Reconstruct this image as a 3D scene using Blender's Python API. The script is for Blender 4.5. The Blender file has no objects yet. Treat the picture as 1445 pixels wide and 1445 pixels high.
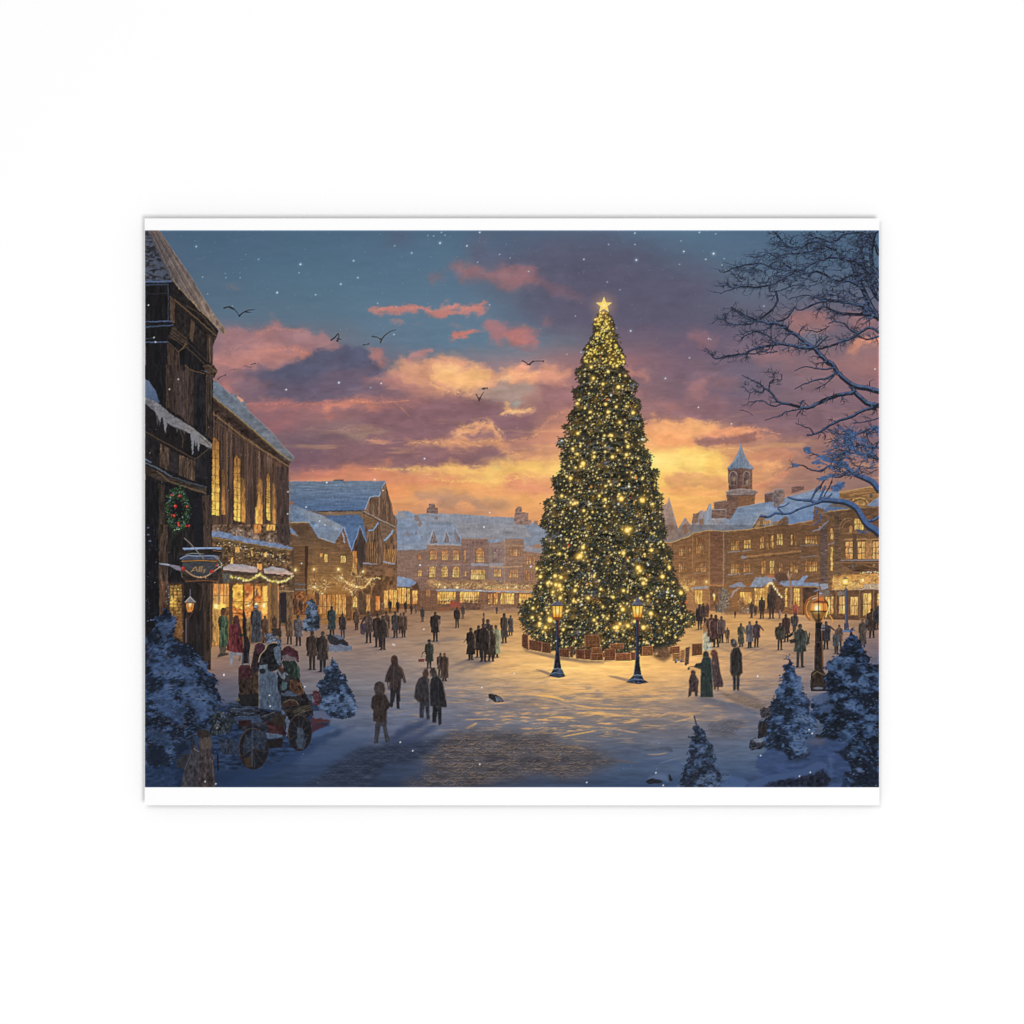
import math, random
import numpy as np
# ---------------------------------------------------------------------------
# The poster's print is composed as flat ink: a fine lattice of ink cells whose
# colours are worked out below (gradients, noise, strokes), then every pictured
# element becomes one flat mesh of ink cells lying on the paper.
# Units in this part: one unit = 1 mm of the poster; y runs down the sheet.
# ---------------------------------------------------------------------------
S = 2
PX0, PX1, PY0, PY1 = 204.5, 1240.5, 325.0, 1111.0
W = int((PX1 - PX0) * S); H = int((PY1 - PY0) * S)
rng = np.random.RandomState(7); rnd = random.Random(11)
CAN = np.zeros((H, W, 3), np.float32)
OWN = np.zeros((H, W), np.int16)
ELEMENTS = []          # (name, label)
CUR = 0
YY, XX = np.mgrid[0:H, 0:W].astype(np.float32)
PXX = XX / S + PX0; PYY = YY / S + PY0

def element(name, label=None):
    global CUR
    ELEMENTS.append((name, label)); CUR = len(ELEMENTS) - 1
    return CUR
def resume(i):
    global CUR
    CUR = i

def _up(g, h, w, phx, phy, sx, sy):
    ys = (np.arange(h) / sy + phy); xs = (np.arange(w) / sx + phx)
    y0 = ys.astype(int); x0 = xs.astype(int)
    fy = (ys - y0); fx = (xs - x0)
    fy = fy * fy * (3 - 2 * fy); fx = fx * fx * (3 - 2 * fx)
    gy = g[y0] * (1 - fy)[:, None] + g[y0 + 1] * fy[:, None]
    return (gy[:, x0] * (1 - fx)[None] + gy[:, x0 + 1] * fx[None]).astype(np.float32)
_cache = {}
def fbm(sx, sy, seed=0, octv=4, gain=.55):
    k = (sx, sy, seed, octv, gain)
    if k in _cache: return _cache[k]
    r = np.random.RandomState(seed * 131 + 17); out = np.zeros((H, W), np.float32); a = 1
    for o in range(octv):
        ax = max(1.0, sx * S / 2 ** o); ay = max(1.0, sy * S / 2 ** o)
        g = r.randn(int(H / ay) + 4, int(W / ax) + 4).astype(np.float32)
        out += a * _up(g, H, W, r.rand(), r.rand(), ax, ay); a *= gain
    out -= out.mean(); out /= out.std()
    _cache[k] = out
    return out
def sstep(a, b, x):
    t = np.clip((x - a) / (b - a), 0, 1); return t * t * (3 - 2 * t)
def arr(c): return np.array(c, np.float32)

SC = {}
for _k, _x, _y, _w in [('L1',180,290,300),('L2',180,515,300),('L3',180,740,300),('L4',180,940,300),
        ('M1',460,290,300),('M2',460,515,300),('M3',460,740,300),('M4',460,940,300),
        ('N1',720,290,300),('N2',720,515,300),('N3',720,740,300),('N4',720,940,300),
        ('R1',970,290,300),('R2',970,515,300),('R3',970,740,300),('R4',970,940,300),
        ('a1',200,740,140),('a2',290,740,140),('a3',290,835,140),('b1',400,670,160),('b2',400,770,160),
        ('c1',540,700,160),('c2',540,790,160),('d1',640,760,160),('e1',930,680,160),('e2',930,780,160),
        ('f1',1080,680,160),('f2',1080,780,160),('g1',320,890,160),('g2',300,980,160),('h1',730,840,160),('h2',860,840,160)]:
    SC[_k] = (_x, _y, 1445.0 / _w)
def P(k, s):
    """traced outline, in the lattice of one sheet of the layout"""
    out = []
    if k: x0, y0, f = SC[k]
    else: x0, y0, f = 0, 0, 1.0
    for t in s.split():
        a, b = t.split(','); out.append((x0 + float(a) / f, y0 + float(b) / f))
    return out

def _box(x0, y0, x1, y1):
    return (max(0, int(math.floor(x0))), max(0, int(math.floor(y0))), min(W, int(math.ceil(x1)) + 1), min(H, int(math.ceil(y1)) + 1))
def blur(m, r):
    r = int(max(1, round(r)))
    for _ in range(2):
        for ax in (0, 1):
            n = m.shape[ax]
            c = np.cumsum(np.concatenate([np.zeros_like(m.take([0], ax)), m], ax), axis=ax)
            i = np.arange(n); hi = np.minimum(i + r + 1, n); lo = np.maximum(i - r, 0)
            m = (c.take(hi, ax) - c.take(lo, ax)) / (2 * r + 1)
    return m
def polymask(pts, pad=0):
    q = [((x - PX0) * S - .5, (y - PY0) * S - .5) for x, y in pts]
    xs = [p[0] for p in q]; ys = [p[1] for p in q]
    x0, y0, x1, y1 = _box(min(xs) - pad, min(ys) - pad, max(xs) + pad, max(ys) + pad)
    if x1 <= x0 or y1 <= y0: return None
    m = np.zeros((y1 - y0, x1 - x0), bool)
    gx = np.arange(x0, x1)
    for i in range(len(q)):
        (ax, ay), (bx, by) = q[i], q[(i + 1) % len(q)]
        if ay == by: continue
        if ay > by: ax, ay, bx, by = bx, by, ax, ay
        r0 = max(y0, int(math.ceil(ay))); r1 = min(y1, int(math.ceil(by)))
        if r1 <= r0: continue
        xr = ax + (np.arange(r0, r1) - ay) * (bx - ax) / (by - ay)
        m[r0 - y0:r1 - y0] ^= gx[None, :] > xr[:, None]
    return x0, y0, x1, y1, m.astype(np.float32)
def grad(p0, c0, p1, c1):
    dx, dy = p1[0] - p0[0], p1[1] - p0[1]; L = dx * dx + dy * dy
    c0 = arr(c0); c1 = arr(c1)
    def f(sl):
        t = np.clip(((PXX[sl] - p0[0]) * dx + (PYY[sl] - p0[1]) * dy) / L, 0, 1)[..., None]
        return c0 * (1 - t) + c1 * t
    return f
def put(x0, y0, x1, y1, m, col, own=True):
    sl = (slice(y0, y1), slice(x0, x1))
    c = col(sl) if callable(col) else arr(col)
    CAN[sl] += (c - CAN[sl]) * m[..., None]
    if own:
        o = OWN[sl]; o[m > .5] = CUR
def fill(pts, col, soft=0, rag=None, tex=None, a=1, own=True, where=None):
    """tex=(amount, sx, sy[, seed]); rag=(amp, scale); where=(field, lo, hi)"""
    pad = soft * S * 2 + (rag[0] * S * 3 if rag else 0) + 2
    r = polymask(pts, pad)
    if r is None: return
    x0, y0, x1, y1, m = r; sl = (slice(y0, y1), slice(x0, x1))
    if soft: m = blur(m, soft * S)
    if rag:
        n1 = fbm(rag[1], rag[1], 51)[sl]; n2 = fbm(rag[1], rag[1] * .7, 52)[sl]
        h, w = m.shape; gy, gx = np.mgrid[0:h, 0:w]
        m = m[np.clip((gy + n2 * rag[0] * S * .45).astype(int), 0, h - 1), np.clip((gx + n1 * rag[0] * S * .6).astype(int), 0, w - 1)]
    if where is not None: m = m * sstep(where[1], where[2], where[0][sl])
    c = col(sl) if callable(col) else arr(col)
    if tex:
        n = fbm(tex[1], tex[2], tex[3] if len(tex) > 3 else 3)[sl][..., None]
        c = c * (1 + tex[0] * n)
    m = m * a
    CAN[sl] += (np.clip(c, 0, 255) - CAN[sl]) * m[..., None]
    if own:
        o = OWN[sl]; o[m > .5] = CUR
def rect(x0, y0, x1, y1, col, **k): fill([(x0, y0), (x1, y0), (x1, y1), (x0, y1)], col, **k)
def dab(x, y, rx, ry, ang, col, a=1, k=2.5, own=True):
    x = (x - PX0) * S; y = (y - PY0) * S; rx = max(rx * S, .6); ry = max(ry * S, .6)
    R = max(rx, ry) + 1
    x0, y0, x1, y1 = _box(x - R, y - R, x + R, y + R)
    if x1 <= x0 or y1 <= y0: return
    dx = XX[y0:y1, x0:x1] - x + .5; dy = YY[y0:y1, x0:x1] - y + .5
    if ang: c, s = math.cos(ang), math.sin(ang); dx, dy = dx * c + dy * s, dy * c - dx * s
    m = np.clip((1 - (dx / rx) ** 2 - (dy / ry) ** 2) * k, 0, 1) * a
    put(x0, y0, x1, y1, m, col, own)
def glow(x, y, r, col, a=1, pw=2.0, ry=None):
    """soft halo of pale ink (the picture's own painted glow)"""
    ry = ry or r
    x = (x - PX0) * S; y = (y - PY0) * S; r *= S; ry *= S
    x0, y0, x1, y1 = _box(x - r, y - ry, x + r, y + ry)
    if x1 <= x0 or y1 <= y0: return
    d = np.sqrt(((XX[y0:y1, x0:x1] - x + .5) / r) ** 2 + ((YY[y0:y1, x0:x1] - y + .5) / ry) ** 2)
    m = (np.clip(1 - d, 0, 1) ** pw * a)[..., None]
    c = arr(col); t = CAN[y0:y1, x0:x1]
    t += (np.maximum(c, t) - t) * m
def seg(x0, y0, x1, y1, w0, w1, col, a=1, own=True):
    ax, ay, bx, by = (x0 - PX0) * S, (y0 - PY0) * S, (x1 - PX0) * S, (y1 - PY0) * S
    r0, r1 = w0 * S / 2, w1 * S / 2; R = max(r0, r1) + 1.5
    X0, Y0, X1, Y1 = _box(min(ax, bx) - R, min(ay, by) - R, max(ax, bx) + R, max(ay, by) + R)
    if X1 <= X0 or Y1 <= Y0: return
    px = XX[Y0:Y1, X0:X1] - ax + .5; py = YY[Y0:Y1, X0:X1] - ay + .5
    dx, dy = bx - ax, by - ay; L = dx * dx + dy * dy + 1e-6
    t = np.clip((px * dx + py * dy) / L, 0, 1)
    d = np.sqrt((px - t * dx) ** 2 + (py - t * dy) ** 2)
    rr = r0 + (r1 - r0) * t
    m = np.clip(rr - d + .5, 0, 1) * np.minimum(1, rr * 2) * a
    put(X0, Y0, X1, Y1, m, col, own)
def smooth(pts, n=4):
    if len(pts) < 3: return pts
    out = []
    q = [pts[0]] + list(pts) + [pts[-1]]
    for i in range(1, len(q) - 2):
        p0, p1, p2, p3 = q[i - 1], q[i], q[i + 1], q[i + 2]
        for j in range(n):
            t = j / n
            out.append(tuple(.5 * (2 * p1[k] + (p2[k] - p0[k]) * t + (2 * p0[k] - 5 * p1[k] + 4 * p2[k] - p3[k]) * t * t + (3 * p1[k] - p0[k] - 3 * p2[k] + p3[k]) * t ** 3) for k in (0, 1)))
    out.append(pts[-1]); return out
def line(pts, w0, w1, col, a=1, own=True, sm=0):
    if sm: pts = smooth(pts, sm)
    n = len(pts) - 1
    for i in range(n):
        seg(*pts[i], *pts[i + 1], w0 + (w1 - w0) * i / n, w0 + (w1 - w0) * (i + 1) / n, col, a, own)
def jit(c, s):
    d = rnd.uniform(-s, s); return tuple(max(0, min(255, v + d + rnd.uniform(-s, s) * .4)) for v in c)
def inside(pts, n):
    """n random points inside an outline"""
    r = polymask(pts)
    if r is None: return []
    ys, xs = np.nonzero(r[4] > .5)
    if len(ys) == 0: return []
    i = rng.randint(0, len(ys), n)
    return [((x + r[0] + .5) / S + PX0, (y + r[1] + .5) / S + PY0) for y, x in zip(ys[i] + rng.rand(n), xs[i] + rng.rand(n))]
def colourgrid(xs, ys, rows):
    """smooth field of colours through a table"""
    g = np.array(rows, np.float32)
    def wts(v, k):
        k = np.array(k, np.float32); i = np.clip(np.searchsorted(k, v) - 1, 0, len(k) - 2)
        f = np.clip((v - k[i]) / (k[i + 1] - k[i]), 0, 1); f = f * f * (3 - 2 * f) * .6 + f * .4
        return i, f.astype(np.float32)
    iy, fy = wts(np.arange(H) / S + PY0, ys); ix, fx = wts(np.arange(W) / S + PX0, xs)
    A = g[iy] * (1 - fy)[:, None, None] + g[iy + 1] * fy[:, None, None]
    return A[:, ix] * (1 - fx)[None, :, None] + A[:, ix + 1] * fx[None, :, None]
# ------------------------------------------------------------------ sky
XG = [205, 290, 375, 460, 545, 630, 715, 800, 885, 970, 1055, 1140, 1240]
SKY = element('sky', 'dusk sky with purple and orange clouds and white stars')
YG = [325, 365, 405, 445, 480, 515, 550, 585, 620, 655, 690, 725, 760]
CAN[:] = colourgrid(XG, YG, [
 [(74,98,122),(73,99,123),(75,102,126),(76,104,128),(78,104,128),(80,106,130),(81,98,122),(82,103,127),(84,107,131),(86,113,137),(80,106,132),(76,102,128),(74,100,126)],
 [(76,100,124),(77,102,126),(78,106,130),(80,108,132),(82,110,134),(84,112,136),(84,102,125),(84,92,114),(84,90,112),(86,104,126),(84,108,132),(78,102,128),(76,100,124)],
 [(82,104,126),(82,106,128),(83,110,132),(84,112,134),(86,115,138),(88,115,139),(92,104,124),(90,90,110),(88,88,110),(90,92,114),(94,106,126),(90,102,124),(88,98,120)],
 [(90,106,126),(88,110,130),(90,112,132),(90,115,135),(92,118,140),(94,120,142),(96,120,142),(98,92,112),(94,89,110),(94,91,112),(97,96,116),(104,98,116),(106,98,116)],
 [(140,112,120),(140,112,124),(130,110,122),(110,112,126),(96,116,136),(94,120,142),(98,122,142),(108,110,126),(116,98,114),(106,92,112),(104,93,114),(110,99,115),(122,102,114)],
 [(150,110,118),(165,116,116),(120,100,114),(98,96,116),(110,108,124),(130,120,130),(150,126,132),(150,112,116),(150,106,114),(122,98,114),(112,100,118),(136,106,114),(165,114,112)],
 [(130,100,110),(150,104,110),(100,92,112),(98,92,112),(165,115,112),(215,150,115),(190,145,122),(150,108,114),(170,114,114),(122,98,113),(112,98,115),(130,104,114),(138,105,114)],
 [(130,96,106),(150,104,106),(140,100,108),(150,106,108),(132,98,106),(134,100,108),(138,102,108),(160,112,110),(160,112,108),(140,102,108),(124,98,110),(126,100,112),(126,100,110)],
 [(120,92,104),(130,96,104),(122,94,104),(128,104,108),(128,97,105),(150,112,110),(140,104,106),(205,140,110),(235,165,110),(230,160,108),(180,126,106),(140,103,108),(126,99,108)],
 [(110,88,100),(120,92,102),(118,90,102),(130,94,102),(160,108,105),(180,116,104),(160,112,105),(240,170,104),(248,192,100),(250,198,104),(214,148,106),(165,120,106),(140,106,106)],
 [(170,112,104),(186,116,104),(200,124,104),(226,146,104),(235,152,98),(240,168,98),(250,190,98),(225,155,100),(245,190,96),(248,192,100),(212,148,102),(165,122,104),(140,108,104)],
 [(206,132,102),(210,136,102),(218,140,102),(228,152,104),(220,150,102),(190,140,110),(225,155,102),(220,150,96),(230,165,95),(238,170,94),(220,155,96),(160,118,102),(136,108,104)],
 [(220,140,95),(220,142,95),(222,145,96),(226,150,98),(225,158,102),(222,155,100),(222,155,96),(225,158,92),(228,160,90),(232,165,90),(210,150,92),(160,120,100),(130,104,100)]])

PK = (196,126,118); OR = (246,186,118); MV = (132,98,108); BL = (92,118,138); YE = (255,214,116)
def cloud(k, s, col, soft=3, rag=(4, 16), a=.9, tex=(.03, 24, 14)):
    fill(P(k, s), col, soft=soft * 1.15 + .4, rag=rag, a=a, tex=tex)
# wide purple veil at the upper right
cloud(None, '735,345 790,332 860,336 930,365 990,370 1010,400 990,440 920,470 860,450 800,470 745,450 700,470 720,425 760,390 700,380', (92,88,110), 16, (9, 40), .6)
cloud('M1', '370,190 560,175 600,240 520,290 440,290', (86,92,116), 6, (6, 20), .5)
cloud('M1', '950,300 1060,210 1140,240 1100,330 1250,330 1445,380 1445,440 1250,470 1000,400', (98,94,116), 8, (6, 22), .6)
cloud('M1', '830,380 930,370 1060,430 1180,420 1300,450 1445,420 1445,500 1330,560 1220,540 1040,500 940,520 870,450', (158,106,108), 5, (5, 18), .75)
cloud('M1', '670,480 780,455 800,480 720,520', (152,110,114), 4, (4, 14), .7)
cloud('N1', '0,450 130,470 220,490 300,540 440,600 560,640 420,630 280,580 180,520 60,490 0,560', (150,102,108), 5, (5, 18), .6)
cloud('N1', '205,770 250,755 300,790 260,805', (176,110,108), 4, (4, 14), .7)
cloud('L1', '640,525 720,530 775,545 740,570 660,555', (130,112,118), 3, (4, 12), .6)
# pink wisps in the clear blue
cloud('M1', '300,708 440,682 590,668 640,690 720,705 760,712 830,648 900,665 930,690 1010,672 1050,655 1010,632 1075,648 1060,680 1100,708 1000,738 900,748 780,768 720,738 640,720 560,722 460,726 340,742', (198,128,120), 1.4, (3.5, 9), .95)
cloud('M1', '840,715 900,690 920,708 860,722', BL, 1, (2, 8), .8)
cloud('M1', '430,785 480,768 520,800 480,795', (180,128,124), 1.5, (3, 8), .8)
cloud('M1', '540,770 600,800 690,808 600,806', (160,128,128), 1.2, (3, 8), .6)
cloud('M1', '830,882 900,860 1000,842 1075,845 1020,875 930,892 860,900', (212,122,108), 1.6, (3, 9), .95)
cloud('M1', '800,818 900,808 980,815 880,826', (150,124,130), 1.4, (3, 9), .6)
cloud('M1', '1070,800 1140,745 1230,800 1330,840 1445,850 1445,960 1330,960 1240,900 1180,960 1110,900', (170,112,114), 4, (6, 18), .85)
cloud('M1', '1210,870 1290,850 1400,900 1330,960 1260,920', (196,118,108), 4, (5, 14), .6)
# left bank: pink crown, purple belly
cloud('L1', '560,1000 600,930 650,850 780,830 850,880 960,815 975,748 1020,770 1060,820 1130,815 1230,850 1300,860 1400,930 1445,950 1445,1100 560,1100', (160,118,122), 2.2, (4, 14), .95)
cloud('L1', '560,1100 590,1020 700,1030 850,960 960,930 1050,960 1150,970 1240,1010 1200,1040 1080,1050 960,1050 860,1100', (190,128,120), 4, (4, 14), .85)
cloud('L1', '860,885 960,830 1060,835 1000,900 900,960 800,990', (172,122,122), 5, (4, 14), .6)
cloud('L1', '1100,970 1230,1000 1300,990 1230,1030', (212,134,118), 2, (3, 10), .8)
cloud(None, '413,514 432,502 446,495 466,492 480,487 498,489 512,488 520,499 530,512 536,522 527,530 505,534 495,548 460,556 420,560 390,560 330,548 350,532 380,522', (86,88,112), 2.5, (4, 14), .95)
cloud('M1', '290,1000 320,960 350,985 370,1030 420,1084 340,1084', (176,120,118), 2, (4, 12), .9)
cloud('M1', '480,1060 560,1010 660,968 720,985 640,1040 560,1070', (180,126,124), 2, (4, 12), .9)
cloud(None, '305,548 330,538 350,532 380,540 372,560 330,566 305,566', (196,124,112), 4, (4, 14), .7)
cloud('L2', '700,140 820,80 1000,90 1200,100 1445,30 1445,240 1200,260 1000,250 800,250 700,190', (108,92,110), 7, (6, 22), .75)
cloud('L2', '780,270 900,255 1100,250 1445,262 1445,300 1200,300 1000,310 860,300', (194,120,112), 4, (5, 18), .8)
cloud('L2', '900,370 1100,370 1200,410 1000,420', (178,106,104), 5, (4, 16), .6)
cloud('L2', '1040,480 1300,440 1445,470 1445,680 1200,700 1130,620', (112,86,100), 9, (5, 22), .55)
cloud('L2', '1130,740 1200,720 1445,700 1445,790 1130,790', (212,124,104), 6, (5, 20), .7)
# middle: bright orange bank over mauve bank
cloud('M2', '380,150 430,60 470,0 560,-30 700,-40 860,-60 960,0 1080,10 1200,60 1290,20 1400,40 1445,30 1445,120 1380,100 1330,60 1200,110 1120,140 1000,180 980,215 900,180 780,190 700,120 560,110', (226,158,122), 4, (6, 16), .9)
cloud('M2', '700,40 860,0 900,40 1000,20 1120,60 1080,110 1000,160 960,205 880,170 820,110 740,100', (250,190,122), 4, (6, 14), .8)
cloud('M2', '1180,60 1280,40 1400,60 1440,100 1360,95 1260,85', (250,190,124), 3, (5, 14), .8)
cloud('M2', '180,80 260,60 420,60 560,110 700,130 620,180 420,170 240,120', (184,124,118), 5, (6, 16), .8)
cloud('M2', '0,0 330,0 340,60 200,90 330,110 480,170 640,190 420,230 200,220 0,240', (108,92,110), 5, (6, 18), .8)
cloud('M2', '0,262 160,236 400,244 560,250 720,262 640,290 420,280 200,282 0,300', (224,136,110), 3, (5, 16), .9)
cloud('M2', '0,345 80,340 60,372 0,372', (190,112,104), 2, (3, 10), .8)
cloud('M2', '480,250 700,200 900,190 1000,215 1180,270 1210,330 1320,330 1445,330 1445,470 1300,490 1220,520 1210,450 1080,390 940,410 860,500 700,520 560,530 420,540 300,480 200,380 240,320 420,270', (136,98,106), 6, (6, 20), .9)
cloud('M2', '1000,200 1080,140 1200,100 1380,110 1400,190 1330,230 1300,290 1180,250 1090,240', (160,140,134), 3.5, (5, 14), .7)
cloud('M2', '1180,240 1240,235 1230,275 1330,280 1400,280 1400,310 1290,320 1200,335 1230,290', (246,182,120), 2, (4, 10), .9)
cloud('M2', '1260,235 1310,240 1330,270 1270,275', (150,168,160), 2, (3, 10), .6)
cloud('M2', '870,490 940,410 1000,395 1080,390 1150,420 1210,455 1190,500 1120,460 1040,440 960,470 900,500', (238,168,116), 2.4, (4, 10), .9)
cloud('M2', '950,480 1040,440 1120,465 1180,505 1050,520 960,510', (150,106,106), 3, (4, 12), .9)
cloud('M2', '530,540 600,518 800,520 1000,500 1200,500 1300,520 1200,580 1110,570 1040,545 960,560 860,570 760,545 640,545', (236,162,112), 3, (5, 14), .85)
cloud('M2', '60,440 120,430 240,420 480,460 320,490 160,475', (168,134,114), 4, (4, 14), .8)
cloud('M2', '0,400 100,380 240,330 200,420 60,440 0,450', (140,112,112), 4, (4, 14), .6)
cloud('M2', '270,510 300,500 420,530 400,550 320,530', (224,150,112), 2, (4, 10), .8)
cloud('M2', '0,520 200,500 400,560 640,560 860,580 1000,560 1100,570 1200,610 1300,640 1180,660 900,680 600,690 300,640 0,680', (134,98,104), 5, (6, 18), .9)
cloud('M2', '1180,580 1240,580 1330,610 1445,560 1445,650 1340,650 1260,640', (246,176,110), 4, (5, 14), .8)
cloud('M2', '300,690 520,700 800,690 1000,680 1200,655 1445,630 1445,760 1340,750 1200,790 1000,770 700,740 400,730', (252,196,106), 5, (6, 18), .85)
cloud('M2', '0,720 200,690 420,700 600,740 860,790 1100,800 900,830 600,800 300,770 0,780', (222,140,104), 4, (5, 16), .8)
cloud('M2', '870,790 1000,765 1200,780 1340,745 1445,700 1445,760 1300,800 1100,800', (255,204,110), 3, (5, 14), .8)
cloud('M2', '370,690 500,685 540,700 420,705', (140,120,116), 3, (4, 12), .7)
cloud('M2', '590,870 680,840 900,880 1100,930 1300,930 1280,990 1000,1010 780,970 640,930', (176,134,114), 5, (5, 16), .75)
cloud('M2', '590,960 640,925 700,912 760,925 780,970 880,960 920,925 960,935 1000,970 1060,990 1000,1000 700,985', (226,156,108), 2.5, (4, 12), .9)
cloud('M2', '1000,830 1200,800 1340,760 1400,740 1445,760 1445,900 1200,920 900,870', (228,150,104), 5, (5, 16), .75)
# behind the tree, left
cloud('N2', '0,740 60,760 110,740 180,765 250,735 310,770 330,830 300,880 180,900 0,880', (222,142,106), 3.5, (5, 14), .85)
cloud('N2', '0,700 120,700 240,690 340,640 350,740 250,735 120,740 0,745', (255,200,106), 4, (5, 16), .8)
cloud('N2', '0,880 180,900 320,880 260,960 100,1000 0,1000', (238,166,100), 5, (5, 16), .7)
cloud('N2', '0,330 160,300 260,320 420,300 440,120 300,100 150,130 170,260 0,320', (152,106,112), 5, (6, 18), .8)
cloud('N2', '0,500 100,490 210,440 250,370 330,330 430,290 400,420 340,500 320,600 200,560 0,570', (206,136,112), 6, (6, 18), .8)
cloud('N2', '0,0 200,0 440,40 420,110 300,130 150,110 60,130 0,100', (232,156,122), 4, (6, 16), .75)
# behind the tree, right
cloud('N2', '780,0 1000,0 1445,0 1445,150 1330,190 1200,220 1000,230 870,200', (124,99,112), 6, (7, 20), .75)
cloud('N2', '760,20 860,60 960,50 940,100 860,90 790,100', (208,136,118), 3.5, (5, 14), .8)
cloud('N2', '870,210 1000,215 1150,290 1330,230 1445,210 1445,330 1300,360 1150,380 1000,370 890,340', (142,104,112), 5, (6, 18), .8)
cloud('N2', '940,270 1060,240 1180,300 1080,330', (168,114,112), 4, (5, 14), .6)
cloud('N2', '890,380 1000,368 1120,395 1240,375 1330,380 1445,390 1445,470 1300,470 1150,560 960,590 910,500', (236,160,110), 4, (6, 18), .85)
cloud('N2', '1150,560 1300,470 1445,450 1445,560 1300,580', (210,140,104), 5, (5, 16), .6)
cloud('N2', '1220,520 1300,485 1445,490 1445,530 1330,545', (142,106,108), 2.5, (5, 14), .85)
cloud('N2', '940,590 1150,560 1445,590 1445,690 1250,690 1060,720 980,700', (252,206,108), 5, (6, 18), .9)
cloud('N2', '1060,730 1250,690 1445,720 1445,840 1100,830', (204,140,102), 4, (5, 16), .85)
cloud('N2', '990,800 1200,830 1445,840 1445,880 1200,880 1000,850', (246,182,102), 3, (5, 14), .8)
cloud('N2', '1000,890 1200,890 1445,890 1445,980 1250,1010 1100,1000', (238,170,98), 4, (5, 14), .8)
# right of the tower
cloud('R2', '0,380 40,365 150,385 230,380 180,400 120,430 200,440 60,470 0,480', (240,172,114), 3, (4, 14), .85)
cloud('R2', '40,500 120,480 260,425 380,425 520,440 640,470 600,495 420,500 260,530 80,550', (222,148,112), 2.4, (4, 12), .9)
cloud('R2', '80,520 200,490 400,470 560,480 460,500 280,525 140,545', (152,108,106), 2, (4, 12), .85)
cloud('R2', '0,120 60,90 140,120 240,100 320,80 330,120 230,140 140,130 80,230 0,260', (168,116,114), 5, (5, 16), .7)
cloud('R2', '380,200 700,300 900,260 1300,300 1300,420 900,430 700,470 600,440 330,360 300,260', (132,100,110), 8, (7, 22), .7)
cloud('R2', '0,560 140,560 260,600 280,700 260,800 120,830 0,820', (254,200,104), 4, (5, 16), .8)
cloud('R2', '0,640 60,610 180,590 140,650 30,690', (255,218,120), 3, (4, 14), .8)
cloud('R2', '420,640 560,660 660,680 560,720 460,720 540,700', (240,170,108), 2, (4, 10), .85)
cloud('R2', '450,820 500,790 560,780 660,720 700,740 620,790 520,840 460,860', (220,142,108), 2.2, (4, 10), .85)
cloud('R2', '470,850 700,760 860,740 1000,760 900,840 600,870', (156,114,104), 5, (5, 16), .7)
cloud('R2', '480,520 800,500 1050,490 1100,520 800,560 560,570', (190,136,108), 4, (5, 16), .7)
cloud('R2', '430,560 700,600 900,620 700,650 480,640', (196,136,108), 4, (5, 16), .6)
# right edge
cloud('R1', '660,760 760,700 860,685 960,740 1040,800 900,860 760,880 690,830', (166,114,112), 6, (5, 16), .8)
cloud('R1', '730,880 860,860 920,880 900,930 820,950 760,920', (100,112,132), 5, (5, 14), .8)
cloud('R1', '1080,980 1160,890 1300,860 1300,960 1220,960 1130,1020', (214,140,112), 4, (5, 14), .85)
cloud('R1', '1000,1060 1130,1010 1300,960 1300,1084 1000,1084', (150,112,114), 5, (5, 14), .7)
cloud('R1', '0,840 100,880 200,900 140,960 0,940', (160,108,110), 6, (6, 16), .7)
cloud('R1', '200,960 400,880 560,900 760,960 560,1000 340,1040', (126,104,116), 7, (6, 18), .6)
cloud('R1', '430,1000 620,970 760,990 700,1070 500,1070', (160,112,114), 5, (5, 16), .6)
cloud('R1', '1060,740 1300,720 1300,840 1100,820', (168,114,112), 5, (5, 14), .7)
# sun glow low behind the tree
def addglow(x, y, rx, ry, col, a):
    glow(x, y, rx, col, a, 1.5, ry)
addglow(940, 655, 110, 55, (255,208,108), .55); addglow(950, 652, 60, 30, (255,222,126), .7)
addglow(795, 664, 80, 30, (255,212,116), .75); addglow(860, 660, 120, 70, (255,206,112), .5); addglow(945, 700, 110, 46, (252,190,96), .4)
# painterly breakup: push the whole sky about with small turbulence, then brush grain
_nx = fbm(24, 18, 61) * 2.0 + fbm(7, 6, 62) * .9; _ny = fbm(28, 16, 63) * 1.6 + fbm(8, 4, 64) * .8
CAN[:] = CAN[np.clip((YY + _ny * S).astype(int), 0, H - 1), np.clip((XX + _nx * S).astype(int), 0, W - 1)]
_b = sstep(430, 560, PYY)
CAN *= (1 + (fbm(34, 8, 65) * (.006 + .010 * _b) + fbm(9, 3, 66) * (.004 + .006 * _b)))[..., None]
_hl = sstep(.6, 2.6, fbm(60, 7, 67)) * sstep(540, 640, PYY) * .28
CAN += (np.maximum(arr((248,186,116)), CAN) - CAN) * (_hl * (1 - .5 * sstep(700, 760, PYY)))[..., None]
_g = CAN.mean(2, keepdims=True); CAN[:] = np.clip(_g + (CAN - _g) * .93, 0, 255)
def streak(k, s, w, col, a=.8, jy=.5, own=True):
    q = smooth(P(k, s), 6)
    for i in range(len(q) - 1):
        dx, dy = q[i + 1][0] - q[i][0], q[i + 1][1] - q[i][1]; t = math.sin(math.pi * (i + .6) / len(q)) ** .6
        for j in range(int(math.hypot(dx, dy) * 1.6) + 1):
            u = rnd.random(); g = rnd.gauss(0, .5); f = rnd.uniform(.4, 1.3) * (1 - min(.7, abs(g) * .5))
            dab(q[i][0] + dx * u + rnd.gauss(0, 1.2), q[i][1] + dy * u + g * w * t + w * .2, rnd.uniform(1.2, 3.4) * f + .5, w * t * rnd.uniform(.18, .4) * f + .25, math.atan2(dy, dx) + rnd.gauss(0, .22), jit(col, 6), a * rnd.uniform(.12, .42), 1)
def crisp(k, s, col, a=.85, soft=.9): fill(P(k, s), col, soft=soft, rag=(2.4, 8), a=a, tex=(.04, 14, 6))
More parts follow.
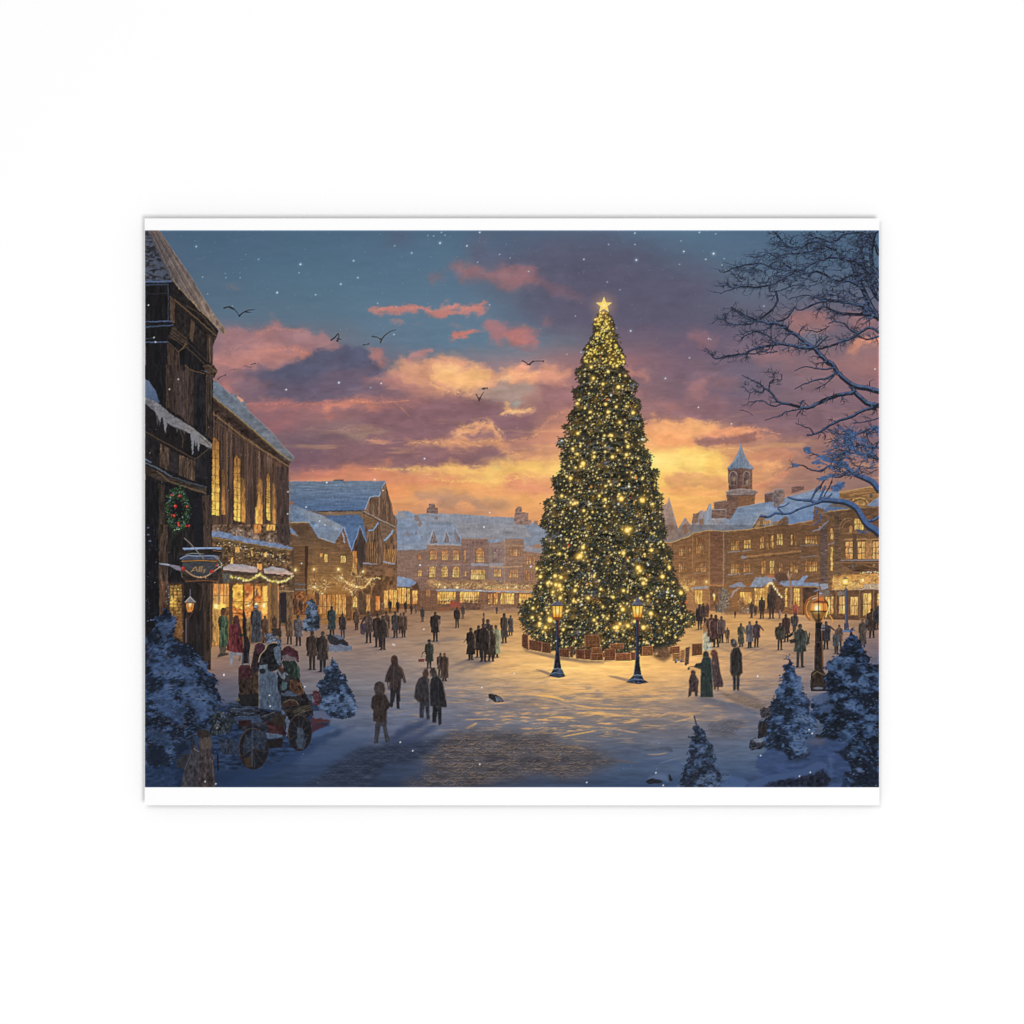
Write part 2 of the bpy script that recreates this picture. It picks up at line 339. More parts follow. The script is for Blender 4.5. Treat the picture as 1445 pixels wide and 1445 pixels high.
crisp(None, '978,623 988,617 998,615 1008,619 1020,616 1040,615 1064,609 1068,622 1040,625 1020,627 1000,630 984,627', (152,108,102)); crisp(None, '985,614 1000,609 1030,605 1050,604 1066,606 1060,610 1030,614 1008,616', (236,160,118), .7, 1.4)
crisp(None, '920,600 945,596 980,604 1010,600 1000,612 960,620 925,618', (246,176,120), .6, 2); crisp(None, '915,612 950,610 985,622 975,632 930,630', (248,166,112), .6, 2)
addglow(926, 651, 40, 17, (255,236,150), .8); streak(None, '920,645 945,640 970,646 1000,640', 3, (255,226,140)); streak(None, '920,660 950,664 975,668 1000,662 1022,668', 2.2, (255,214,126)); streak(None, '930,676 960,682 990,678', 2, (255,210,124))
crisp(None, '934,672 955,666 990,668 1024,674 1024,692 990,688 950,690 938,684', (212,148,106), .6, 1.4); crisp(None, '925,690 960,686 1000,692 1022,696 1000,702 950,698', (240,166,108), .6, 1.2); streak(None, '922,700 960,704 1000,700 1022,704', 2, (252,196,116)); streak(None, '980,628 1010,634 1040,632 1066,638', 2.4, (250,196,120)); crisp(None, '1060,640 1100,630 1130,640 1100,650 1070,650', (206,138,106), .5, 1.4)
streak('R2', '450,830 490,800 540,790 600,750 660,720', 4, (240,164,118)); streak('R2', '430,700 500,715 560,705 660,680', 3, (246,178,114)); streak('R2', '300,430 420,420 540,440 640,470', 4, (246,168,120)); streak('R2', '40,380 150,390 230,380', 3, (250,190,124))
for q_, w_, c_, a_ in (('870,495 900,470 940,420 1000,398 1075,390 1150,420 1205,455 1215,500', 4, (250,192,124), .9), ('530,540 620,520 760,525 880,520 960,530 1050,550', 4, (246,180,120), .85), ('1000,520 1100,515 1200,505', 3, (248,190,120), .7), ('1190,330 1230,320 1300,318 1400,295', 4, (252,204,140), .85), ('700,110 760,150 830,170 880,180 950,205 1000,190', 4, (252,196,132), .8), ('1080,120 1180,100 1290,50 1400,70', 5, (252,198,134), .7), ('270,505 340,515 400,540', 3, (236,164,122), .7), ('60,440 160,430 260,440', 4, (190,152,122), .6),
        ('150,240 300,250 420,250 560,240', 3, (240,160,122), .7), ('480,260 540,320 570,350', 2, (206,140,116), .7), ('300,700 500,708 700,700 900,695 1050,680', 4, (255,208,120), .8), ('700,760 860,790 1000,780 1200,790 1340,755', 4, (255,206,120), .8), ('590,950 640,928 700,916 760,930', 4, (240,168,112), .8), ('870,965 920,928 960,938 1000,972', 4, (242,170,112), .8), ('430,980 520,975 600,985', 3, (232,160,112), .6), ('1180,600 1240,585 1320,610', 3, (252,190,120), .7)): streak('M2', q_, w_, c_, a_)
for q_, w_, c_, a_ in (('20,745 70,760 110,742 180,765 250,735 310,770', 4, (255,196,120), .8), ('210,440 260,370 330,330 420,300', 4, (232,160,120), .6), ('0,510 120,495 220,450', 4, (240,168,118), .7), ('900,385 1000,368 1120,398 1240,378 1330,382', 4, (250,184,124), .8), ('60,90 130,70 200,40', 4, (252,196,134), .7), ('0,310 80,310 150,290', 4, (252,204,140), .8)): streak('N2', q_, w_, c_, a_)
streak('L1', '600,1010 700,980 860,900 960,840 1060,835 1200,860', 5, (206,140,124), .5); streak('L1', '900,990 1100,970 1230,1000', 4, (226,148,124), .8); streak('M1', '310,710 440,690 600,690 720,712 830,690 950,690 1080,690', 4, (220,146,128), .6); streak('L2', '800,262 1000,258 1250,262 1445,268', 4, (214,132,112), .7)
# stars
for x, y, r, a in [(424,373,2.2,.95),(391,413,1.6,1),(277,348,2.2,.55),(286,391,1,.8),(365,366,2,.35),(481,401,1.7,1),(499,368,1.6,.95),(505,392,1.5,.9),
    (581,357,1.6,.8),(621,343,2.2,1),(677,328,1.7,1),(659,347,1.7,1),(674,370,1,.8),(557,347,1.3,.7),(533,428,1.2,.8),(691,430,1.2,.9),(556,472,1.4,1),
    (559,433,1,.7),(705,359,1.1,.8),(824,366,1.6,.8),(898,367,2.4,1),(896,329,1.6,1),(896,345,1.2,.9),(965,355,1.8,1),(1007,358,2.6,1),(996,366,1.5,.9),
    (987,328,1.5,1),(1010,330,1.2,.8),(859,345,1.2,.8),(890,467,2,.9),(857,398,1.3,.7),(959,373,1,.7),(875,409,1.2,.6),(939,534,1.8,.9),(1000,478,1.5,.9),
    (1003,479,1,.8),(973,505,1.4,.9),(478,540,1.7,.9),(523,547,1.2,.7),(538,541,1,.7),(599,647,1.4,.9),(403,550,1.3,.7),(422,385,1.1,.8),(445,416,1,.6),
    (446,416,1.2,.6),(319,392,1,.6),(339,392,1,.6),(318,386,.9,.5),(293,415,1,.6),(328,432,1,.5),(870,463,1,.6),(812,446,1.1,.7),(820,497,1.4,.8),(800,500,1.2,.7),
    (1078,432,1.4,.8),(746,383,1.4,.8),(1019,374,1.2,.8),(1022,365,1,.7),(961,340,1,.7),(720,364,1,.6),(628,332,1,.7),(612,333,1.1,.7),(604,332,.9,.6),(623,328,1.2,.8)]:
    glow(x, y, r * 2.6, (150,178,200), .55 * a); dab(x, y, r * .62, r * .55, rnd.uniform(-.5, .5), (226,236,242), a, 1.6)
for i in range(620):
    y = 325 + 330 * rnd.random() ** 1.5; x = rnd.uniform(206, 1240)
    dab(x, y, rnd.uniform(.35, .8), rnd.uniform(.35, .7), 0, (190,205,216), rnd.uniform(.12, .5) * (1 if y < 480 else .5), 1.5)
for i in range(60):
    x = rnd.uniform(206, 1240); y = rnd.uniform(326, 420)
    dab(x, y, rnd.uniform(1.5, 3), rnd.uniform(1.2, 2), rnd.uniform(-.6, .6), (120,146,166), rnd.uniform(.06, .18), 1)

# ------------------------------------------------------------------ snowy square
SQUARE = element('snowy_square', 'snow covered town square with warm light and blue shade, bare cobbles showing')
YGG = [850, 880, 910, 940, 970, 1000, 1030, 1060, 1085, 1111]
G = colourgrid(XG, YGG, [
 [(60,60,80),(185,135,78),(150,112,82),(130,96,70),(150,110,80),(150,118,92),(165,128,92),(180,140,90),(180,140,90),(195,148,95),(205,155,100),(182,136,92),(150,112,82)],
 [(60,60,80),(190,140,80),(150,115,90),(140,108,88),(148,116,95),(160,126,98),(190,145,95),(185,142,85),(180,135,80),(200,155,100),(205,158,104),(185,145,108),(145,116,100)],
 [(50,60,85),(172,132,95),(142,118,104),(142,119,108),(152,126,110),(168,138,112),(212,165,110),(208,162,98),(195,148,88),(208,162,104),(200,156,110),(172,139,112),(125,108,110)],
 [(45,58,85),(140,112,100),(128,112,110),(126,115,114),(138,122,118),(160,136,118),(228,178,116),(255,204,126),(255,200,120),(240,184,116),(192,151,115),(152,129,118),(92,96,115)],
 [(42,58,88),(90,90,105),(108,102,110),(112,110,118),(120,116,122),(136,124,122),(176,146,118),(214,168,112),(214,166,112),(194,156,116),(162,136,118),(126,116,120),(75,88,112)],
 [(38,52,80),(70,78,100),(88,92,112),(98,104,122),(104,108,125),(112,112,124),(134,122,120),(152,132,118),(152,130,112),(142,124,116),(125,115,120),(100,102,118),(65,80,108)],
 [(34,48,72),(50,64,90),(64,76,102),(84,96,120),(92,100,122),(96,102,122),(104,106,118),(112,108,112),(108,106,114),(108,107,117),(98,102,118),(80,90,112),(55,72,100)],
 [(30,42,64),(40,54,80),(48,62,90),(60,74,100),(66,78,102),(80,86,104),(88,92,106),(88,93,108),(82,91,112),(88,99,121),(84,97,120),(62,79,107),(45,62,92)],
 [(30,42,64),(36,50,76),(46,60,86),(54,68,95),(54,66,90),(66,74,94),(74,80,98),(74,82,102),(70,84,108),(75,90,116),(70,87,114),(50,67,98),(40,54,80)],
 [(28,40,60),(34,46,70),(42,56,80),(48,60,82),(46,56,76),(52,60,80),(58,66,84),(56,68,90),(54,70,98),(54,71,100),(50,67,98),(38,51,76),(32,42,62)]])
_m = sstep(846, 850, PYY + fbm(30, 4, 70) * 1.0)
CAN[:] = CAN * (1 - _m[..., None]) + G * _m[..., None]
OWN[_m > .5] = CUR
# drifts: long flat undulations, finer farther away
_far = sstep(1000, 860, PYY)
_n = fbm(46, 5.5, 71) * (1 - _far) + fbm(26, 2.6, 72) * _far
_n2 = fbm(14, 2.4, 73)
CAN *= (1 + _m * (.034 * _n + .024 * _n2))[..., None]
# sun-lit crests of snow and blue troughs around the foot of the tree
reg = np.exp(-((PXX - 850) / 190) ** 2 - ((PYY - 985) / 42) ** 2) + .8 * np.exp(-((PXX - 800) / 110) ** 2 - ((PYY - 1020) / 22) ** 2)
reg = np.clip(reg, 0, 1) * sstep(950, 975, PYY)
rp = .7 * fbm(30, 3.0, 74) + .85 * fbm(13, 1.5, 75)
_t = (sstep(-.2, 2.2, -rp) * reg * .42)[..., None]; CAN += (arr((100,102,116)) - CAN) * _t
_t = (sstep(.2, 2.6, rp) * reg * .66)[..., None]; CAN += (arr((252,190,112)) - CAN) * _t
reg2 = np.clip(np.exp(-((PXX - 690) / 130) ** 2 - ((PYY - 1000) / 60) ** 2) + np.exp(-((PXX - 1050) / 90) ** 2 - ((PYY - 960) / 60) ** 2), 0, 1)
_t = (sstep(.4, 2.6, rp) * reg2 * .4)[..., None]; CAN += (arr((206,160,112)) - CAN) * _t
_t = (sstep(.3, 2, -rp) * reg2 * .35)[..., None]; CAN += (arr((88,94,112)) - CAN) * _t
# long drift strokes
for k, s, c, w, a in [('N4','330,250 450,270 560,285 740,290',(236,178,108),5,.8),('N4','0,215 120,205 260,215 380,255 520,290 760,300',(104,106,118),4,.55),
    ('N4','180,200 280,210 360,225',(248,188,96),4,.8),('N4','560,410 700,425 860,455',(206,164,122),4,.6),('N4','400,380 520,400 700,440 880,470',(92,100,118),4,.5),
    ('N4','350,480 460,460 580,440',(244,184,94),3,.7),('N4','260,350 340,345 430,350',(244,184,94),3,.7),('N4','450,325 540,310 640,330 920,345',(240,182,96),2.2,.6),
    ('N4','1000,350 1080,320 1180,330 1240,345 1120,380',(222,170,110),5,.55),('N4','340,550 430,548 520,568',(232,170,100),3.5,.7),('N4','900,575 1060,560 1100,580',(66,72,84),8,.7),
    ('N4','940,600 1000,600 1060,590',(206,160,96),1.6,.8),('N4','600,590 800,560 1000,600 1200,580',(92,104,128),6,.4),('N4','700,700 900,660 1100,650 1200,700',(64,82,116),9,.45),
    ('N4','560,650 700,640 860,660',(100,86,84),5,.6),('N4','0,740 260,730 540,800',(62,78,108),8,.45),('N4','1020,660 1120,630 1240,610',(112,120,138),4,.5),
    ('M4','950,420 1020,390 960,425',(200,160,112),3,.7),('M4','860,200 1000,210 1300,210',(130,118,118),4,.4),('M4','900,290 1100,300 1400,280',(110,110,122),5,.4),
    ('M3','90,800 300,760 600,790',(112,104,112),5,.4),('M3','640,810 800,790 960,780',(110,100,106),4,.45),('M3','120,920 400,940 600,930',(120,110,112),5,.4),
    ('M3','900,960 1100,980 1300,960',(150,124,104),5,.35),('R3','380,900 560,830 800,830',(146,118,104),5,.5),
    ('R3','400,960 520,920 700,900',(150,124,110),4,.5),('R4','220,170 420,200 590,210',(160,130,104),5,.5),('R4','100,220 300,260 500,330',(74,86,110),9,.55),
    ('R4','240,180 330,230 480,280',(112,96,84),7,.6),('R4','200,380 300,375 380,385',(92,92,100),8,.6),('R4','120,440 240,440 330,470',(84,86,98),7,.6),
    ('R4','200,600 340,560 470,520',(92,106,130),5,.4),('R4','260,700 400,740 600,700',(52,70,104),8,.4),
    ('N3','150,1000 220,1000 270,1030 180,1050',(150,122,96),5,.6),('N3','140,870 330,910 560,930 700,925',(120,98,84),6,.65),('N3','560,1040 800,1000 900,980',(255,206,118),6,.45)]:
    pts = smooth(P(k, s), 4)
    line(pts, w * .25, w, c, a * .7, sm=0) if False else [dab((pts[i][0] + pts[i+1][0]) / 2, (pts[i][1] + pts[i+1][1]) / 2, abs(pts[i+1][0] - pts[i][0]) * .9 + 2, w * .45 * math.sin(math.pi * (i + .7) / len(pts)) + .4, math.atan2(pts[i+1][1] - pts[i][1], pts[i+1][0] - pts[i][0]), c, a * .55, 1.4) for i in range(len(pts) - 1)]
# bare cobbles
def cobbles(pts, base, ink, h, w, soft=4, a=.85, seed=1, la=.6):
    fill(pts, base, soft=soft, rag=(4, 22), a=a, tex=(.10, 16, 4))
    r = polymask(pts, 20); x0, y0, x1, y1, m = r; sl = (slice(y0, y1), slice(x0, x1))
    m = blur(m, soft * S); X = PXX[sl] + fbm(22, 12, 80)[sl] * 2.2; Y = PYY[sl] + fbm(30, 8, 81)[sl] * .7
    sc = .55 + .45 * sstep(1020, 1110, PYY[sl]); h = h; v = Y / h * 1.0; row = np.floor(v)
    u = (X + (row % 2) * w / 2 + np.sin(row * 12.9) * 3) / w; f = u - np.floor(u)
    d = np.abs((v - row) - (-.05 + .6 * 4 * f * (1 - f)))
    rn = fbm(10, 2.3, 83, 3)[sl]; d = np.minimum(d * 1.25 + .04, np.abs(rn) * .8 + .05)
    ln = np.clip(1 - d / .2, 0, 1) * sstep(-1.0, .5, fbm(20, 8, 82)[sl] + .4)
    t = (ln * m * la)[..., None]; CAN[sl] += (arr(ink) - CAN[sl]) * t
    dk = np.clip(1 - np.abs((v - row) - (-.05 + .6 * 4 * f * (1 - f)) - .28) / .3, 0, 1)
    t = (dk * m * .4)[..., None]; CAN[sl] += (arr(base) * .72 - CAN[sl]) * t
cobbles(P('M4', '-200,840 -60,760 60,640 260,560 460,520 640,500 860,490 760,560 640,620 560,660 420,680 360,720 300,830'), (46,53,70), (88,94,110), 4.2, 14, 5, .85, la=.5)
cobbles(P('M4', '850,445 1100,435 1300,450 1500,470 1620,520 1800,560 1900,610 2000,650 1880,680 1780,730 1640,760 1400,730 1240,760 1100,790 900,830 480,830 640,760 720,700 640,640 740,560'), (76,72,76), (182,144,106), 4.2, 15, 6, .8, la=.75)
cobbles(P('R4', '200,170 300,180 420,215 560,250 500,290 380,270 280,220'), (116,100,90), (176,140,104), 3, 8, 2.5, .6)
cobbles(P('R4', '130,390 360,375 380,400 330,460 250,490 150,460'), (84,84,94), (130,124,124), 3, 8, 3, .6)
# cast shade strokes in the picture: people and trees
for k, s, c, a in [('M4','430,480 560,400 690,355 720,370 640,410 520,490 420,530',(50,60,86),.8),('M4','500,530 620,440 740,395 780,405 690,470 560,545',(56,66,92),.75),
    ('M4','0,470 120,420 320,340 200,400 60,480',(50,62,90),.7),('M4','-160,600 60,500 300,430 330,480 240,540 60,640 -200,700',(66,82,112),.35),
    ('R4','0,210 200,220 480,330 480,380 260,290 60,240',(86,94,114),.5),('L4','580,800 900,690 1180,560 1260,480 1445,420 1445,450 1240,590 900,760 700,830',(40,56,86),.7),
    ('L4','560,560 760,560 760,690 900,700 640,800 590,830',(36,50,76),.6)]:
    fill(P(k, s), c, soft=3, a=a, rag=(2, 12))
# fallen bundle on the snow
# ------------------------------------------------------------------ far row of houses
def brick(pts, col, s=.06, fy=1.6, seed=90):
    fill(pts, col, tex=(s, 9, fy, seed))
    r = polymask(pts)
    if r is None: return
    for x, y in inside(pts, int(min(1600, r[4].sum() / S / S / 11))):
        L_ = rnd.uniform(1, 4); k = rnd.choice([.62, .72, .8, 1.22, 1.35])
        seg(x, y, x + L_, y + rnd.uniform(-.2, .2), .55, .5, tuple(min(255, v * k) for v in col), rnd.uniform(.15, .45), False)
def win(x0, y0, x1, y1, c0=(236,176,88), c1=(250,206,110), nx=3, ny=2, bar=(92,62,46), frame=(110,78,58), a=1, bw=.5, arch=0, fr=.8):
    w = x1 - x0; c0 = (c0[0], c0[1] * .95, c0[2] * .97); c1 = (c1[0], c1[1] * .95, c1[2] * .98)
    if arch:
        pts = [(x0, y1), (x0, y0 + arch)] + [(x0 + w / 2 - w / 2 * math.cos(t * math.pi / 6), y0 + arch - arch * math.sin(t * math.pi / 6)) for t in range(7)] + [(x1, y1)]
        if fr: fill([(x + (fr if x > x0 + w / 2 else -fr), y + (fr if y > y0 + arch else -fr)) for x, y in pts], frame, a=a)
        fill(pts, grad((x0, y0), c0, (x0, y1), c1), tex=(.13, 1.3, 5, 91), a=a)
    else:
        if fr: rect(x0 - fr, y0 - fr, x1 + fr, y1 + fr, frame, a=a)
        rect(x0, y0, x1, y1, grad((x0, y0), c0, (x0, y1), c1), tex=(.13, 1.3, 5, 91), a=a)
    hh = y1 - y0
    if w > 2.2:
        for j in range(2): xa = x0 + rnd.random() * w * .8; rect(xa, y0 + hh * rnd.uniform(.05, .5), min(x1, xa + w * rnd.uniform(.12, .3)), y1, tuple(v * rnd.uniform(.6, .8) for v in c0), a=a * .5, soft=.4)
        if hh > 4: glow((x0 + x1) / 2 + rnd.uniform(-.2, .2) * w, y1 - hh * rnd.uniform(.2, .5), w * .5, (255,232,160), .45 * a, 1.4, hh * .35)
    for i in range(1, nx): x = x0 + w * i / nx; seg(x, y0 + (arch * .3 if arch else 0), x, y1, bw, bw, bar, .85 * a)
    for i in range(1, ny): y = y0 + (y1 - y0) * i / ny; seg(x0, y, x1, y, bw, bw, bar, .8 * a)
def zwin(k, x0, y0, x1, y1, **kw):
    (a, b), (c, d) = P(k, f'{x0},{y0} {x1},{y1}'); win(a, b, c, d, **kw)
def L(k, s, w, c, a=1, sm=0, w1=None): line(P(k, s), w, w if w1 is None else w1, c, a, True, sm)
def F(k, s, c, **kw): fill(P(k, s), c, **kw)
def sprinkle(pts, n, cols, r0=.4, r1=.9, a=.9, own=True, asp=1):
    for x, y in inside(pts, n):
        r = rnd.uniform(r0, r1); dab(x, y, r, r * asp, 0, jit(rnd.choice(cols), 10), a * rnd.uniform(.6, 1), 2, own)
def plaster(k, s, c, n=0): fill(P(k, s), c, tex=(.05, 12, 4, 92))

element('town_house', 'long row of brick town houses with snowy blue roofs, chimneys and lit windows at the back of the square')
# roofs
F('c1', '150,245 190,235 190,190 320,190 420,235 560,225 700,222 900,225 1445,262 1700,275 1800,290 1900,330 2000,370 2200,420 2250,480 2250,700 2050,700 1445,620 1000,640 180,660 150,640', grad((560,722),(124,140,162),(640,775),(118,134,158)), tex=(.05, 14, 5, 93))
F('c1', '900,335 1300,340 1800,370 1900,520 1340,545 1010,545 960,430', (134,138,150), tex=(.05, 16, 4, 94))
F('c1', '500,225 900,225 1445,262 1900,310 1900,370 1300,335 900,335 560,330', (136,142,156), tex=(.04, 16, 4, 95), a=.8)
F('c1', '160,300 440,330 470,450 490,590 190,610', (112,134,166), tex=(.05, 10, 4, 95), a=.8)
F('c1', '400,240 440,240 500,350 480,395 440,380 455,320 400,310', (128,112,104))
F('c1', '660,290 685,250 710,295', (118,104,98)); F('c1', '285,490 310,430 340,490 330,520', (118,116,124)); F('c1', '400,490 425,430 450,490', (116,114,124))
F('c1', '585,190 585,95 665,95 668,145 705,150 705,220 560,220 560,160 585,150', (124,98,92), tex=(.1, 4, 2)); L('c1', '590,100 660,100', .8, (150,132,126)); F('c1', '185,265 200,190 280,185 290,265', (160,142,134), a=.5)
for s in ('600,600 650,440 690,560 690,600', '780,590 815,440 850,590', '930,590 905,430 985,540 980,590'):
    F('c1', s, (112,92,88), tex=(.1, 3, 3)); 
L('c1', '575,600 645,425 665,430', 1.1, (166,172,184)); L('c1', '650,425 720,590', 1.1, (140,152,176)); L('c1', '760,590 810,430 870,590', 1.1, (150,160,180)); L('c1', '880,600 905,400 925,400 1005,560', 1.4, (150,158,176))
F('c1', '860,600 905,410 985,600', (128,138,160), a=.55)
L('c1', '640,470 640,595', .5, (150,148,156)); L('c1', '805,480 805,590', .5, (150,148,156))
# chimneys near the tree
F('M2', '1280,1045 1285,985 1305,962 1330,965 1332,1000 1375,1005 1375,1050 1395,1050 1395,1084 1280,1084', (134,104,96), tex=(.1, 4, 2)); L('M2', '1285,1000 1330,1000', .6, (160,134,120)); F('M2', '1410,1084 1415,1060 1440,1060 1440,1084', (140,110,100))
# walls
brick(P('c1', '180,680 560,680 560,1440 150,1440 150,900 185,700'), (132,100,86), .05)
for x in (230, 330, 400, 520): L('c1', f'{x},690 {x},1050', .8, (118,92,82), .6)
F('c1', '185,640 560,610 560,680 180,690', (128,144,168), tex=(.05, 8, 3)); L('c1', '190,690 560,684', .7, (110,96,96))
brick(P('c1', '560,625 1000,632 1000,1440 560,1440'), (134,98,84), .05)
brick(P('c1', '1000,545 1340,545 1340,1440 1000,1440'), (130,98,88), .05)
brick(P('d1', '440,60 650,20 650,620 440,620'), (138,112,104), .04); brick(P('d1', '650,0 890,0 890,640 650,640'), (140,104,86), .05)
brick(P('d1', '890,160 1200,190 1200,660 890,640'), (146,106,82), .06); F('d1', '900,40 1000,100 1150,130 1170,190 900,160', (134,136,150), tex=(.05, 9, 3))
F('d1', '960,100 1100,60 1140,110 1130,130', (150,112,88))
F('d1', '0,0 110,0 110,85 0,85', (128,142,166), a=.0)
L('c1', '565,622 1000,630', 1.2, (166,122,86)); L('c1', '570,608 1000,622', 1.6, (150,160,180)); L('c1', '565,650 1000,655', .7, (156,116,84)); L('c1', '1005,545 1340,545 1445,530', 1.0, (160,120,92)); L('c1', '1005,560 1340,558', .8, (110,82,74))
L('d1', '430,90 650,75', .9, (156,128,116)); L('d1', '650,90 890,90', 1.3, (176,128,90)); L('d1', '660,20 890,20', .9, (160,120,92))
F('d1', '220,310 440,320 640,310 640,345 440,350 220,345', (142,142,152)); L('d1', '440,355 650,360 880,352', 1.1, (206,156,104)); L('d1', '650,0 652,600', 1.1, (168,134,108)); L('d1', '890,0 890,640', .8, (116,86,74))
L('d1', '215,60 215,520', .7, (112,86,80)); L('d1', '110,60 110,500', .6, (112,84,76)); L('d1', '440,60 440,600', .8, (112,88,82))
for x in (230, 285, 340): zwin('d1', x, 35, x + 40, 70, c0=(112,86,78), c1=(116,90,80), nx=1, ny=1, fr=0)
for x0, x1 in ((605, 680), (755, 830), (895, 965)): zwin('c1', x0, 690, x1, 815, c0=(206,134,76), c1=(248,196,96), nx=4, ny=3); L('c1', f'{x0-15},668 {x1+15},668', .9, (166,122,88))
for x0, x1 in ((590, 675), (750, 825), (895, 970)): zwin('c1', x0, 895, x1, 1035, c0=(232,178,84), c1=(252,206,104), nx=4, ny=4, arch=4); L('c1', f'{x0-10},880 {x1+10},880', .8, (160,150,150))
zwin('c1', 445, 740, 490, 810, c0=(190,120,70), c1=(214,140,80), nx=3, ny=1, a=.8); zwin('c1', 450, 935, 495, 1020, c0=(216,160,84), c1=(236,186,96), nx=2, ny=2, arch=3)
zwin('c1', 1032, 690, 1050, 845, c0=(200,136,76), c1=(240,186,96), nx=2, ny=2); zwin('c1', 1045, 955, 1070, 1020, c0=(226,170,86), c1=(236,180,90), nx=1, ny=2)
zwin('c1', 1190, 660, 1285, 845, c0=(224,152,76), c1=(246,180,90), nx=5, ny=5, arch=5, frame=(96,70,64)); zwin('c1', 1125, 940, 1300, 1060, c0=(236,182,92), c1=(254,210,120), nx=8, ny=2)
zwin('d1', 495, 125, 590, 290, c0=(118,96,92), c1=(126,104,98), nx=2, ny=1, frame=(126,102,96)); sprinkle(P('d1', '515,130 560,130 560,210 515,210'), 14, [(206,196,190)], .4, .8, .7)
zwin('d1', 520, 390, 600, 485, c0=(214,156,88), c1=(232,176,96), nx=4, ny=2); zwin('d1', 720, 120, 850, 215, c0=(150,106,76), c1=(214,156,90), nx=4, ny=2); zwin('d1', 715, 395, 820, 490, c0=(176,124,80), c1=(226,168,92), nx=5, ny=2)
for x in (930, 960, 1010, 1080, 1120): zwin('d1', x, 225, x + 22, 330, c0=(198,132,78), c1=(224,160,88), nx=1, ny=2, a=.8)
for x in (920, 950, 985): zwin('d1', x, 400, x + 18, 520, c0=(190,126,76), c1=(200,136,80), nx=1, ny=1, a=.7)
for y in range(380, 640, 60): L('d1', f'0,{y} 430,{y}', .4, (116,88,76), .3)
for y in (230, 250, 300): L('d1', f'660,{y} 880,{y}', .5, (168,122,86), .6)
# garland of bare vines and fairy lights above the shop fronts
F('c2', '560,260 640,235 760,260 1100,250 1445,260 1445,360 680,370 560,330', (150,110,76), soft=1, tex=(.12, 4, 2), a=.85); F('d1', '0,540 440,520 640,560 1030,560 1030,660 0,650', (152,112,80), soft=1, tex=(.12, 4, 2), a=.75)
for i in range(190):
    x = rnd.uniform(602, 754); y = rnd.uniform(818, 832) + (4 if x < 640 else 0)
    seg(x, y, x + rnd.uniform(-4, 4), y + rnd.uniform(-4, 2), .5, .3, jit(rnd.choice([(196,150,92), (116,82,58), (214,170,104)]), 10), .7)
sprinkle(P('c2', '560,250 660,240 720,300 1300,290 1445,330 1445,370 700,370 570,330'), 170, [(248,206,110), (255,224,140), (222,170,84)], .4, .8); sprinkle(P('d1', '400,580 1030,570 1030,650 400,640'), 150, [(248,206,110), (255,226,150), (222,170,84)], .4, .9)
for k, x, y in (('c2',790,350),('c2',950,350),('c2',720,310),('d1',45,625),('d1',795,612),('d1',680,622),('c2',262,262)):
    px, py = P(k, f'{x},{y}')[0]; glow(px, py, 5, (255,210,110), .8); dab(px, py, 1.3, 1.3, 0, (255,240,180))
# shop fronts
F('c2', '670,375 900,365 1300,390 1445,395 1445,410 680,395', (150,146,150)); F('d1', '0,650 380,655 640,665 820,665 1030,670 1030,690 800,685 0,680', (156,150,152), tex=(.08, 6, 2))
brick(P('c2', '420,380 680,395 1300,405 1445,410 1445,640 900,640 680,650 430,660'), (124,84,62), .06); brick(P('d1', '300,690 800,690 1040,690 1040,880 300,880'), (132,90,66), .06)
zwin('c2', 695, 408, 925, 560, c0=(246,186,84), c1=(246,176,88), nx=8, ny=2, bar=(112,72,44)); zwin('c2', 985, 408, 1225, 545, c0=(246,190,90), c1=(236,168,84), nx=9, ny=2, bar=(112,72,44))
zwin('d1', 440, 700, 490, 835, c0=(196,136,74), c1=(230,168,84), nx=2, ny=2); zwin('d1', 515, 700, 560, 835, c0=(226,150,74), c1=(240,170,82), nx=2, ny=2); zwin('d1', 595, 695, 770, 830, c0=(250,190,88), c1=(252,200,98), nx=7, ny=3, bar=(150,100,56)); zwin('d1', 835, 705, 1025, 845, c0=(246,184,84), c1=(246,186,92), nx=6, ny=3, bar=(130,84,50))
for x in (340, 390, 640, 800): L('d1', f'{x},690 {x},880', 1, (140,100,74))
# planters, dark hedge and red parasol at the foot
for i in range(120):
    x = rnd.uniform(618, 690); y = rnd.uniform(846, 860); dab(x, y, rnd.uniform(1, 2.4), rnd.uniform(.8, 1.8), rnd.uniform(-.6, .6), jit((104,76,62), 14), .8, 1.4)
F('c2', '690,610 860,600 860,650 690,660', (140,86,58), soft=1); F('c2', '860,540 900,520 940,535 930,600 860,600', (160,72,56), soft=.8)
for i in range(46): x, y = P('c2', f'{rnd.uniform(1030,1250)},{rnd.uniform(520,640)}')[0]; dab(x, y, 1.8, 1.4, 0, jit((96,72,62), 12), .8, 1.4)
F('d1', '0,800 80,800 100,880 0,880', (150,76,58), soft=1, a=.8)
F('d1', '380,860 640,850 800,880 1040,890 1040,930 380,920', (150,112,88), soft=2, tex=(.08, 9, 2))
for k, s in (('d1','420,885 640,885'),('d1','640,860 860,870'),('c2','700,640 900,640')): L(k, s, 1.2, (122,84,64), .7)
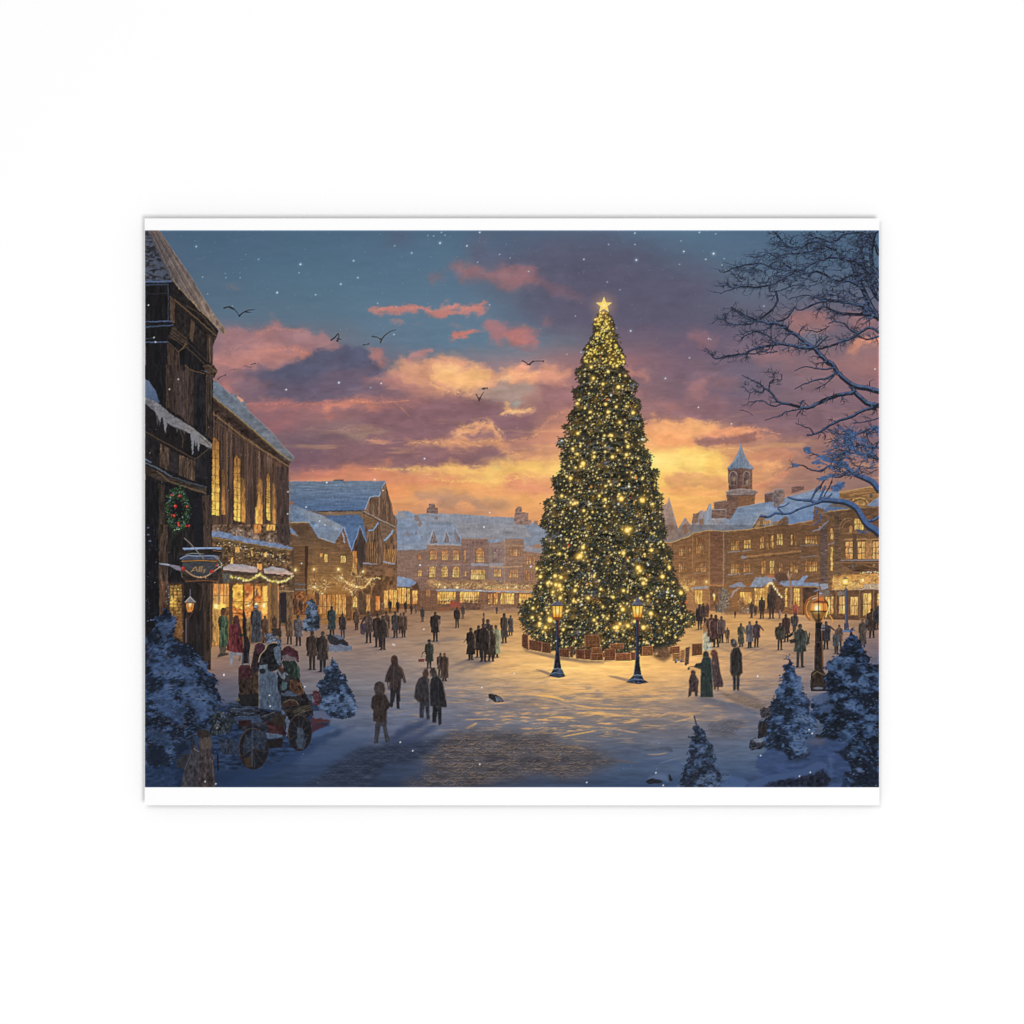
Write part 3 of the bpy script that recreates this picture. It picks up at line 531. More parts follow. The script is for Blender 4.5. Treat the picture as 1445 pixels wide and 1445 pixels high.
# small snowy porch before the gabled hall
F('c2', '0,260 60,230 160,340 440,370 470,380 470,620 0,640', (120,80,54), tex=(.08, 4, 6))
for x0, x1, y0 in ((5,70,330),(75,130,330),(160,235,355),(245,300,355),(310,345,360),(380,440,390)): zwin('c2', x0, y0, x1, 560, c0=(248,186,92), c1=(248,180,84), nx=2, ny=2, bar=(120,76,42), frame=(96,60,40))
F('c2', '60,235 130,205 330,230 430,290 350,345 150,345 100,290', grad((555,815),(136,150,172),(570,828),(116,134,164)), tex=(.05, 6, 3)); L('c2', '430,285 470,385', 1.4, (92,64,52)); F('c2', '360,345 430,300 460,380 400,370', (88,62,48))
zwin('c2', 550, 380, 600, 470, c0=(206,140,74), c1=(216,150,76), nx=2, ny=1); F('c2', '440,380 680,380 680,640 440,640', (120,84,66), a=.35)
for x in (470, 510, 540, 610, 640): L('c2', f'{x},380 {x},620', .7, (100,70,56), .7)
# evening haze of the far row, part of the printed colours
def veil(k, s, c, a, soft=6): fill(P(k, s), c, soft=soft, a=a, own=False)
veil('c1', '160,240 1445,240 2250,360 2250,1000 160,1000', (158,132,116), .16)

# ------------------------------------------------------------------ brick house and gabled hall on the left
element('gabled_hall', 'dark timber hall with a wide snowy blue roof and steep gables')
F('b1', '1300,85 1340,250 1380,370 1400,500 1445,560 1445,1084 1445,1760 880,1860 860,700 1000,480 1040,440 1090,280 1230,270 1250,150', (112,84,66), tex=(.14, 2, 14, 96))
F('b1', '30,300 1000,400 1000,600 30,600', (96,82,76))
F('b1', '40,82 1290,75 1300,95 1240,170 1220,265 1090,280 1035,445 800,470 300,450 40,400', grad((450,680),(104,120,140),(450,722),(76,100,138)), tex=(.06, 26, 1.6, 97))
for i in range(26): x, y = P('b1', f'{rnd.uniform(100,1050)},{rnd.uniform(120,430)}')[0]; seg(x, y, x + rnd.uniform(4, 12), y - .3, .7, .3, jit((112,136,166), 12), .35)
L('b1', '1300,90 1240,180 1225,265 1095,285 1035,445', 1.1, (146,164,188)); L('b1', '1000,455 1230,570 1420,660', 1.4, (150,136,124)); L('b1', '1000,470 1230,590 1420,680', 1.0, (62,48,42)); L('b1', '440,462 1035,455', 1.3, (56,48,48)); F('b1', '440,470 1010,465 1020,560 500,510', (122,98,76), tex=(.08, 8, 2))
F('b1', '635,75 640,58 765,58 770,75', (82,76,82))
L('b1', '735,170 735,215', 2.2, (84,104,132)); L('b1', '1240,170 1240,480', 1.2, (90,68,56)); L('b1', '1300,110 1310,500', 1.2, (126,98,76)); L('b1', '1345,280 1360,560', 1, (84,66,56))
for x in (1100, 1165, 1200, 1270): L('b1', f'{x},310 {x},500', 1.4, (74,62,58), .9)
F('b1', '1020,500 1240,600 1200,700 1070,700', (118,88,62), tex=(.08, 6, 2)); F('b1', '1240,590 1410,680 1300,800 1250,780', (114,88,70), tex=(.08, 6, 2))
# steep gables with snow-edged barge boards
F('b1', '530,515 960,510 1010,560 1060,830 980,660 870,960 770,680 640,600', grad((480,727),(78,102,140),(495,770),(84,108,144)), tex=(.05, 6, 4, 98)); L('b1', '770,670 870,965 975,655', 1.6, (120,146,186)); L('b1', '970,650 1050,850', 2.6, (104,128,164))
F('b1', '870,970 975,665 1050,860 1060,1840 870,1860', (80,62,54), tex=(.14, 2, 12, 96)); F('b1', '970,720 1010,830 1040,1084 960,1084 940,900', (66,54,50), soft=1)
zwin('b1', 880, 975, 935, 1340, c0=(190,128,60), c1=(244,190,92), nx=3, ny=5, frame=(70,50,40)); L('b1', '1000,860 1000,1300', 1.6, (60,50,48))
F('b1', '1060,720 1130,700 1215,590 1250,820 1260,1340 1050,1340', (104,78,60), tex=(.16, 1.6, 14, 96)); F('b1', '1075,705 1140,695 1215,590 1220,620 1150,710 1080,720', (126,148,178)); L('b1', '1215,600 1250,830', 1.2, (78,62,54))
F('b1', '1260,820 1310,800 1400,690 1445,820 1445,1340 1260,1340', (112,82,60), tex=(.16, 1.6, 12, 96)); F('b1', '1270,830 1320,790 1405,680 1405,720 1340,810 1280,850', (132,152,180)); L('b1', '1400,690 1445,820', 1.0, (90,72,62))
for x in range(1050, 1200, 28): L('b1', f'{x},860 {x},1290', 1.0, jit((172,118,66), 16), .55); L('b1', f'{x+12},830 {x+12},1290', .8, (66,50,44), .8)
for x in range(1290, 1430, 26): L('b1', f'{x},950 {x},1280', 1.2, jit((206,144,74), 16), .75); L('b1', f'{x+12},900 {x+12},1280', .7, (74,52,42), .8)
L('b2', '1020,220 1190,240', 2, (140,146,160)); L('b2', '1270,205 1415,230', 2, (140,144,156)); F('b2', '1010,235 1445,240 1445,420 1010,420', (116,82,60), tex=(.1, 4, 3)); F('b2', '1290,290 1390,280 1390,400 1300,400', (142,98,66), soft=1)
F('b2', '860,350 1445,400 1445,850 860,950', (104,72,50), tex=(.16, 2.4, 6, 96))
F('b2', '1100,900 1130,560 1190,450 1240,450 1270,560 1270,880', (82,58,46), tex=(.1, 3, 5)); zwin('b2', 1175, 640, 1225, 820, c0=(222,120,56), c1=(246,150,66), nx=1, ny=1, bar=(150,80,40), frame=(96,60,40)); glow(*P('b2', '1195,740')[0], 6, (255,170,80), .5)
zwin('b2', 885, 640, 940, 780, c0=(236,188,96), c1=(255,214,120), nx=2, ny=2, arch=5, frame=(60,46,40))
for x in (1060, 1085): zwin('b2', x, 620, x + 16, 830, c0=(206,140,66), c1=(230,160,76), nx=1, ny=1)
F('b2', '960,580 1040,560 1060,880 950,880', (70,54,48), tex=(.1, 3, 5)); F('b2', '1270,560 1445,540 1445,820 1270,820', (150,98,54), tex=(.1, 3, 4))
for x0, x1 in ((1280,1330),(1345,1400),(1410,1445)): zwin('b2', x0, 570, x1, 790, c0=(250,184,92), c1=(246,176,84), nx=2, ny=2, bar=(130,80,44), frame=(104,66,42))

element('brick_house', 'warm brick house with a snowy hipped roof, wall lanterns and lit ground floor')
F('b1', '20,600 330,610 440,800 650,860 760,680 860,960 880,1084 880,1860 20,1975', grad((430,760),(104,78,58),(440,840),(150,104,58)), tex=(.06, 10, 1.3, 90))
for y in range(0, 420, 14): x0 = rnd.uniform(310, 420); L('b2', f'{x0},{y} {x0+rnd.uniform(60,420)},{y+rnd.uniform(-4,4)}', .6, jit((176,124,70), 14), .4); L('b2', f'{x0+60},{y+7} {x0+rnd.uniform(90,460)},{y+7}', .5, jit((84,60,46), 8), .45)
F('b1', '75,380 130,385 500,520 760,655 650,860 445,795 330,605 40,600 40,380', grad((410,740),(98,118,146),(470,745),(122,134,152)), tex=(.06, 7, 4, 98)); F('b1', '130,390 480,520 740,660 560,640 320,560', (138,142,150), soft=1.5, a=.7)
L('b1', '330,600 445,795 655,862 765,665', 1.6, (112,140,180)); L('b1', '85,606 325,604', 1.3, (178,150,116)); L('b1', '450,800 645,860', .7, (196,170,136)); L('b1', '200,420 320,540', .8, (96,124,166)); L('b1', '530,640 600,790', .9, (96,124,166)); F('b1', '75,340 120,345 125,385 75,385', (140,92,66))
F('b1', '75,650 190,770 75,730', (104,128,166)); L('b1', '75,735 185,775', .8, (170,150,130))
F('b1', '660,850 765,680 860,960 800,1000 680,900', (112,80,58), tex=(.1, 5, 1.4)); L('b1', '750,730 775,860', 1.6, (150,158,172)); F('b1', '110,640 325,620 325,700 200,780 130,700', (78,58,46), soft=1.5, a=.7)
F('b2', '270,0 315,0 300,640 270,640', (66,48,40)); F('b2', '110,0 270,0 270,640 110,640', (106,74,50), tex=(.07, 9, 1.3, 90)); F('b2', '0,0 130,30 130,560 0,560', (92,66,48), tex=(.08, 5, 2))
zwin('b2', 460, 95, 490, 140, c0=(206,146,70), c1=(226,164,80), nx=1, ny=1); zwin('b2', 520, 110, 562, 210, c0=(240,184,92), c1=(240,180,86), nx=2, ny=1, frame=(72,50,38)); zwin('b2', 725, 125, 790, 215, c0=(248,200,110), c1=(244,184,90), nx=3, ny=1, frame=(72,50,38))
L('b2', '150,490 270,495', 2.2, (96,92,96)); L('b2', '140,558 275,562', 2, (120,112,112)); L('b2', '0,580 110,585', 1.4, (176,130,74))
F('b2', '450,600 800,600 860,620 860,900 450,930', (140,92,48), tex=(.12, 2.5, 8))
for x0, x1, c in ((455,490,0),(500,540,0),(555,600,0),(615,655,0),(668,695,1),(705,735,1),(748,790,1)): zwin('b2', x0, 620, x1, 870, c0=(232,164,80) if c else (196,138,72), c1=(252,196,100) if c else (216,150,72), nx=2, ny=2, bar=(120,78,40), frame=(100,64,38), a=.92)
L('b2', '460,770 660,770', .8, (92,64,44)); F('b2', '800,640 870,640 870,950 800,950', (98,66,46), tex=(.1, 3, 4)); F('b2', '110,590 290,580 290,880 110,880', (120,76,44), tex=(.16, 2, 6)); F('b2', '0,600 40,600 40,900 0,900', (52,44,46)); F('b2', '300,620 450,600 450,900 300,900', (134,86,46), tex=(.12, 3, 6))
F('b2', '390,600 410,560 450,600 450,760 420,760', (78,56,44)); L('b2', '460,940 900,905', 1.6, (124,80,50))
for x0, y0, n in ((380, 420, 1), (540, 440, 1)):
    pass
# bare vines with fairy lights over the shop
def vine(cx, cy, r, n, cols, a=.8):
    for i in range(n):
        t = rnd.uniform(0, 6.28); x, y = cx, cy
        for j in range(rnd.randint(2, 4)):
            nx = x + math.cos(t) * r / 3.2; ny = y + math.sin(t) * r / 4; seg(x, y, nx, ny, .7, .4, jit(rnd.choice(cols), 12), a); x, y = nx, ny; t += rnd.uniform(-.9, .9)
for x, y, r in ((430,520,14),(520,500,12),(840,470,15),(980,520,16),(1080,470,12),(700,420,12),(930,400,14)): vine(*P('b2', f'{x},{y}')[0], r, 26, [(206,160,92), (92,66,50), (232,196,130), (120,88,62)])
def lights(k, s, n, jx=1.5, jy=1.2, cols=((255,222,140),(255,244,196),(244,190,96)), r=(.5, 1.0), gl=0):
    q = smooth(P(k, s), 6)
    for i in range(n):
        x, y = q[min(len(q) - 1, int(i / n * len(q)))]; x += rnd.uniform(-jx, jx); y += rnd.uniform(-jy, jy)
        if gl: glow(x, y, gl, (255,206,110), .35)
        rr = rnd.uniform(*r); dab(x, y, rr, rr, 0, rnd.choice(cols), .95, 2)
lights('b2', '700,380 760,430 830,485 900,515 960,530 1030,530 1080,480 1110,430', 60, gl=3); lights('b2', '340,520 400,500 420,540 500,600 530,460', 34, 3, 3); lights('b2', '760,560 860,570 880,640', 16, 2, 2); lights('b2', '1080,430 1160,410 1230,420', 16, gl=2)
for x, y in ((390,300),(700,300),(1010,330)):
    px, py = P('b2', f'{x},{y}')[0]; seg(px, py + 2, px, py + 12, .8, .8, (70,50,40)); glow(px, py, 9, (255,196,90), .75); dab(px, py, 1.6, 2.2, 0, (255,226,140)); dab(px, py, .9, 1.3, 0, (255,246,200))
veil('b2', '300,380 860,380 1445,480 1445,900 300,900', (236,160,70), .13, 10)
# ------------------------------------------------------------------ right side of the square
element('church_tower', 'brick clock tower with a flared snowy spire against the sunset')
F('R2', '275,700 440,700 440,860 460,860 455,1100 265,1100 265,870 280,860', grad((1026,700),(104,74,66),(1064,700),(120,86,68)), tex=(.08, 5, 1.3, 90))
F('R2', '280,705 360,705 360,855 285,860', (92,68,66), a=.6, tex=(.08, 4, 1.4)); F('R2', '345,880 455,880 455,1100 345,1100', (136,92,62), tex=(.06, 5, 1.2, 90), a=.7)
F('R2', '362,530 385,600 410,650 455,705 440,712 360,700 280,712 268,703 310,655 340,600', grad((1035,650),(104,118,140),(1062,650),(128,138,154)), tex=(.05, 2, 6)); L('R2', '362,530 345,610 318,655 275,700', .8, (150,158,168)); L('R2', '362,530 362,560', .7, (120,120,132)); L('R2', '362,560 390,690', .6, (140,148,160))
L('R2', '270,706 360,700 450,708', .9, (92,84,92))
for cx in (313, 403):
    x, y = P('R2', f'{cx},770')[0]; win(x - 5, y - 9, x + 4, y + 9, c0=(96,78,76), c1=(110,88,80), nx=1, ny=1, arch=5, frame=(138,120,112)); line([(x - 5.5, y - 5), (x - 3, y - 9), (x, y - 10), (x + 3, y - 9), (x + 5, y - 5)], .8, .8, (150,132,124)); sprinkle([(x - 4, y - 6), (x + 3, y - 6), (x + 3, y + 5), (x - 4, y + 5)], 9, [(140,122,114), (72,58,58)], .5, .9, .8)
F('R2', '258,862 290,850 360,842 440,848 485,860 460,885 265,885', (134,116,112), tex=(.05, 6, 2)); L('R2', '260,862 300,850 360,842 440,848 484,860', .9, (160,146,138)); L('R2', '265,886 460,884', .8, (84,62,56)); F('R2', '265,885 345,885 345,1100 265,1100', (104,78,68), tex=(.08, 5, 1.2, 90), a=.8)

element('corner_house', 'long brick house row with snowy roofs, dormers and glowing windows right of the big tree')
# distant pointed roofs beside the tree
F('e1', '20,290 90,285 125,200 150,300 200,480 240,590 330,450 420,560 420,760 0,760', grad((930,720),(148,122,112),(960,760),(150,128,124)), tex=(.05, 4, 5)); L('e1', '125,205 60,420', .8, (168,142,126)); L('e1', '125,205 235,590', 1.2, (150,140,144)); L('e1', '330,455 205,720', 1.6, (140,140,154)); F('e1', '300,560 340,520 370,640 320,680', (146,110,92)); F('e1', '120,500 180,520 200,610 120,610', (136,106,96), soft=1)
F('e1', '410,560 430,410 500,390 520,365 600,370 640,275 665,280 670,345 860,345 870,480 870,600 400,640', (140,128,130), tex=(.07, 4, 4)); F('e1', '430,410 500,390 490,520 420,520', (124,96,86), tex=(.08, 3, 2)); F('e1', '500,480 560,470 560,580 510,580', (130,98,82), soft=.7); F('e1', '575,400 635,330 640,275 665,280 668,600 575,600', (138,146,162), tex=(.04, 3, 5)); L('e1', '640,300 590,600', .8, (156,162,174))
F('e1', '695,260 860,232 1000,250 1000,520 860,520 860,345 700,345', (116,86,74), tex=(.09, 4, 1.3, 90)); F('e1', '670,350 850,345 850,475 670,470', (118,90,80), tex=(.09, 4, 1.3, 90)); L('e1', '668,352 850,346', .9, (156,146,142)); L('e1', '670,472 850,468', 1.4, (156,156,164)); F('e1', '670,480 860,478 860,620 670,620', (138,132,138), tex=(.05, 3, 3)); L('e1', '700,255 860,232', .8, (150,132,122)); L('e1', '690,330 860,240', .5, (150,136,126), .5)
# roofs
F('e1', '0,730 180,745 420,640 660,600 870,470 900,480 1000,330 1445,240 1445,420 1300,400 1200,590 1445,545 1445,640 850,650 640,620 380,690 170,770 0,760', grad((1040,730),(116,132,156),(1050,760),(128,140,160)), tex=(.05, 12, 4, 97)); F('e1', '0,730 180,745 420,640 640,600 630,640 380,690 170,760 0,750', (140,136,148), a=.6)
F('e1', '420,560 870,500 1000,640 640,620 420,680', (134,138,152), tex=(.05, 8, 4), a=.8); L('e1', '1000,330 1445,240', .9, (150,158,170)); L('e1', '1000,330 905,470', .9, (100,104,120))
F('f1', '0,240 290,190 640,100 940,120 940,230 1100,330 800,370 640,470 620,480 290,545 280,450 50,545 0,550', grad((1100,710),(120,138,166),(1110,740),(106,130,168)), tex=(.05, 12, 4, 97)); L('f1', '300,180 640,90', .8, (150,160,178)); L('f1', '290,440 290,545', .8, (88,84,96)); L('f1', '290,545 620,490', .8, (176,140,92))
F('f1', '620,300 820,370 820,620 600,520', (112,84,66), tex=(.08, 5, 2))
F('f1', '940,230 1100,320 1445,300 1445,345 800,400 800,300', (104,92,88))
F('f1', '0,520 160,500 160,570 0,570', (140,110,84)); F('e1', '1290,390 1360,400 1445,420 1445,560 1320,580', (122,136,158))
F('f1', '155,520 240,440 280,450 290,560 160,580', (110,84,66), tex=(.09, 3, 1.5))
F('e1', '1170,620 1300,395 1350,470 1320,600 1280,590', (124,96,74), tex=(.1, 3, 2)); L('e1', '1165,600 1300,392 1390,430', 1.1, (150,148,152)); F('e1', '1210,600 1250,520 1290,500 1270,600', (166,128,84)); F('e1', '1325,500 1420,480 1420,530 1330,545', (204,148,84)); 
for x in (1345, 1370, 1395): L('e1', f'{x},490 {x},540', .8, (70,52,44))
# chimneys
F('f1', '0,160 100,130 110,100 240,85 245,250 120,340 100,250 0,245', (126,104,98), tex=(.1, 4, 1.4, 90)); L('f1', '0,160 100,135 110,100 240,88', 1.0, (150,148,156)); F('f1', '100,140 120,340 170,300 180,150', (112,98,98), tex=(.1, 2, 3)); F('f1', '330,55 500,50 490,100 330,145', (116,84,78), tex=(.08, 4, 1.4)); L('f1', '330,58 500,52', .8, (146,112,104)); F('e1', '1340,150 1445,120 1445,250 1345,260', (104,80,76), tex=(.1, 4, 1.4)); L('e1', '1340,155 1445,128', 1, (140,140,150))
# walls
brick(P('e1', '0,770 170,770 170,1620 0,1620'), (158,112,76), .06)
brick(P('e1', '170,770 380,700 420,660 640,625 640,1640 170,1620'), (140,96,64), .06); brick(P('e1', '640,625 830,630 830,1660 640,1640'), (124,84,64), .07); brick(P('e1', '830,640 1445,560 1445,1680 830,1650'), (128,90,62), .07)
brick(P('f1', '0,560 290,550 640,490 700,600 700,1710 0,1670'), (130,92,64), .06)
L('e1', '170,765 380,690 420,655 640,618 830,628 1100,610 1445,555', 1.2, (214,168,104)); L('e1', '170,780 640,640', .8, (96,68,54)); L('e1', '640,630 640,1600', 1.3, (176,124,78)); L('e1', '820,640 820,1500', 1.6, (170,134,104)); L('e1', '855,650 855,1450', 2.4, (112,84,70)); sprinkle(P('e1', '820,640 890,640 890,1300 820,1300'), 80, [(170,150,130), (86,66,58)], .4, .8, .7); L('e1', '170,780 175,1150', 1, (112,80,60)); L('e1', '425,660 425,1100', .9, (186,136,88))
L('e1', '1050,960 1445,910', 2.4, (176,124,76)); L('e1', '1050,985 1445,950', .9, (96,68,52)); L('e1', '880,895 1030,885', 1.3, (150,146,152)); L('e1', '1060,880 1170,868', 1.2, (150,146,152)); F('e1', '1050,990 1060,930 1130,960', (140,142,154)); L('f1', '0,930 440,880', 2.2, (172,122,76)); L('f1', '0,960 440,910', .8, (98,70,54)); L('e2', '880,280 1030,270', 1.3, (160,152,152)); L('e2', '1080,275 1190,258', 1.2, (150,146,150)); L('e2', '440,265 630,245', 1.1, (150,128,112)); L('f1', '445,810 670,800', .9, (140,132,132)); L('f1', '450,960 660,940', 1.0, (140,132,134)); L('f1', '445,820 455,1000', .7, (120,100,92))
for a, x0, y0, x1, y1, c, n in [('e1',250,830,400,945,0,6),('e1',470,710,565,910,0,4),('e1',915,750,1020,870,1,5),('e1',1080,740,1165,850,2,3),('e1',1285,690,1330,850,1,2),('e1',1370,670,1400,860,0,1),('e1',1420,680,1445,830,1,1),
      ('e2',250,120,350,250,0,4),('e2',470,125,600,245,0,6),('e2',915,140,1020,260,1,5),('e2',1075,130,1160,245,0,3),('e2',1300,100,1360,260,1,2),('e2',1420,100,1445,270,2,1),
      ('f1',15,680,40,840,0,1),('f1',75,680,105,835,2,1),('f1',150,665,215,805,2,3),('f1',325,670,345,800,2,1),('f1',370,680,405,805,0,2),('f1',510,690,655,785,1,5),
      ('f2',60,100,110,265,2,3),('f2',170,120,215,240,0,2),('f2',315,110,345,240,1,2),('f2',360,150,410,255,1,3),('f2',510,110,660,235,1,6)]:
    cc = [((150,104,66),(206,150,84)), ((176,124,70),(240,186,98)), ((246,196,106),(240,184,88))][c]
    zwin(a, x0, y0, x1, y1, c0=cc[0], c1=cc[1], nx=n, ny=2, bar=(82,58,44), frame=(112,78,54), bw=.7)
for i in range(170):
    x = rnd.uniform(950, 1160); y = rnd.uniform(765, 840); seg(x, y, x + rnd.uniform(2, 9), y + rnd.uniform(-.6, .2), .5, .4, jit(rnd.choice([(176,128,80), (98,70,54), (186,140,92)]), 10), .4)
# ground floor, awnings and vines
brick(P('e2', '230,330 640,360 640,830 350,830'), (160,110,68), .07); F('e2', '640,430 830,440 830,700 660,700', (112,78,56), tex=(.1, 3, 3)); brick(P('e2', '830,400 1445,330 1445,780 850,720'), (136,92,58), .07); brick(P('f2', '0,400 680,440 680,800 0,740'), (132,88,54), .08)
L('e2', '640,415 820,415', 2, (176,120,68)); F('e2', '400,440 600,420 630,425 620,450 400,470', (150,148,150))
zwin('e2', 455, 475, 550, 650, c0=(244,190,88), c1=(250,196,90), nx=3, ny=1, bar=(120,76,40)); zwin('e2', 690, 520, 710, 610, c0=(250,200,96), c1=(240,180,84), nx=1, ny=1); zwin('e2', 1030, 500, 1130, 660, c0=(246,190,88), c1=(240,180,84), nx=3, ny=2, bar=(120,76,40)); zwin('e2', 1135, 500, 1175, 640, c0=(214,154,74), c1=(244,190,90), nx=1, ny=1); zwin('e2', 1215, 450, 1340, 680, c0=(244,192,96), c1=(242,180,84), nx=4, ny=3, bar=(120,76,40))
F('e2', '890,420 1020,370 1050,380 1110,440 1000,430 900,440', (126,140,164), tex=(.05, 4, 3)); F('e2', '1150,440 1230,310 1330,310 1445,320 1445,400 1340,410 1300,435', (130,146,172), tex=(.05, 4, 3)); F('e2', '1340,300 1445,305 1445,370 1330,380', (138,150,172), tex=(.05, 4, 3)); L('e2', '1150,440 1300,435', .7, (96,78,70)); F('e2', '900,560 960,470 1040,440 970,500 920,580', (156,150,150), a=.8)
F('f2', '0,310 100,330 160,380 230,420 440,420 680,430 670,380 480,380 540,290 480,290 430,350 230,360 100,310', (132,148,176), tex=(.05, 4, 3)); L('f2', '230,425 680,438', .8, (176,140,104)); F('f2', '110,290 180,260 280,270 290,330 240,380 150,380', (96,68,54), rag=(2, 5), soft=1); F('f2', '0,290 90,270 120,300 90,320', (190,110,66), soft=1)
L('f2', '290,310 330,420 320,700', 2.6, (150,116,90), sm=3); L('f2', '280,270 305,310', 1.4, (176,140,110)); L('f2', '340,260 310,320', 1.2, (166,130,100)); L('f2', '290,230 300,300', 1, (190,160,130))
F('f2', '480,440 660,445 640,640 480,800', (76,56,46), tex=(.1, 3, 4)); zwin('f2', 248, 450, 275, 690, c0=(246,194,96), c1=(236,178,84), nx=1, ny=3); zwin('f2', 360, 450, 435, 680, c0=(248,196,98), c1=(244,188,92), nx=3, ny=4, bar=(130,84,48)); L('f2', '455,450 455,720', 2, (146,100,62)); L('f2', '225,440 225,700', 1.4, (130,88,56))
# dark arched porch with lights
F('f2', '20,760 20,560 40,440 70,390 110,420 180,520 230,580 245,720 200,760', (88,64,50), tex=(.12, 3, 4)); lights('f2', '25,440 70,385 110,440 160,500 215,570', 34, 1, 1, r=(.6, 1.2), gl=3); F('e2', '1340,420 1390,400 1380,720 1350,700', (206,150,72), soft=1); lights('e2', '1375,430 1400,400 1445,390', 12, 1, 1, gl=3)
vine(*P('e2', '330,420')[0], 16, 40, [(220,170,90), (150,104,64), (240,196,120)]); lights('e2', '250,520 300,430 340,470 430,380', 30, 3, 3, cols=((246,196,90),(255,226,130)), gl=4); vine(*P('e2', '300,310')[0], 12, 22, [(180,136,88), (128,92,64)])
for k, x, y, r in (('e2',605,370,9),('e2',280,510,8),('e2',700,540,5)):
    px, py = P(k, f'{x},{y}')[0]; glow(px, py, r, (255,200,96), .8); dab(px, py, 1.6, 2, 0, (255,224,130)); dab(px, py, .9, 1.1, 0, (255,246,200))
# shrub strung with lights
F('e2', '740,520 800,440 870,450 900,560 890,700 830,790 760,740', (98,88,82), rag=(3, 6), soft=1.2, tex=(.15, 2, 2)); sprinkle(P('e2', '740,500 800,440 870,450 900,560 890,700 830,780 760,740'), 220, [(170,154,136), (86,74,68), (206,186,156), (122,110,104)], .4, .8, .8)
F('e2', '830,700 1445,740 1445,780 830,790', (120,84,62), soft=1, a=.7); F('e2', '1000,570 1050,560 1120,700 1100,760 1020,770 1000,650', (124,88,58), soft=1, tex=(.15, 3, 3)); sprinkle(P('e2', '1050,680 1150,690 1150,770 1040,770'), 50, [(150,150,160), (206,190,160), (110,92,84)], .5, .9)
F('e2', '350,640 480,630 480,720 360,720', (150,104,70), soft=1)
veil('e1', '0,600 1445,500 1445,1900 0,1900', (214,146,74), .10, 10)

_k = (OWN == CUR) & (PYY > 740); _t = np.clip((PYY - 750) / 95, 0, 1); CAN[_k] *= (.84 + .16 * _t[_k])[:, None]
element('ornate_hall', 'grand ornate stone hall with arched gable and tall lit windows at the right edge')
brick(P('f1', '680,600 800,500 810,380 1060,345 1445,330 1445,1770 680,1700'), (116,84,60), .08)
F('f1', '700,600 790,510 790,1720 700,1700', (96,78,74), tex=(.1, 7, 1.2, 90)); L('f1', '610,630 690,600 800,500', 1.6, (140,142,158)); F('f1', '870,380 960,380 960,1740 880,1720', (104,80,64), tex=(.1, 5, 1.2, 90)); F('f1', '790,520 880,480 880,1120 790,1120', (124,88,60), tex=(.08, 4, 2))
F('f1', '940,130 1330,55 1445,60 1445,330 1100,330 940,230', (150,108,66), tex=(.08, 9, 2, 90)); L('f1', '940,135 1330,60 1445,65', 1.2, (190,146,96)); L('f1', '1000,200 1440,130', 1, (104,76,56)); L('f1', '950,160 1440,95', .8, (112,80,58)); 
for r, c in ((1, (196,150,92)), (.82, (126,90,58)), (.66, (184,136,80))): fill([(1213 + 14 * r * math.cos(t / 8 * math.pi), 713 - 12 * r * math.sin(t / 8 * math.pi)) for t in range(9)] , c, tex=(.1, 3, 2))
F('f1', '1290,290 1445,190 1445,310 1330,310', (126,142,172), tex=(.05, 4, 3)); L('f1', '1290,300 1445,190', .8, (160,168,184)); dab(*P('f1', '1345,175')[0], 2.4, 3, 0, (84,78,84)); F('f1', '730,370 800,310 1000,330 1090,350 980,350 800,375', (98,122,162)); L('f1', '800,375 1060,348', 1.1, (206,160,100)); L('f1', '680,400 800,390', 1, (150,128,110))
for x in range(820, 1060, 40): L('f1', f'{x},385 {x+4},520', .6, jit((150,108,70), 10), .4)
for r, c in ((1, (168,124,78)), (.86, (104,76,56)), (.7, (158,114,72)), (.55, (98,72,54))):
    x, y = P('f1', '1060,560')[0]; line([(x + 12.5 * r * math.cos(math.pi - t / 10 * math.pi * .62), y + 3 - 14 * r * math.sin(t / 10 * math.pi * .62)) for t in range(11)], .9, .9, c)
zwin('f1', 1065, 550, 1105, 640, c0=(196,140,78), c1=(226,170,92), nx=1, ny=1, arch=3); zwin('f1', 1140, 470, 1250, 605, c0=(255,206,100), c1=(255,216,110), nx=4, ny=2, bar=(84,60,44)); zwin('f1', 832, 590, 862, 725, c0=(206,156,92), c1=(250,206,120), nx=1, ny=2); zwin('f1', 830, 830, 856, 1130, c0=(250,210,110), c1=(255,206,100), nx=1, ny=5)
L('f1', '800,790 875,780', 1.4, (140,134,140)); L('f1', '980,650 1445,640', 1.4, (150,108,66)); L('f1', '1010,735 1445,725', 1.1, (196,148,96)); L('f1', '1180,640 1270,655 1330,600', 1.6, (88,108,144)); F('f1', '1110,650 1160,660 1170,1000 1115,1000', (92,72,60)); F('f1', '1280,740 1360,740 1360,980 1280,980', (176,122,76), tex=(.08, 3, 3))
for x0, x1 in ((1022, 1108), (1180, 1268), (1368, 1440)): zwin('f1', x0, 760, x1, 980, c0=(244,190,112), c1=(238,176,88), nx=2, ny=3, bar=(70,50,40), frame=(88,62,46), bw=.9)
L('f1', '960,1000 1445,992', 1.8, (126,122,130)); L('f1', '970,1020 1445,1012', 1.2, (70,56,50)); L('f2', '880,130 1445,120', .8, (160,112,70)); F('f2', '960,130 1445,130 1445,250 1130,240', (92,66,50), tex=(.16, 8, 1.4, 96)); L('f2', '1130,130 1445,200', 1.2, (120,84,58)); L('f2', '1250,140 1330,180 1440,150', .9, (140,96,62)); 
F('f2', '860,290 1445,260 1445,440 850,470', (196,138,74), tex=(.12, 4, 2)); F('f2', '1250,400 1445,390 1445,465 1230,465', (170,150,134), tex=(.06, 4, 2)); L('f2', '860,465 1445,465', 1.2, (176,156,140)); F('f2', '680,400 790,390 800,450 720,470', (140,146,164))
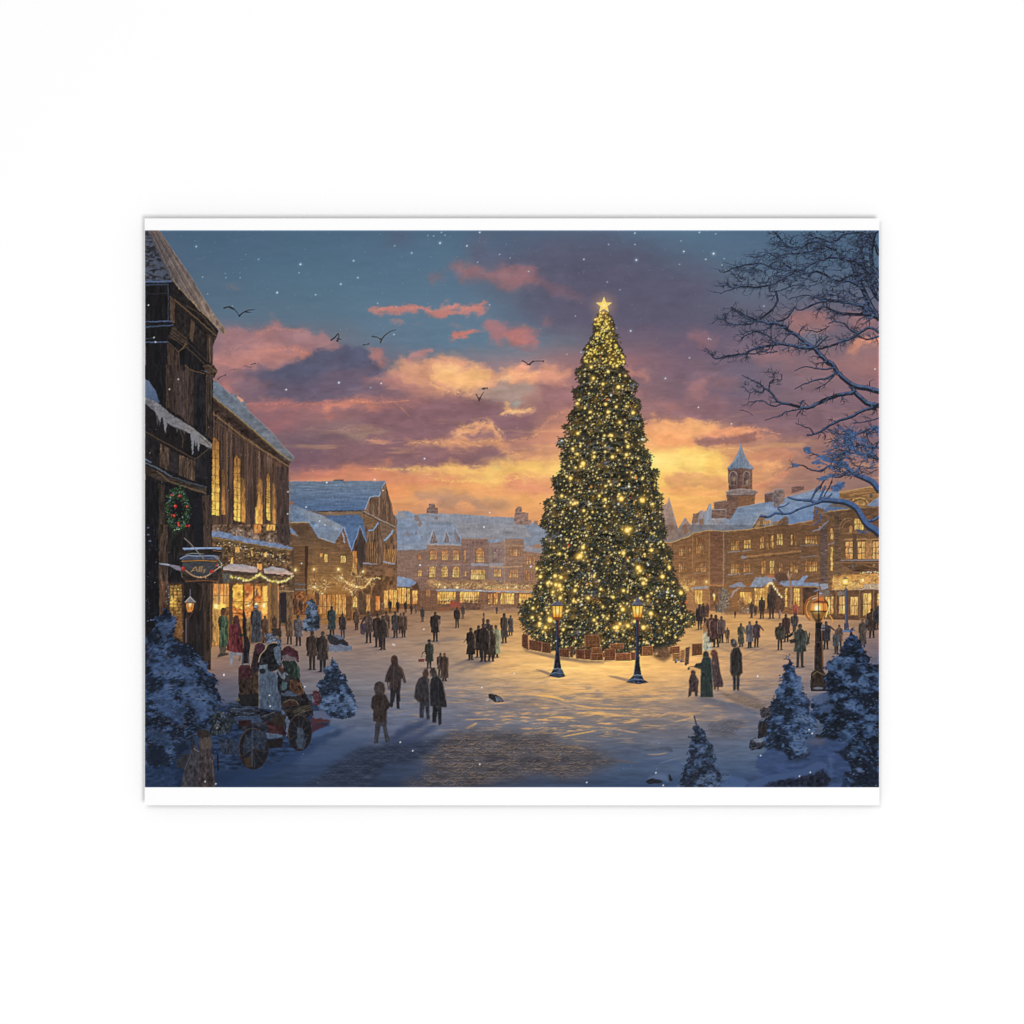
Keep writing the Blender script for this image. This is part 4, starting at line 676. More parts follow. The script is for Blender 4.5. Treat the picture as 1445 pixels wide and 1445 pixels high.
vine(*P('f2', '1010,390')[0], 18, 70, [(236,190,100), (190,140,76), (250,210,120), (120,86,56)], .7); vine(*P('f2', '920,440')[0], 10, 30, [(236,190,100), (150,108,64)], .7); vine(*P('f2', '1130,400')[0], 12, 40, [(236,190,100), (150,108,64), (250,210,130)], .7); vine(*P('f2', '1120,170')[0], 8, 24, [(80,66,60), (120,110,110)], .8)
sprinkle(P('f2', '850,330 1445,280 1445,440 850,470'), 130, [(255,216,120), (255,232,160), (240,190,96)], .4, .9); lights('f2', '1220,255 1340,245 1445,250', 26, 1.5, 1)
x, y = P('f2', '1240,350')[0]; glow(x, y, 9, (255,206,100), .8); dab(x, y, 1.6, 2.6, 0, (255,236,160)); x, y = P('f2', '1380,155')[0]; glow(x, y, 3, (255,210,120), .8)
F('f2', '740,480 1445,480 1445,860 740,850', (96,68,50), tex=(.1, 3, 5))
for x0, x1, y0, y1 in ((765, 820, 560, 780), (835, 862, 555, 775), (940, 1020, 555, 775), (1085, 1175, 560, 790), (1248, 1345, 515, 795), (1425, 1445, 520, 680)): zwin('f2', x0, y0, x1, y1, c0=(244,196,110), c1=(240,180,90), nx=2 if x1 - x0 > 40 else 1, ny=2, bar=(86,60,44), frame=(112,80,56), bw=1)
for x in (900, 1200, 1380): L('f2', f'{x},480 {x},840', 1.6, (126,92,66)); L('f2', f'{x+20},480 {x+20},840', .9, (70,52,42))
F('f2', '740,480 820,480 820,545 740,545', (104,96,96), tex=(.14, 3, 2)); F('f2', '910,490 1010,490 1010,540 910,540', (116,104,98), tex=(.14, 3, 2)); L('f2', '880,835 1445,850', 1.4, (130,96,70)); F('f2', '870,800 1200,810 1200,860 870,850', (84,60,48), tex=(.1, 4, 2))
veil('f1', '700,600 1445,500 1445,1980 700,1980', (224,150,72), .08, 8)

_k = (OWN == CUR) & (PYY > 700); _t = np.clip((PYY - 740) / 95, 0, 1); CAN[_k] *= (.88 + .12 * _t[_k])[:, None]
# ------------------------------------------------------------------ left side of the square
DK = (38,35,40); WD = (74,54,46); WL = (122,84,56)
element('timber_house', 'tall timber house with a snowy roof edge, long glowing windows and a garlanded shop below')
F('L2', '565,200 1120,640 1095,690 1095,1084 1095,1400 565,1700', grad((298,700),(76,56,48),(408,700),(96,68,56)), tex=(.18, 1.5, 30, 96))
F('L2', '565,100 605,110 690,190 740,205 790,240 830,320 980,460 1060,560 1135,625 1128,655 1090,650 800,400 570,210', grad((310,560),(104,116,134),(410,640),(116,118,128)), tex=(.06, 9, 4, 98)); F('L2', '740,205 790,240 770,255', (206,150,120)); L('L2', '600,108 700,200 830,320 980,455 1060,555 1132,625', .9, (140,140,144))
L('L2', '570,205 800,395 1000,570 1110,650', 1.5, (150,124,66)); L('L2', '570,222 800,412 1000,585 1105,662', 1.3, (78,56,42)); F('L2', '570,230 800,420 1090,665 1090,700 800,480 570,300', (62,46,40), tex=(.14, 8, 3)); L('L2', '570,320 800,500 1095,690', 1.8, (136,98,62)); L('L2', '570,340 800,520 1095,708', .8, (70,50,40)); L('L2', '572,365 700,450 870,560', .9, (112,82,58))
for x in range(590, 1090, 14):
    y0 = 380 + (x - 570) * .63; L('L2', f'{x},{y0} {x},1084', rnd.uniform(.7, 1.6), jit(rnd.choice([(104,74,58), (60,44,40), (86,62,52), (128,88,60)]), 8), .55)
for x, w in ((660, 4), (800, 4), (880, 3), (1000, 3), (1090, 2)):
    y0 = 390 + (x - 570) * .63; L('L2', f'{x},{y0} {x},1150', w, (92,66,54), .9); L('L2', f'{x+14},{y0} {x+14},1120', .9, (150,104,62), .8); L('L2', f'{x-12},{y0} {x-12},1120', 1.0, (48,38,38), .8)
def tallwin(x0, x1, ya, yb, split):
    a, b = P('L2', f'{x0},{ya} {x1},{yb}'); w = b[0] - a[0]
    fill([(a[0] - 1, b[1]), (a[0] - 1, a[1] + 6), (a[0] + w * .5, a[1] - 1), (b[0] + 1, a[1] + 6), (b[0] + 1, b[1] + 2)], (58,42,36))
    fill([(a[0], b[1]), (a[0], a[1] + 6), (a[0] + w * .4, a[1]), (b[0], a[1] + 7), (b[0], b[1] + 2)], grad((0, a[1]), (150,98,50), (0, b[1]), (252,200,86)), tex=(.08, 2, 7, 91))
    for i in range(1, split): x = a[0] + w * i / split; seg(x, a[1] + 4, x, b[1] + 1, .9, .9, (96,62,40), .9)
    for i in range(1, 9): y = a[1] + 5 + (b[1] - a[1]) * i / 9; seg(a[0], y, b[0], y + 1, .6, .6, (104,66,40), .8)
tallwin(568, 622, 490, 1015, 2); tallwin(722, 765, 610, 1055, 2); tallwin(945, 968, 725, 1050, 1)
for s, c0, c1 in (('640,700 662,720 662,1020 636,1015',(120,78,44),(222,150,66)), ('770,760 800,780 800,1075 770,1065',(116,76,44),(226,152,66)), ('885,760 915,790 918,1084 870,1084',(130,86,48),(240,168,74)), ('985,800 1005,810 1005,1084 985,1084',(120,80,46),(224,152,68)), ('868,960 884,960 884,1084 868,1084',(190,130,60),(255,206,96))):
    F('L2', s, grad((0, 665), c0, (0, 735), c1), soft=.6, tex=(.1, 1.5, 8), a=.9)
L('L2', '885,880 865,960 855,1010', 1.6, (70,52,44), sm=3); F('L2', '1010,690 1095,700 1095,1084 1015,1084', (74,56,52), tex=(.12, 1.6, 12), a=.85); sprinkle(P('L2', '640,440 860,560 860,660 660,560'), 40, [(140,120,104), (96,80,72)], .3, .7, .6)
# carved balcony band with snow, then the shop
F('L3', '565,0 1100,0 1120,160 565,80', (104,76,58), tex=(.2, 3, 3)); 
for x0, x1, y in ((580, 640, 20), (700, 800, 30), (810, 900, 50), (940, 1010, 70)): F('L3', f'{x0},{y+60} {x0},{y+5} {x0+30},{y-15} {x1-20},{y} {x1},{y+70}', (136,112,96), tex=(.2, 2, 2), rag=(1.5, 4), soft=.6, a=.85)
zwin('L3', 860, 0, 905, 60, c0=(226,150,66), c1=(200,130,64), nx=2, ny=1); zwin('L3', 945, 0, 1000, 40, c0=(244,180,80), c1=(236,170,76), nx=3, ny=1); F('L3', '1010,0 1100,0 1100,140 1020,120', (74,58,54), tex=(.12, 2, 6))
F('L3', '565,45 640,50 800,90 960,120 1125,155 1120,170 960,150 780,115 566,78', (112,130,164), rag=(1, 4), tex=(.06, 5, 2)); F('L3', '566,80 780,118 960,152 1115,170 1115,190 900,175 700,140 566,110', (112,84,52), tex=(.1, 10, 1.6)); L('L3', '566,84 780,120 1110,176', .8, (170,132,78)); L('L3', '570,112 800,160 1110,192', .9, (62,46,38))
F('L3', '570,115 1110,190 1120,330 600,330', (104,74,48), tex=(.2, 4, 3)); sprinkle(P('L3', '640,130 1090,190 1090,280 640,270'), 240, [(190,146,80), (66,50,40), (226,184,104), (120,104,96), (150,108,60)], .4, 1.0, .8)
for x0, y0, x1, y1 in ((730,155,760,190),(700,225,718,265),(840,180,850,215),(925,190,945,220),(880,265,912,300)): zwin('L3', x0, y0, x1, y1, c0=(232,160,72), c1=(255,206,100), nx=1, ny=1, fr=.5)
lights('L3', '620,130 720,135 820,165 920,200 1060,215', 34, 2, 3, gl=2); lights('L3', '930,200 1000,230 1080,240', 18, 3, 4, cols=((200,196,190),(236,190,110)))
F('L3', '650,290 700,265 780,270 870,290 885,310 885,330 650,310', grad((0, 795),(150,146,156),(0, 808),(196,164,150)), tex=(.04, 6, 3)); F('L3', '925,300 980,285 1060,300 1130,335 1110,345 930,330', grad((0, 800),(150,148,158),(0, 810),(206,168,146)), tex=(.04, 6, 3)); L('L3', '650,312 885,332', .9, (60,48,46)); L('L3', '930,334 1115,346', .9, (60,48,46)); F('L3', '650,318 890,338 1110,350 1080,370 900,350 650,335', (74,56,46)); F('L3', '640,340 1120,355 1120,420 600,400', (104,76,52), tex=(.14, 4, 3)); dab(*P('L3', '900,290')[0], 3.4, 5, 0, (236,160,80)); 
# lit shop front
F('L3', '570,400 1000,400 1000,800 570,830', (150,96,46), tex=(.14, 2.5, 8)); 
zwin('L3', 582, 405, 690, 560, c0=(230,150,70), c1=(248,176,76), nx=3, ny=2, bar=(120,80,48), frame=(96,62,40), bw=1); F('L3', '585,540 665,540 665,580 585,585', (255,214,96), soft=.7); F('L3', '570,570 640,580 640,820 575,820', (176,128,66), tex=(.14, 2, 8)); F('L3', '615,405 628,405 628,545 615,545', (150,116,84), a=.8)
F('L3', '715,410 785,410 780,580 715,560', (242,176,70), tex=(.14, 4, 4)); F('L3', '715,555 785,580 785,640 715,640', (206,120,52), tex=(.16, 4, 3)); F('L3', '790,410 850,420 850,640 790,640', (226,140,66), tex=(.18, 4, 4)); F('L3', '800,410 845,415 840,460 800,450', (190,96,48), soft=1); F('L3', '860,420 955,420 950,640 860,640', (214,140,64), tex=(.18, 3, 5)); F('L3', '835,560 870,480 915,490 900,560 850,640', (196,100,44), tex=(.12, 3, 3), soft=1); L('L3', '870,500 880,440', 2, (120,84,56)); F('L3', '920,420 950,420 950,600 920,600', (255,200,90), soft=.8)
for x, y, r in ((875, 545, 2.6), (925, 550, 2.4), (820, 545, 2), (600, 555, 2.4)): px, py = P('L3', f'{x},{y}')[0]; glow(px, py, r * 5, (255,206,96), .8); dab(px, py, r, r * 1.4, 0, (255,240,170))
for x, w, c in ((570,3,(84,60,44)),(700,5,(92,68,50)),(788,2,(110,72,44)),(858,3,(110,76,48)),(960,4,(150,104,60)),(985,4,(120,84,52)),(1010,5,(134,96,58)),(1035,3,(70,52,44))): L('L3', f'{x},405 {x},790', w, c)
dab(*P('L3', '705,440')[0], 2.4, 6, 0, (80,60,48)); L('L3', '860,490 830,540 800,545', 1.2, (120,76,44)); L('L3', '715,520 860,530 950,525', .8, (140,84,44)); L('L3', '715,600 785,610', 1.2, (120,66,36))
F('L3', '1030,420 1120,430 1120,690 1040,690', (120,86,58), tex=(.12, 2, 6)); F('L3', '1035,465 1080,460 1080,670 1040,670', (50,44,48)); L('L3', '1020,450 1130,455', 1.2, (176,140,96)); F('L3', '1140,470 1200,470 1200,600 1150,640', (140,82,46), tex=(.2, 3, 4)); sprinkle(P('L3', '1130,480 1200,480 1200,620 1140,640'), 40, [(70,50,40), (170,104,56), (96,64,46)], .8, 1.6, .8); L('L3', '1128,180 1132,460', 2, (96,72,54))
F('L3', '640,330 700,330 700,390 650,390', (96,90,84), tex=(.2, 2, 2), soft=1)
for s, n in (('700,355 760,365 800,378 840,372 880,350 900,335', 34), ('905,340 940,368 990,385 1040,388 1080,378 1120,350', 44)):
    L('L3', s, 3, (88,84,46), sm=5); lights('L3', s, n, .8, 1.2, ((255,232,120),(255,250,200),(206,196,80),(250,214,90)), (.7, 1.4), gl=4)
for k, x, y in (('b2',148,308),): px, py = P(k, f'{x},{y}')[0]; seg(px, py, px, py + 9, .9, .9, (80,58,44)); glow(px, py, 10, (255,200,96), .8); dab(px, py, 1.8, 2.6, 0, (255,226,140)); dab(px, py, 1, 1.4, 0, (255,248,210))

element('corner_shop', 'tall dark timber shop front with carved eaves and snow on its roof and awning at the left edge')
F('L1', '120,500 310,500 620,850 580,950 580,1084 580,1500 575,1700 570,3000 565,3160 480,3100 480,3200 120,3200', DK, tex=(.10, 2.5, 16, 96))
F('L1', '118,170 150,170 305,515 118,520', (58,56,66), tex=(.12, 3, 3)); fill(P('L1', '118,170 150,170 305,515 118,520'), (88,104,140), where=(fbm(5, 2.4, 99), -.1, .4), a=.8); L('L1', '118,517 300,515', 2.6, (82,104,148)); L('L1', '150,190 300,510', 2, (84,92,116))
F('L1', '138,165 212,165 300,290 420,470 520,640 620,780 668,845 655,875 620,840 470,690 330,545 300,500', grad((225,360),(106,92,96),(310,460),(146,120,102)), tex=(.07, 3, 6)); 
for i in range(16):
    t = i / 15; L('L1', f'{150+60*t},{175} {310+330*t*.9},{520+310*t}', .7, jit(rnd.choice([(166,134,114), (92,78,82), (186,152,120)]), 8), .5)
L('L1', '212,168 420,470 560,700 664,845', 0.7, (172,138,106)); L('L1', '300,500 470,690 650,870', 0.8, (166,134,96)); 
for x, y, h in ((350,560,60),(465,670,45),(440,650,30),(620,850,20),(660,850,25)): L('L1', f'{x},{y} {x+4},{y+h}', 1.3, (176,140,92), w1=.3)
# eaves and cornice: layered mouldings with ember light on their edges
F('L1', '290,520 340,560 620,850 600,910 320,640 290,620', (46,40,42), tex=(.12, 5, 3)); L('L1', '318,640 460,760 605,890', 1.8, (126,88,56)); L('L1', '320,660 460,785 600,910', 1, (74,54,44)); L('L1', '400,680 500,740 605,870', 1.2, (104,74,52)); F('L1', '285,610 320,640 320,800 290,790', (104,72,52), tex=(.12, 2, 8)); F('L1', '320,670 420,760 420,900 330,820', (52,42,42), tex=(.1, 3, 5)); F('L1', '430,770 460,800 440,930 420,900', (112,78,54)); F('L1', '460,810 530,880 530,1030 440,930', (56,44,44), tex=(.1, 3, 6)); F('L1', '535,870 600,900 580,960 580,1084 540,1060', (84,60,48), tex=(.14, 2, 8)); L('L1', '555,900 560,1070', 1, (136,96,60)); L('L1', '575,930 577,1080', .8, (112,78,54))
L('L1', '118,540 275,535', 2, (56,70,102)); L('L1', '275,530 275,780', 1.2, (62,74,102)); L('L1', '118,790 300,785', 1.6, (78,100,146)); L('L1', '118,825 310,812', 2, (64,84,126)); L('L1', '118,930 270,925', 1.8, (74,98,142)); L('L1', '118,600 270,598', .8, (54,60,80)); L('L1', '118,905 180,900', .8, (70,90,130))
F('L1', '310,810 410,900 405,945 270,900', (66,50,44), tex=(.1, 4, 3))
for d in (0, 18, 36, 54): L('L1', f'{305-d*.4},{830+d} {405-d*.2},{910+d} {380-d*.6},{960+d*.6}', .9, (128,88,56), .8)
L('L1', '270,920 345,995 350,1084', 1.4, (104,74,52)); L('L1', '350,990 380,960 405,940', 1.0, (140,98,60)); F('L1', '270,930 340,1000 340,1084 270,1084', (84,60,48), tex=(.14, 2, 8)); L('L1', '410,930 540,1060', 2, (66,52,48)); L('L1', '400,960 520,1075', 1.4, (98,70,50))
# upper storey
F('L2', '118,0 260,0 260,240 118,200', (38,36,42), tex=(.1, 2, 8)); F('L2', '265,0 380,0 390,370 270,290', (72,52,46), tex=(.16, 2, 12)); F('L2', '330,40 385,40 385,360 335,330', (92,66,62), tex=(.1, 3, 9)); F('L2', '395,20 450,40 450,420 400,390', (78,56,50), tex=(.14, 2, 10)); F('L2', '450,60 530,60 535,480 455,430', (40,38,46), tex=(.14, 2, 10))
for x, c in ((264, (112,78,54)), (300, (60,46,42)), (328, (104,74,54)), (392, (126,88,56)), (404, (110,78,52)), (448, (70,54,48)), (535, (112,80,56)), (550, (70,52,46)), (566, (120,86,58))): L('L2', f'{x},0 {x},{290 + (x-264)*.7}', 1.1, c, .9)
F('L2', '510,0 590,0 612,40 590,90 540,90', (88,64,48), tex=(.14, 4, 2)); L('L2', '545,0 608,50', 1, (140,100,62)); L('L2', '500,36 545,46', .8, (96,116,150)); L('L2', '540,95 590,85', 1, (66,80,110)); L('L2', '390,0 420,30 520,60', 1.2, (126,88,54)); F('L2', '540,90 572,100 572,500 545,490', (80,60,50), tex=(.14, 2, 10))
# snow on the awning roof with icicles
F('L2', '118,90 150,120 190,170 218,255 118,215', grad((205,540),(96,116,150),(225,565),(70,96,142))); F('L2', '118,215 200,250 300,340 420,410 500,470 575,540 570,570 490,530 460,480 330,430 280,400 200,330 118,260', grad((210,565),(120,120,132),(290,620),(146,138,138)), tex=(.05, 5, 3))
for x, y, h in ((200,300,110),(215,330,90),(255,380,85),(290,380,30),(335,420,40),(385,440,30),(440,470,140),(480,490,95),(462,490,60)): x0, y0 = P('L2', f'{x},{y}')[0]; fill([(x0 - 3.4, y0 - 3), (x0 + 3.4, y0 - 2), (x0 + .8, y0 + h / 4.82), (x0, y0 + h / 4.82)], (132,132,142))
F('L2', '118,270 190,320 260,460 330,420 400,450 440,600 460,640 118,470', (44,38,40), a=.55, tex=(.12, 3, 5)); L('L2', '490,480 560,545', 2.2, (120,108,100)); L('L2', '460,640 520,595 560,560', 1.2, (110,80,56)); L('L2', '355,440 375,500 370,560', .9, (110,78,50), sm=3); L('L2', '118,450 220,510 460,640', 1.8, (96,68,50)); L('L2', '118,470 220,530 455,660', .8, (58,46,44))
F('L2', '118,490 215,540 215,690 118,660', (46,40,44), tex=(.12, 3, 6)); F('L2', '218,530 282,570 282,720 218,690', (92,66,50), tex=(.16, 2, 9)); F('L2', '285,580 345,610 345,740 285,720', (56,48,50), tex=(.1, 3, 5)); F('L2', '350,610 460,650 455,790 350,750', (104,74,54), tex=(.18, 2, 10)); F('L2', '462,640 535,600 540,780 460,760', (46,42,48), tex=(.12, 2, 8))
for x in (375, 400, 425, 445): L('L2', f'{x},630 {x},780', .9, (62,46,42), .8)
L('L2', '118,665 200,700 300,760', 2, (92,104,128)); L('L2', '300,760 420,800 535,830', 1.6, (76,84,104)); F('L2', '118,680 300,770 535,840 530,880 280,800 200,780 118,740', (74,56,46), tex=(.12, 8, 2)); L('L2', '200,720 280,790 530,870', 1.2, (136,100,64)); L('L2', '430,880 530,905', 1.4, (92,104,130)); L('L2', '118,640 160,660', 1.6, (92,112,148)); F('L2', '118,780 530,900 530,1084 118,1084', (36,34,40), tex=(.1, 2, 10)); F('L2', '210,800 250,820 255,1084 215,1084', (74,56,46), tex=(.14, 2, 12)); F('L2', '505,890 570,880 570,1084 515,1084', (84,60,48), tex=(.14, 2, 12)); L('L2', '530,830 535,1084', 1.2, (110,80,56)); F('L2', '440,910 505,900 510,1084 440,1084', (38,37,47))
# ground storey
F('L3', '118,0 210,0 215,700 118,700', (34,34,42), tex=(.12, 2, 12)); F('L3', '210,0 272,0 275,420 255,650 215,700', (88,62,48), tex=(.18, 2, 14)); F('L3', '272,0 450,0 450,170 350,220 275,380', (44,40,42), tex=(.12, 2, 10)); F('L3', '450,0 515,0 515,160 450,160', (36,36,46)); F('L3', '515,0 565,0 570,150 515,160', (88,64,52), tex=(.14, 2, 12)); F('L3', '380,380 570,390 565,990 480,960 430,820 380,780', (42,37,40), tex=(.12, 2, 14)); F('L3', '505,395 565,395 565,990 520,980', (74,52,44), tex=(.16, 2, 14)); L('L3', '565,400 565,990', 1.4, (120,84,56)); L('L3', '480,400 520,420 490,580', 2, (96,62,46), a=.7); L('L3', '535,400 540,960', 1, (58,44,40)); F('L3', '565,150 650,160 645,400 570,400', (96,70,52), tex=(.16, 2, 10)); L('L3', '605,400 610,390', 1, (150,110,70)); F('L3', '350,160 640,170 640,210 350,215', (58,46,40), tex=(.1, 6, 2))
for i in range(40): x, y = P('L3', f'{rnd.uniform(122,205)},{rnd.uniform(0,650)}')[0]; dab(x, y, rnd.uniform(.4, 1), rnd.uniform(.4, .9), 0, jit((92,112,146), 14), rnd.uniform(.2, .7), 2)
for x, y in ((140, 70), (150, 110), (135, 655), (160, 650), (140, 20)): dab(*P('L3', f'{x},{y}')[0], 2, 1.3, 0, (104,130,170), .8, 1.5)
# small lit window
F('L3', '250,400 380,400 375,780 255,760', (64,48,40), tex=(.12, 3, 5)); F('L3', '285,415 365,410 365,580 370,780 300,700 285,580', grad((0, 825),(150,116,58),(0, 880),(140,100,54)), tex=(.2, 3, 3)); F('L3', '290,500 330,490 330,560 290,570', (236,184,80), soft=1); 
for y in range(430, 740, 22): L('L3', f'282,{y} 370,{y+6}', .7, (60,46,36), .8)
for x in (285, 312, 340, 368): L('L3', f'{x},410 {x+2},720', .7, (64,48,38), .8)
for x, y in ((300, 495), (310, 520), (295, 530), (345, 440)): dab(*P('L3', f'{x},{y}')[0], 1.2, 1.4, 0, (255,220,110)); 
sprinkle(P('L3', '255,420 285,420 285,540 255,540'), 22, [(120,130,140), (150,150,150), (66,58,56)], .5, 1.2); F('L3', '300,620 370,600 375,800 300,740', (112,78,46), tex=(.16, 4, 2), a=.8)
veil('L3', '300,380 570,400 570,800 300,800', (140,84,44), .10, 6)

for _nm, _s, _v in (('corner_shop', .62, .84), ('timber_house', .82, .94)):
    _i = [i for i, e in enumerate(ELEMENTS) if e[0] == _nm][0]; _k = (OWN == _i) & (CAN.max(2) < 190); _k &= ~((PYY > 820) & (PXX > 225) & (PXX < 260)) ; _r = CAN[_k]; _g = _r.mean(1, keepdims=True); _w = np.clip((_r.max(1, keepdims=True) - 120) / 60, 0, 1)
    CAN[_k] = _r * _w + (1 - _w) * (_g + (_r - _g) * _s) * _v
# painterly hand: everything so far wavers a little
def waver(y0, y1, amp, sc, seed, grain):
    sl = (slice(int((y0 - PY0) * S), int((y1 - PY0) * S)), slice(0, W))
    nx = fbm(sc, sc, seed, 2)[sl] * amp * S; ny = fbm(sc, sc, seed + 1, 2)[sl] * amp * S
    k = (OWN[sl] > SQUARE)
    iy = np.clip((YY[sl] + ny * k).astype(int), 0, H - 1); ix = np.clip((XX[sl] + nx * k).astype(int), 0, W - 1)
    CAN[sl] = .7 * CAN[iy, ix] + .15 * (CAN[iy, np.clip(ix + 1, 0, W - 1)] + CAN[np.clip(iy + 1, 0, H - 1), ix]); OWN[sl] = OWN[iy, ix]
    k = (OWN[sl] > SQUARE)[..., None]
    CAN[sl] *= 1 + k * (grain * fbm(2.4, 2.4, seed + 2, 2)[sl] + grain * .8 * fbm(1.6, 6, seed + 3, 2)[sl])[..., None]
waver(326, 920, .24, 4.5, 101, .022)
np.clip(CAN, 26, 255, out=CAN)

_k = (OWN > SQUARE)[..., None]; _g = CAN.mean(2, keepdims=True); CAN[:] = np.where(_k, _g + (CAN - _g) * .88, CAN)
# ------------------------------------------------------------------ the great lit tree
def spot(x, y, r, c=(255,214,100), core=(255,244,190), g=3.6, a=.8):
    glow(x, y, r * g, c, a, 2.2); dab(x, y, r, r, 0, c, .95, 2); dab(x, y, r * .6, r * .6, 0, core, .95, 2)
TL = P('N1', '615,720 598,745 570,780 574,870 545,930 510,960 516,1000 490,1050 500,1084') + P('N2', '510,5 450,40 462,90 500,140 435,165 447,220 460,280 400,340 408,380 440,400 368,412 392,460 412,492 335,505 340,550 398,598 350,600 362,660 352,740 297,770 302,840 330,880 270,920 237,935 250,990 222,1050') + P('N3', '215,10 270,60 222,110 240,160 217,230 180,280 187,340 215,370 172,430 165,500 85,535 66,600 90,680 110,720 150,760 220,820 300,850 420,880')
TR = P('N1', '658,720 672,745 700,790 702,860 725,890 722,940 750,980 775,1040 770,1084') + P('N2', '742,5 790,40 786,80 850,120 845,180 822,220 870,240 880,290 852,310 890,370 892,440 902,490 916,500 892,560 950,610 945,690 922,720 996,715 990,790 982,850 1025,890 1020,990 1040,1084') + P('N3', '1050,60 1032,120 1095,180 1082,260 1110,310 1102,350 1150,420 1190,480 1172,520 1192,590 1255,620 1240,690 1182,690 1160,760 1100,820 1000,850 860,880 620,890')
TREE = TL + TR[::-1]
element('christmas_tree', 'towering decorated fir covered in golden lights, topped by a glowing star')
glow(852, 700, 170, (255,206,120), .12, 1.2, 260)
fill(TREE, grad((850,440),(96,78,40),(850,520),(46,45,38)), rag=(2.8, 8), soft=.5, tex=(.12, 5, 4))
# tufts along the edge
for side in (TL, TR):
    for i in range(len(side) - 1):
        (x0, y0), (x1, y1) = side[i], side[i + 1]
        n = int(math.hypot(x1 - x0, y1 - y0) * 2.2)
        for j in range(n):
            t = rnd.random(); x = x0 + (x1 - x0) * t + rnd.gauss(0, 1.0 if y0 < 520 else 1.9); y = y0 + (y1 - y0) * t + rnd.gauss(0, 1.6)
            sg = -1 if side is TL else 1
            dab(x, y, rnd.uniform(.8, 2.4), rnd.uniform(.6, 1.3), sg * rnd.uniform(.1, .9), jit(rnd.choice([(44,42,36), (62,60,48), (78,74,60), (56,50,38)]), 8), .85, 1.8)
pts = inside(TREE, 15000)
for x, y in pts:
    low = (y - 440) / 450
    c = rnd.choice([(36,35,30), (42,39,31), (54,50,37), (64,57,39), (76,66,43), (44,46,42), (92,75,43), (104,84,46)])
    if rnd.random() < .10 + .10 * low: c = rnd.choice([(70,82,88), (86,98,106), (60,70,76)])
    if y < 512 and rnd.random() < .5: c = rnd.choice([(120,92,36), (150,112,44), (86,68,34)])
    dab(x, y, rnd.uniform(.7, 2.1), rnd.uniform(.5, 1.2), rnd.uniform(-1.1, 1.1), jit(c, 7), rnd.uniform(.5, .95), 1.7)
# boughs: shadowed undersides and frosted crests
for i in range(150):
    y = 470 + 440 * rnd.random() ** .8; r = [p for p in TL if abs(p[1] - y) < 14]; q = [p for p in TR if abs(p[1] - y) < 14]
    if not r or not q: continue
    x0 = sum(p[0] for p in r) / len(r); x1 = sum(p[0] for p in q) / len(q); x = rnd.uniform(x0 + 3, x1 - 3); sl = (x - (x0 + x1) / 2) / (x1 - x0)
    for j in range(9): dab(x + rnd.gauss(0, 5), y + rnd.gauss(0, 2.2), rnd.uniform(1, 2.6), rnd.uniform(.6, 1.4), sl * 1.6 + rnd.uniform(-.4, .4), jit((28,28,26), 5), .55, 1.5)
for k, x, y, r in (('N2',570,545,60),('N2',660,560,30),('N2',780,180,60),('N2',840,140,26),('N2',655,660,26),('N2',790,840,44),('N2',460,940,60),('N2',770,970,70),('N2',900,1030,70),('N2',340,530,26),('N2',410,920,40),('N2',850,360,40),('N2',540,130,26),('N2',700,800,34),('N3',800,300,70),('N3',600,240,50),('N3',520,330,50),('N3',870,240,40),('N3',540,470,50),('N3',920,570,44),('N3',460,740,40),('N3',300,80,40),('N3',980,100,40),('N3',600,390,40),('N3',1000,470,50),('N3',250,100,30)):
    px, py = P(k, f'{x},{y}')[0]; r /= 4.8
    for j in range(26): dab(px + rnd.gauss(0, r * .6), py + rnd.gauss(0, r * .28), rnd.uniform(1, 2.4), rnd.uniform(.5, 1.1), rnd.uniform(-.5, .3), jit((104,118,132), 14), rnd.uniform(.25, .7), 1.5)
for x, y in inside(TREE, 900):
    if (y - 440) / 460 > rnd.random() * .9: dab(x, y, rnd.uniform(.8, 2), .6, rnd.uniform(-.9, .9), jit((92,106,116), 12), rnd.uniform(.2, .6), 1.6)
for i in range(230):
    y = 462 + 440 * rnd.random() ** .75; r = [p for p in TL if abs(p[1] - y) < 14]; q = [p for p in TR if abs(p[1] - y) < 14]
    if not r or not q: continue
    x0 = sum(p[0] for p in r) / len(r); x1 = sum(p[0] for p in q) / len(q); hw = (x1 - x0) / 2; u = rnd.uniform(-1, 1); x = (x0 + x1) / 2 + u * hw * .86; L_ = rnd.uniform(5, 13) * (.5 + (y - 440) / 460)
    sg = 1 if u > 0 else -1
    for j in range(22):
        t = rnd.uniform(-1, 1); px = x + t * L_; py = y + (t * sg) ** 2 * L_ * .22 * (1 if t * sg > 0 else .3) + abs(u) * t * sg * L_ * .25
        dab(px + rnd.gauss(0, .5), py - 1.3 + rnd.gauss(0, .8), rnd.uniform(.7, 1.9), rnd.uniform(.4, .9), sg * .4 + rnd.uniform(-.5, .5), jit(rnd.choice([(92,92,74), (104,110,108), (80,78,58), (112,100,66)]), 10), rnd.uniform(.3, .75), 1.5)
        dab(px + rnd.gauss(0, .6), py + 2.2 + rnd.gauss(0, 1.1), rnd.uniform(.9, 2.2), rnd.uniform(.6, 1.3), sg * .3, jit((25,25,23), 4), rnd.uniform(.4, .8), 1.4)
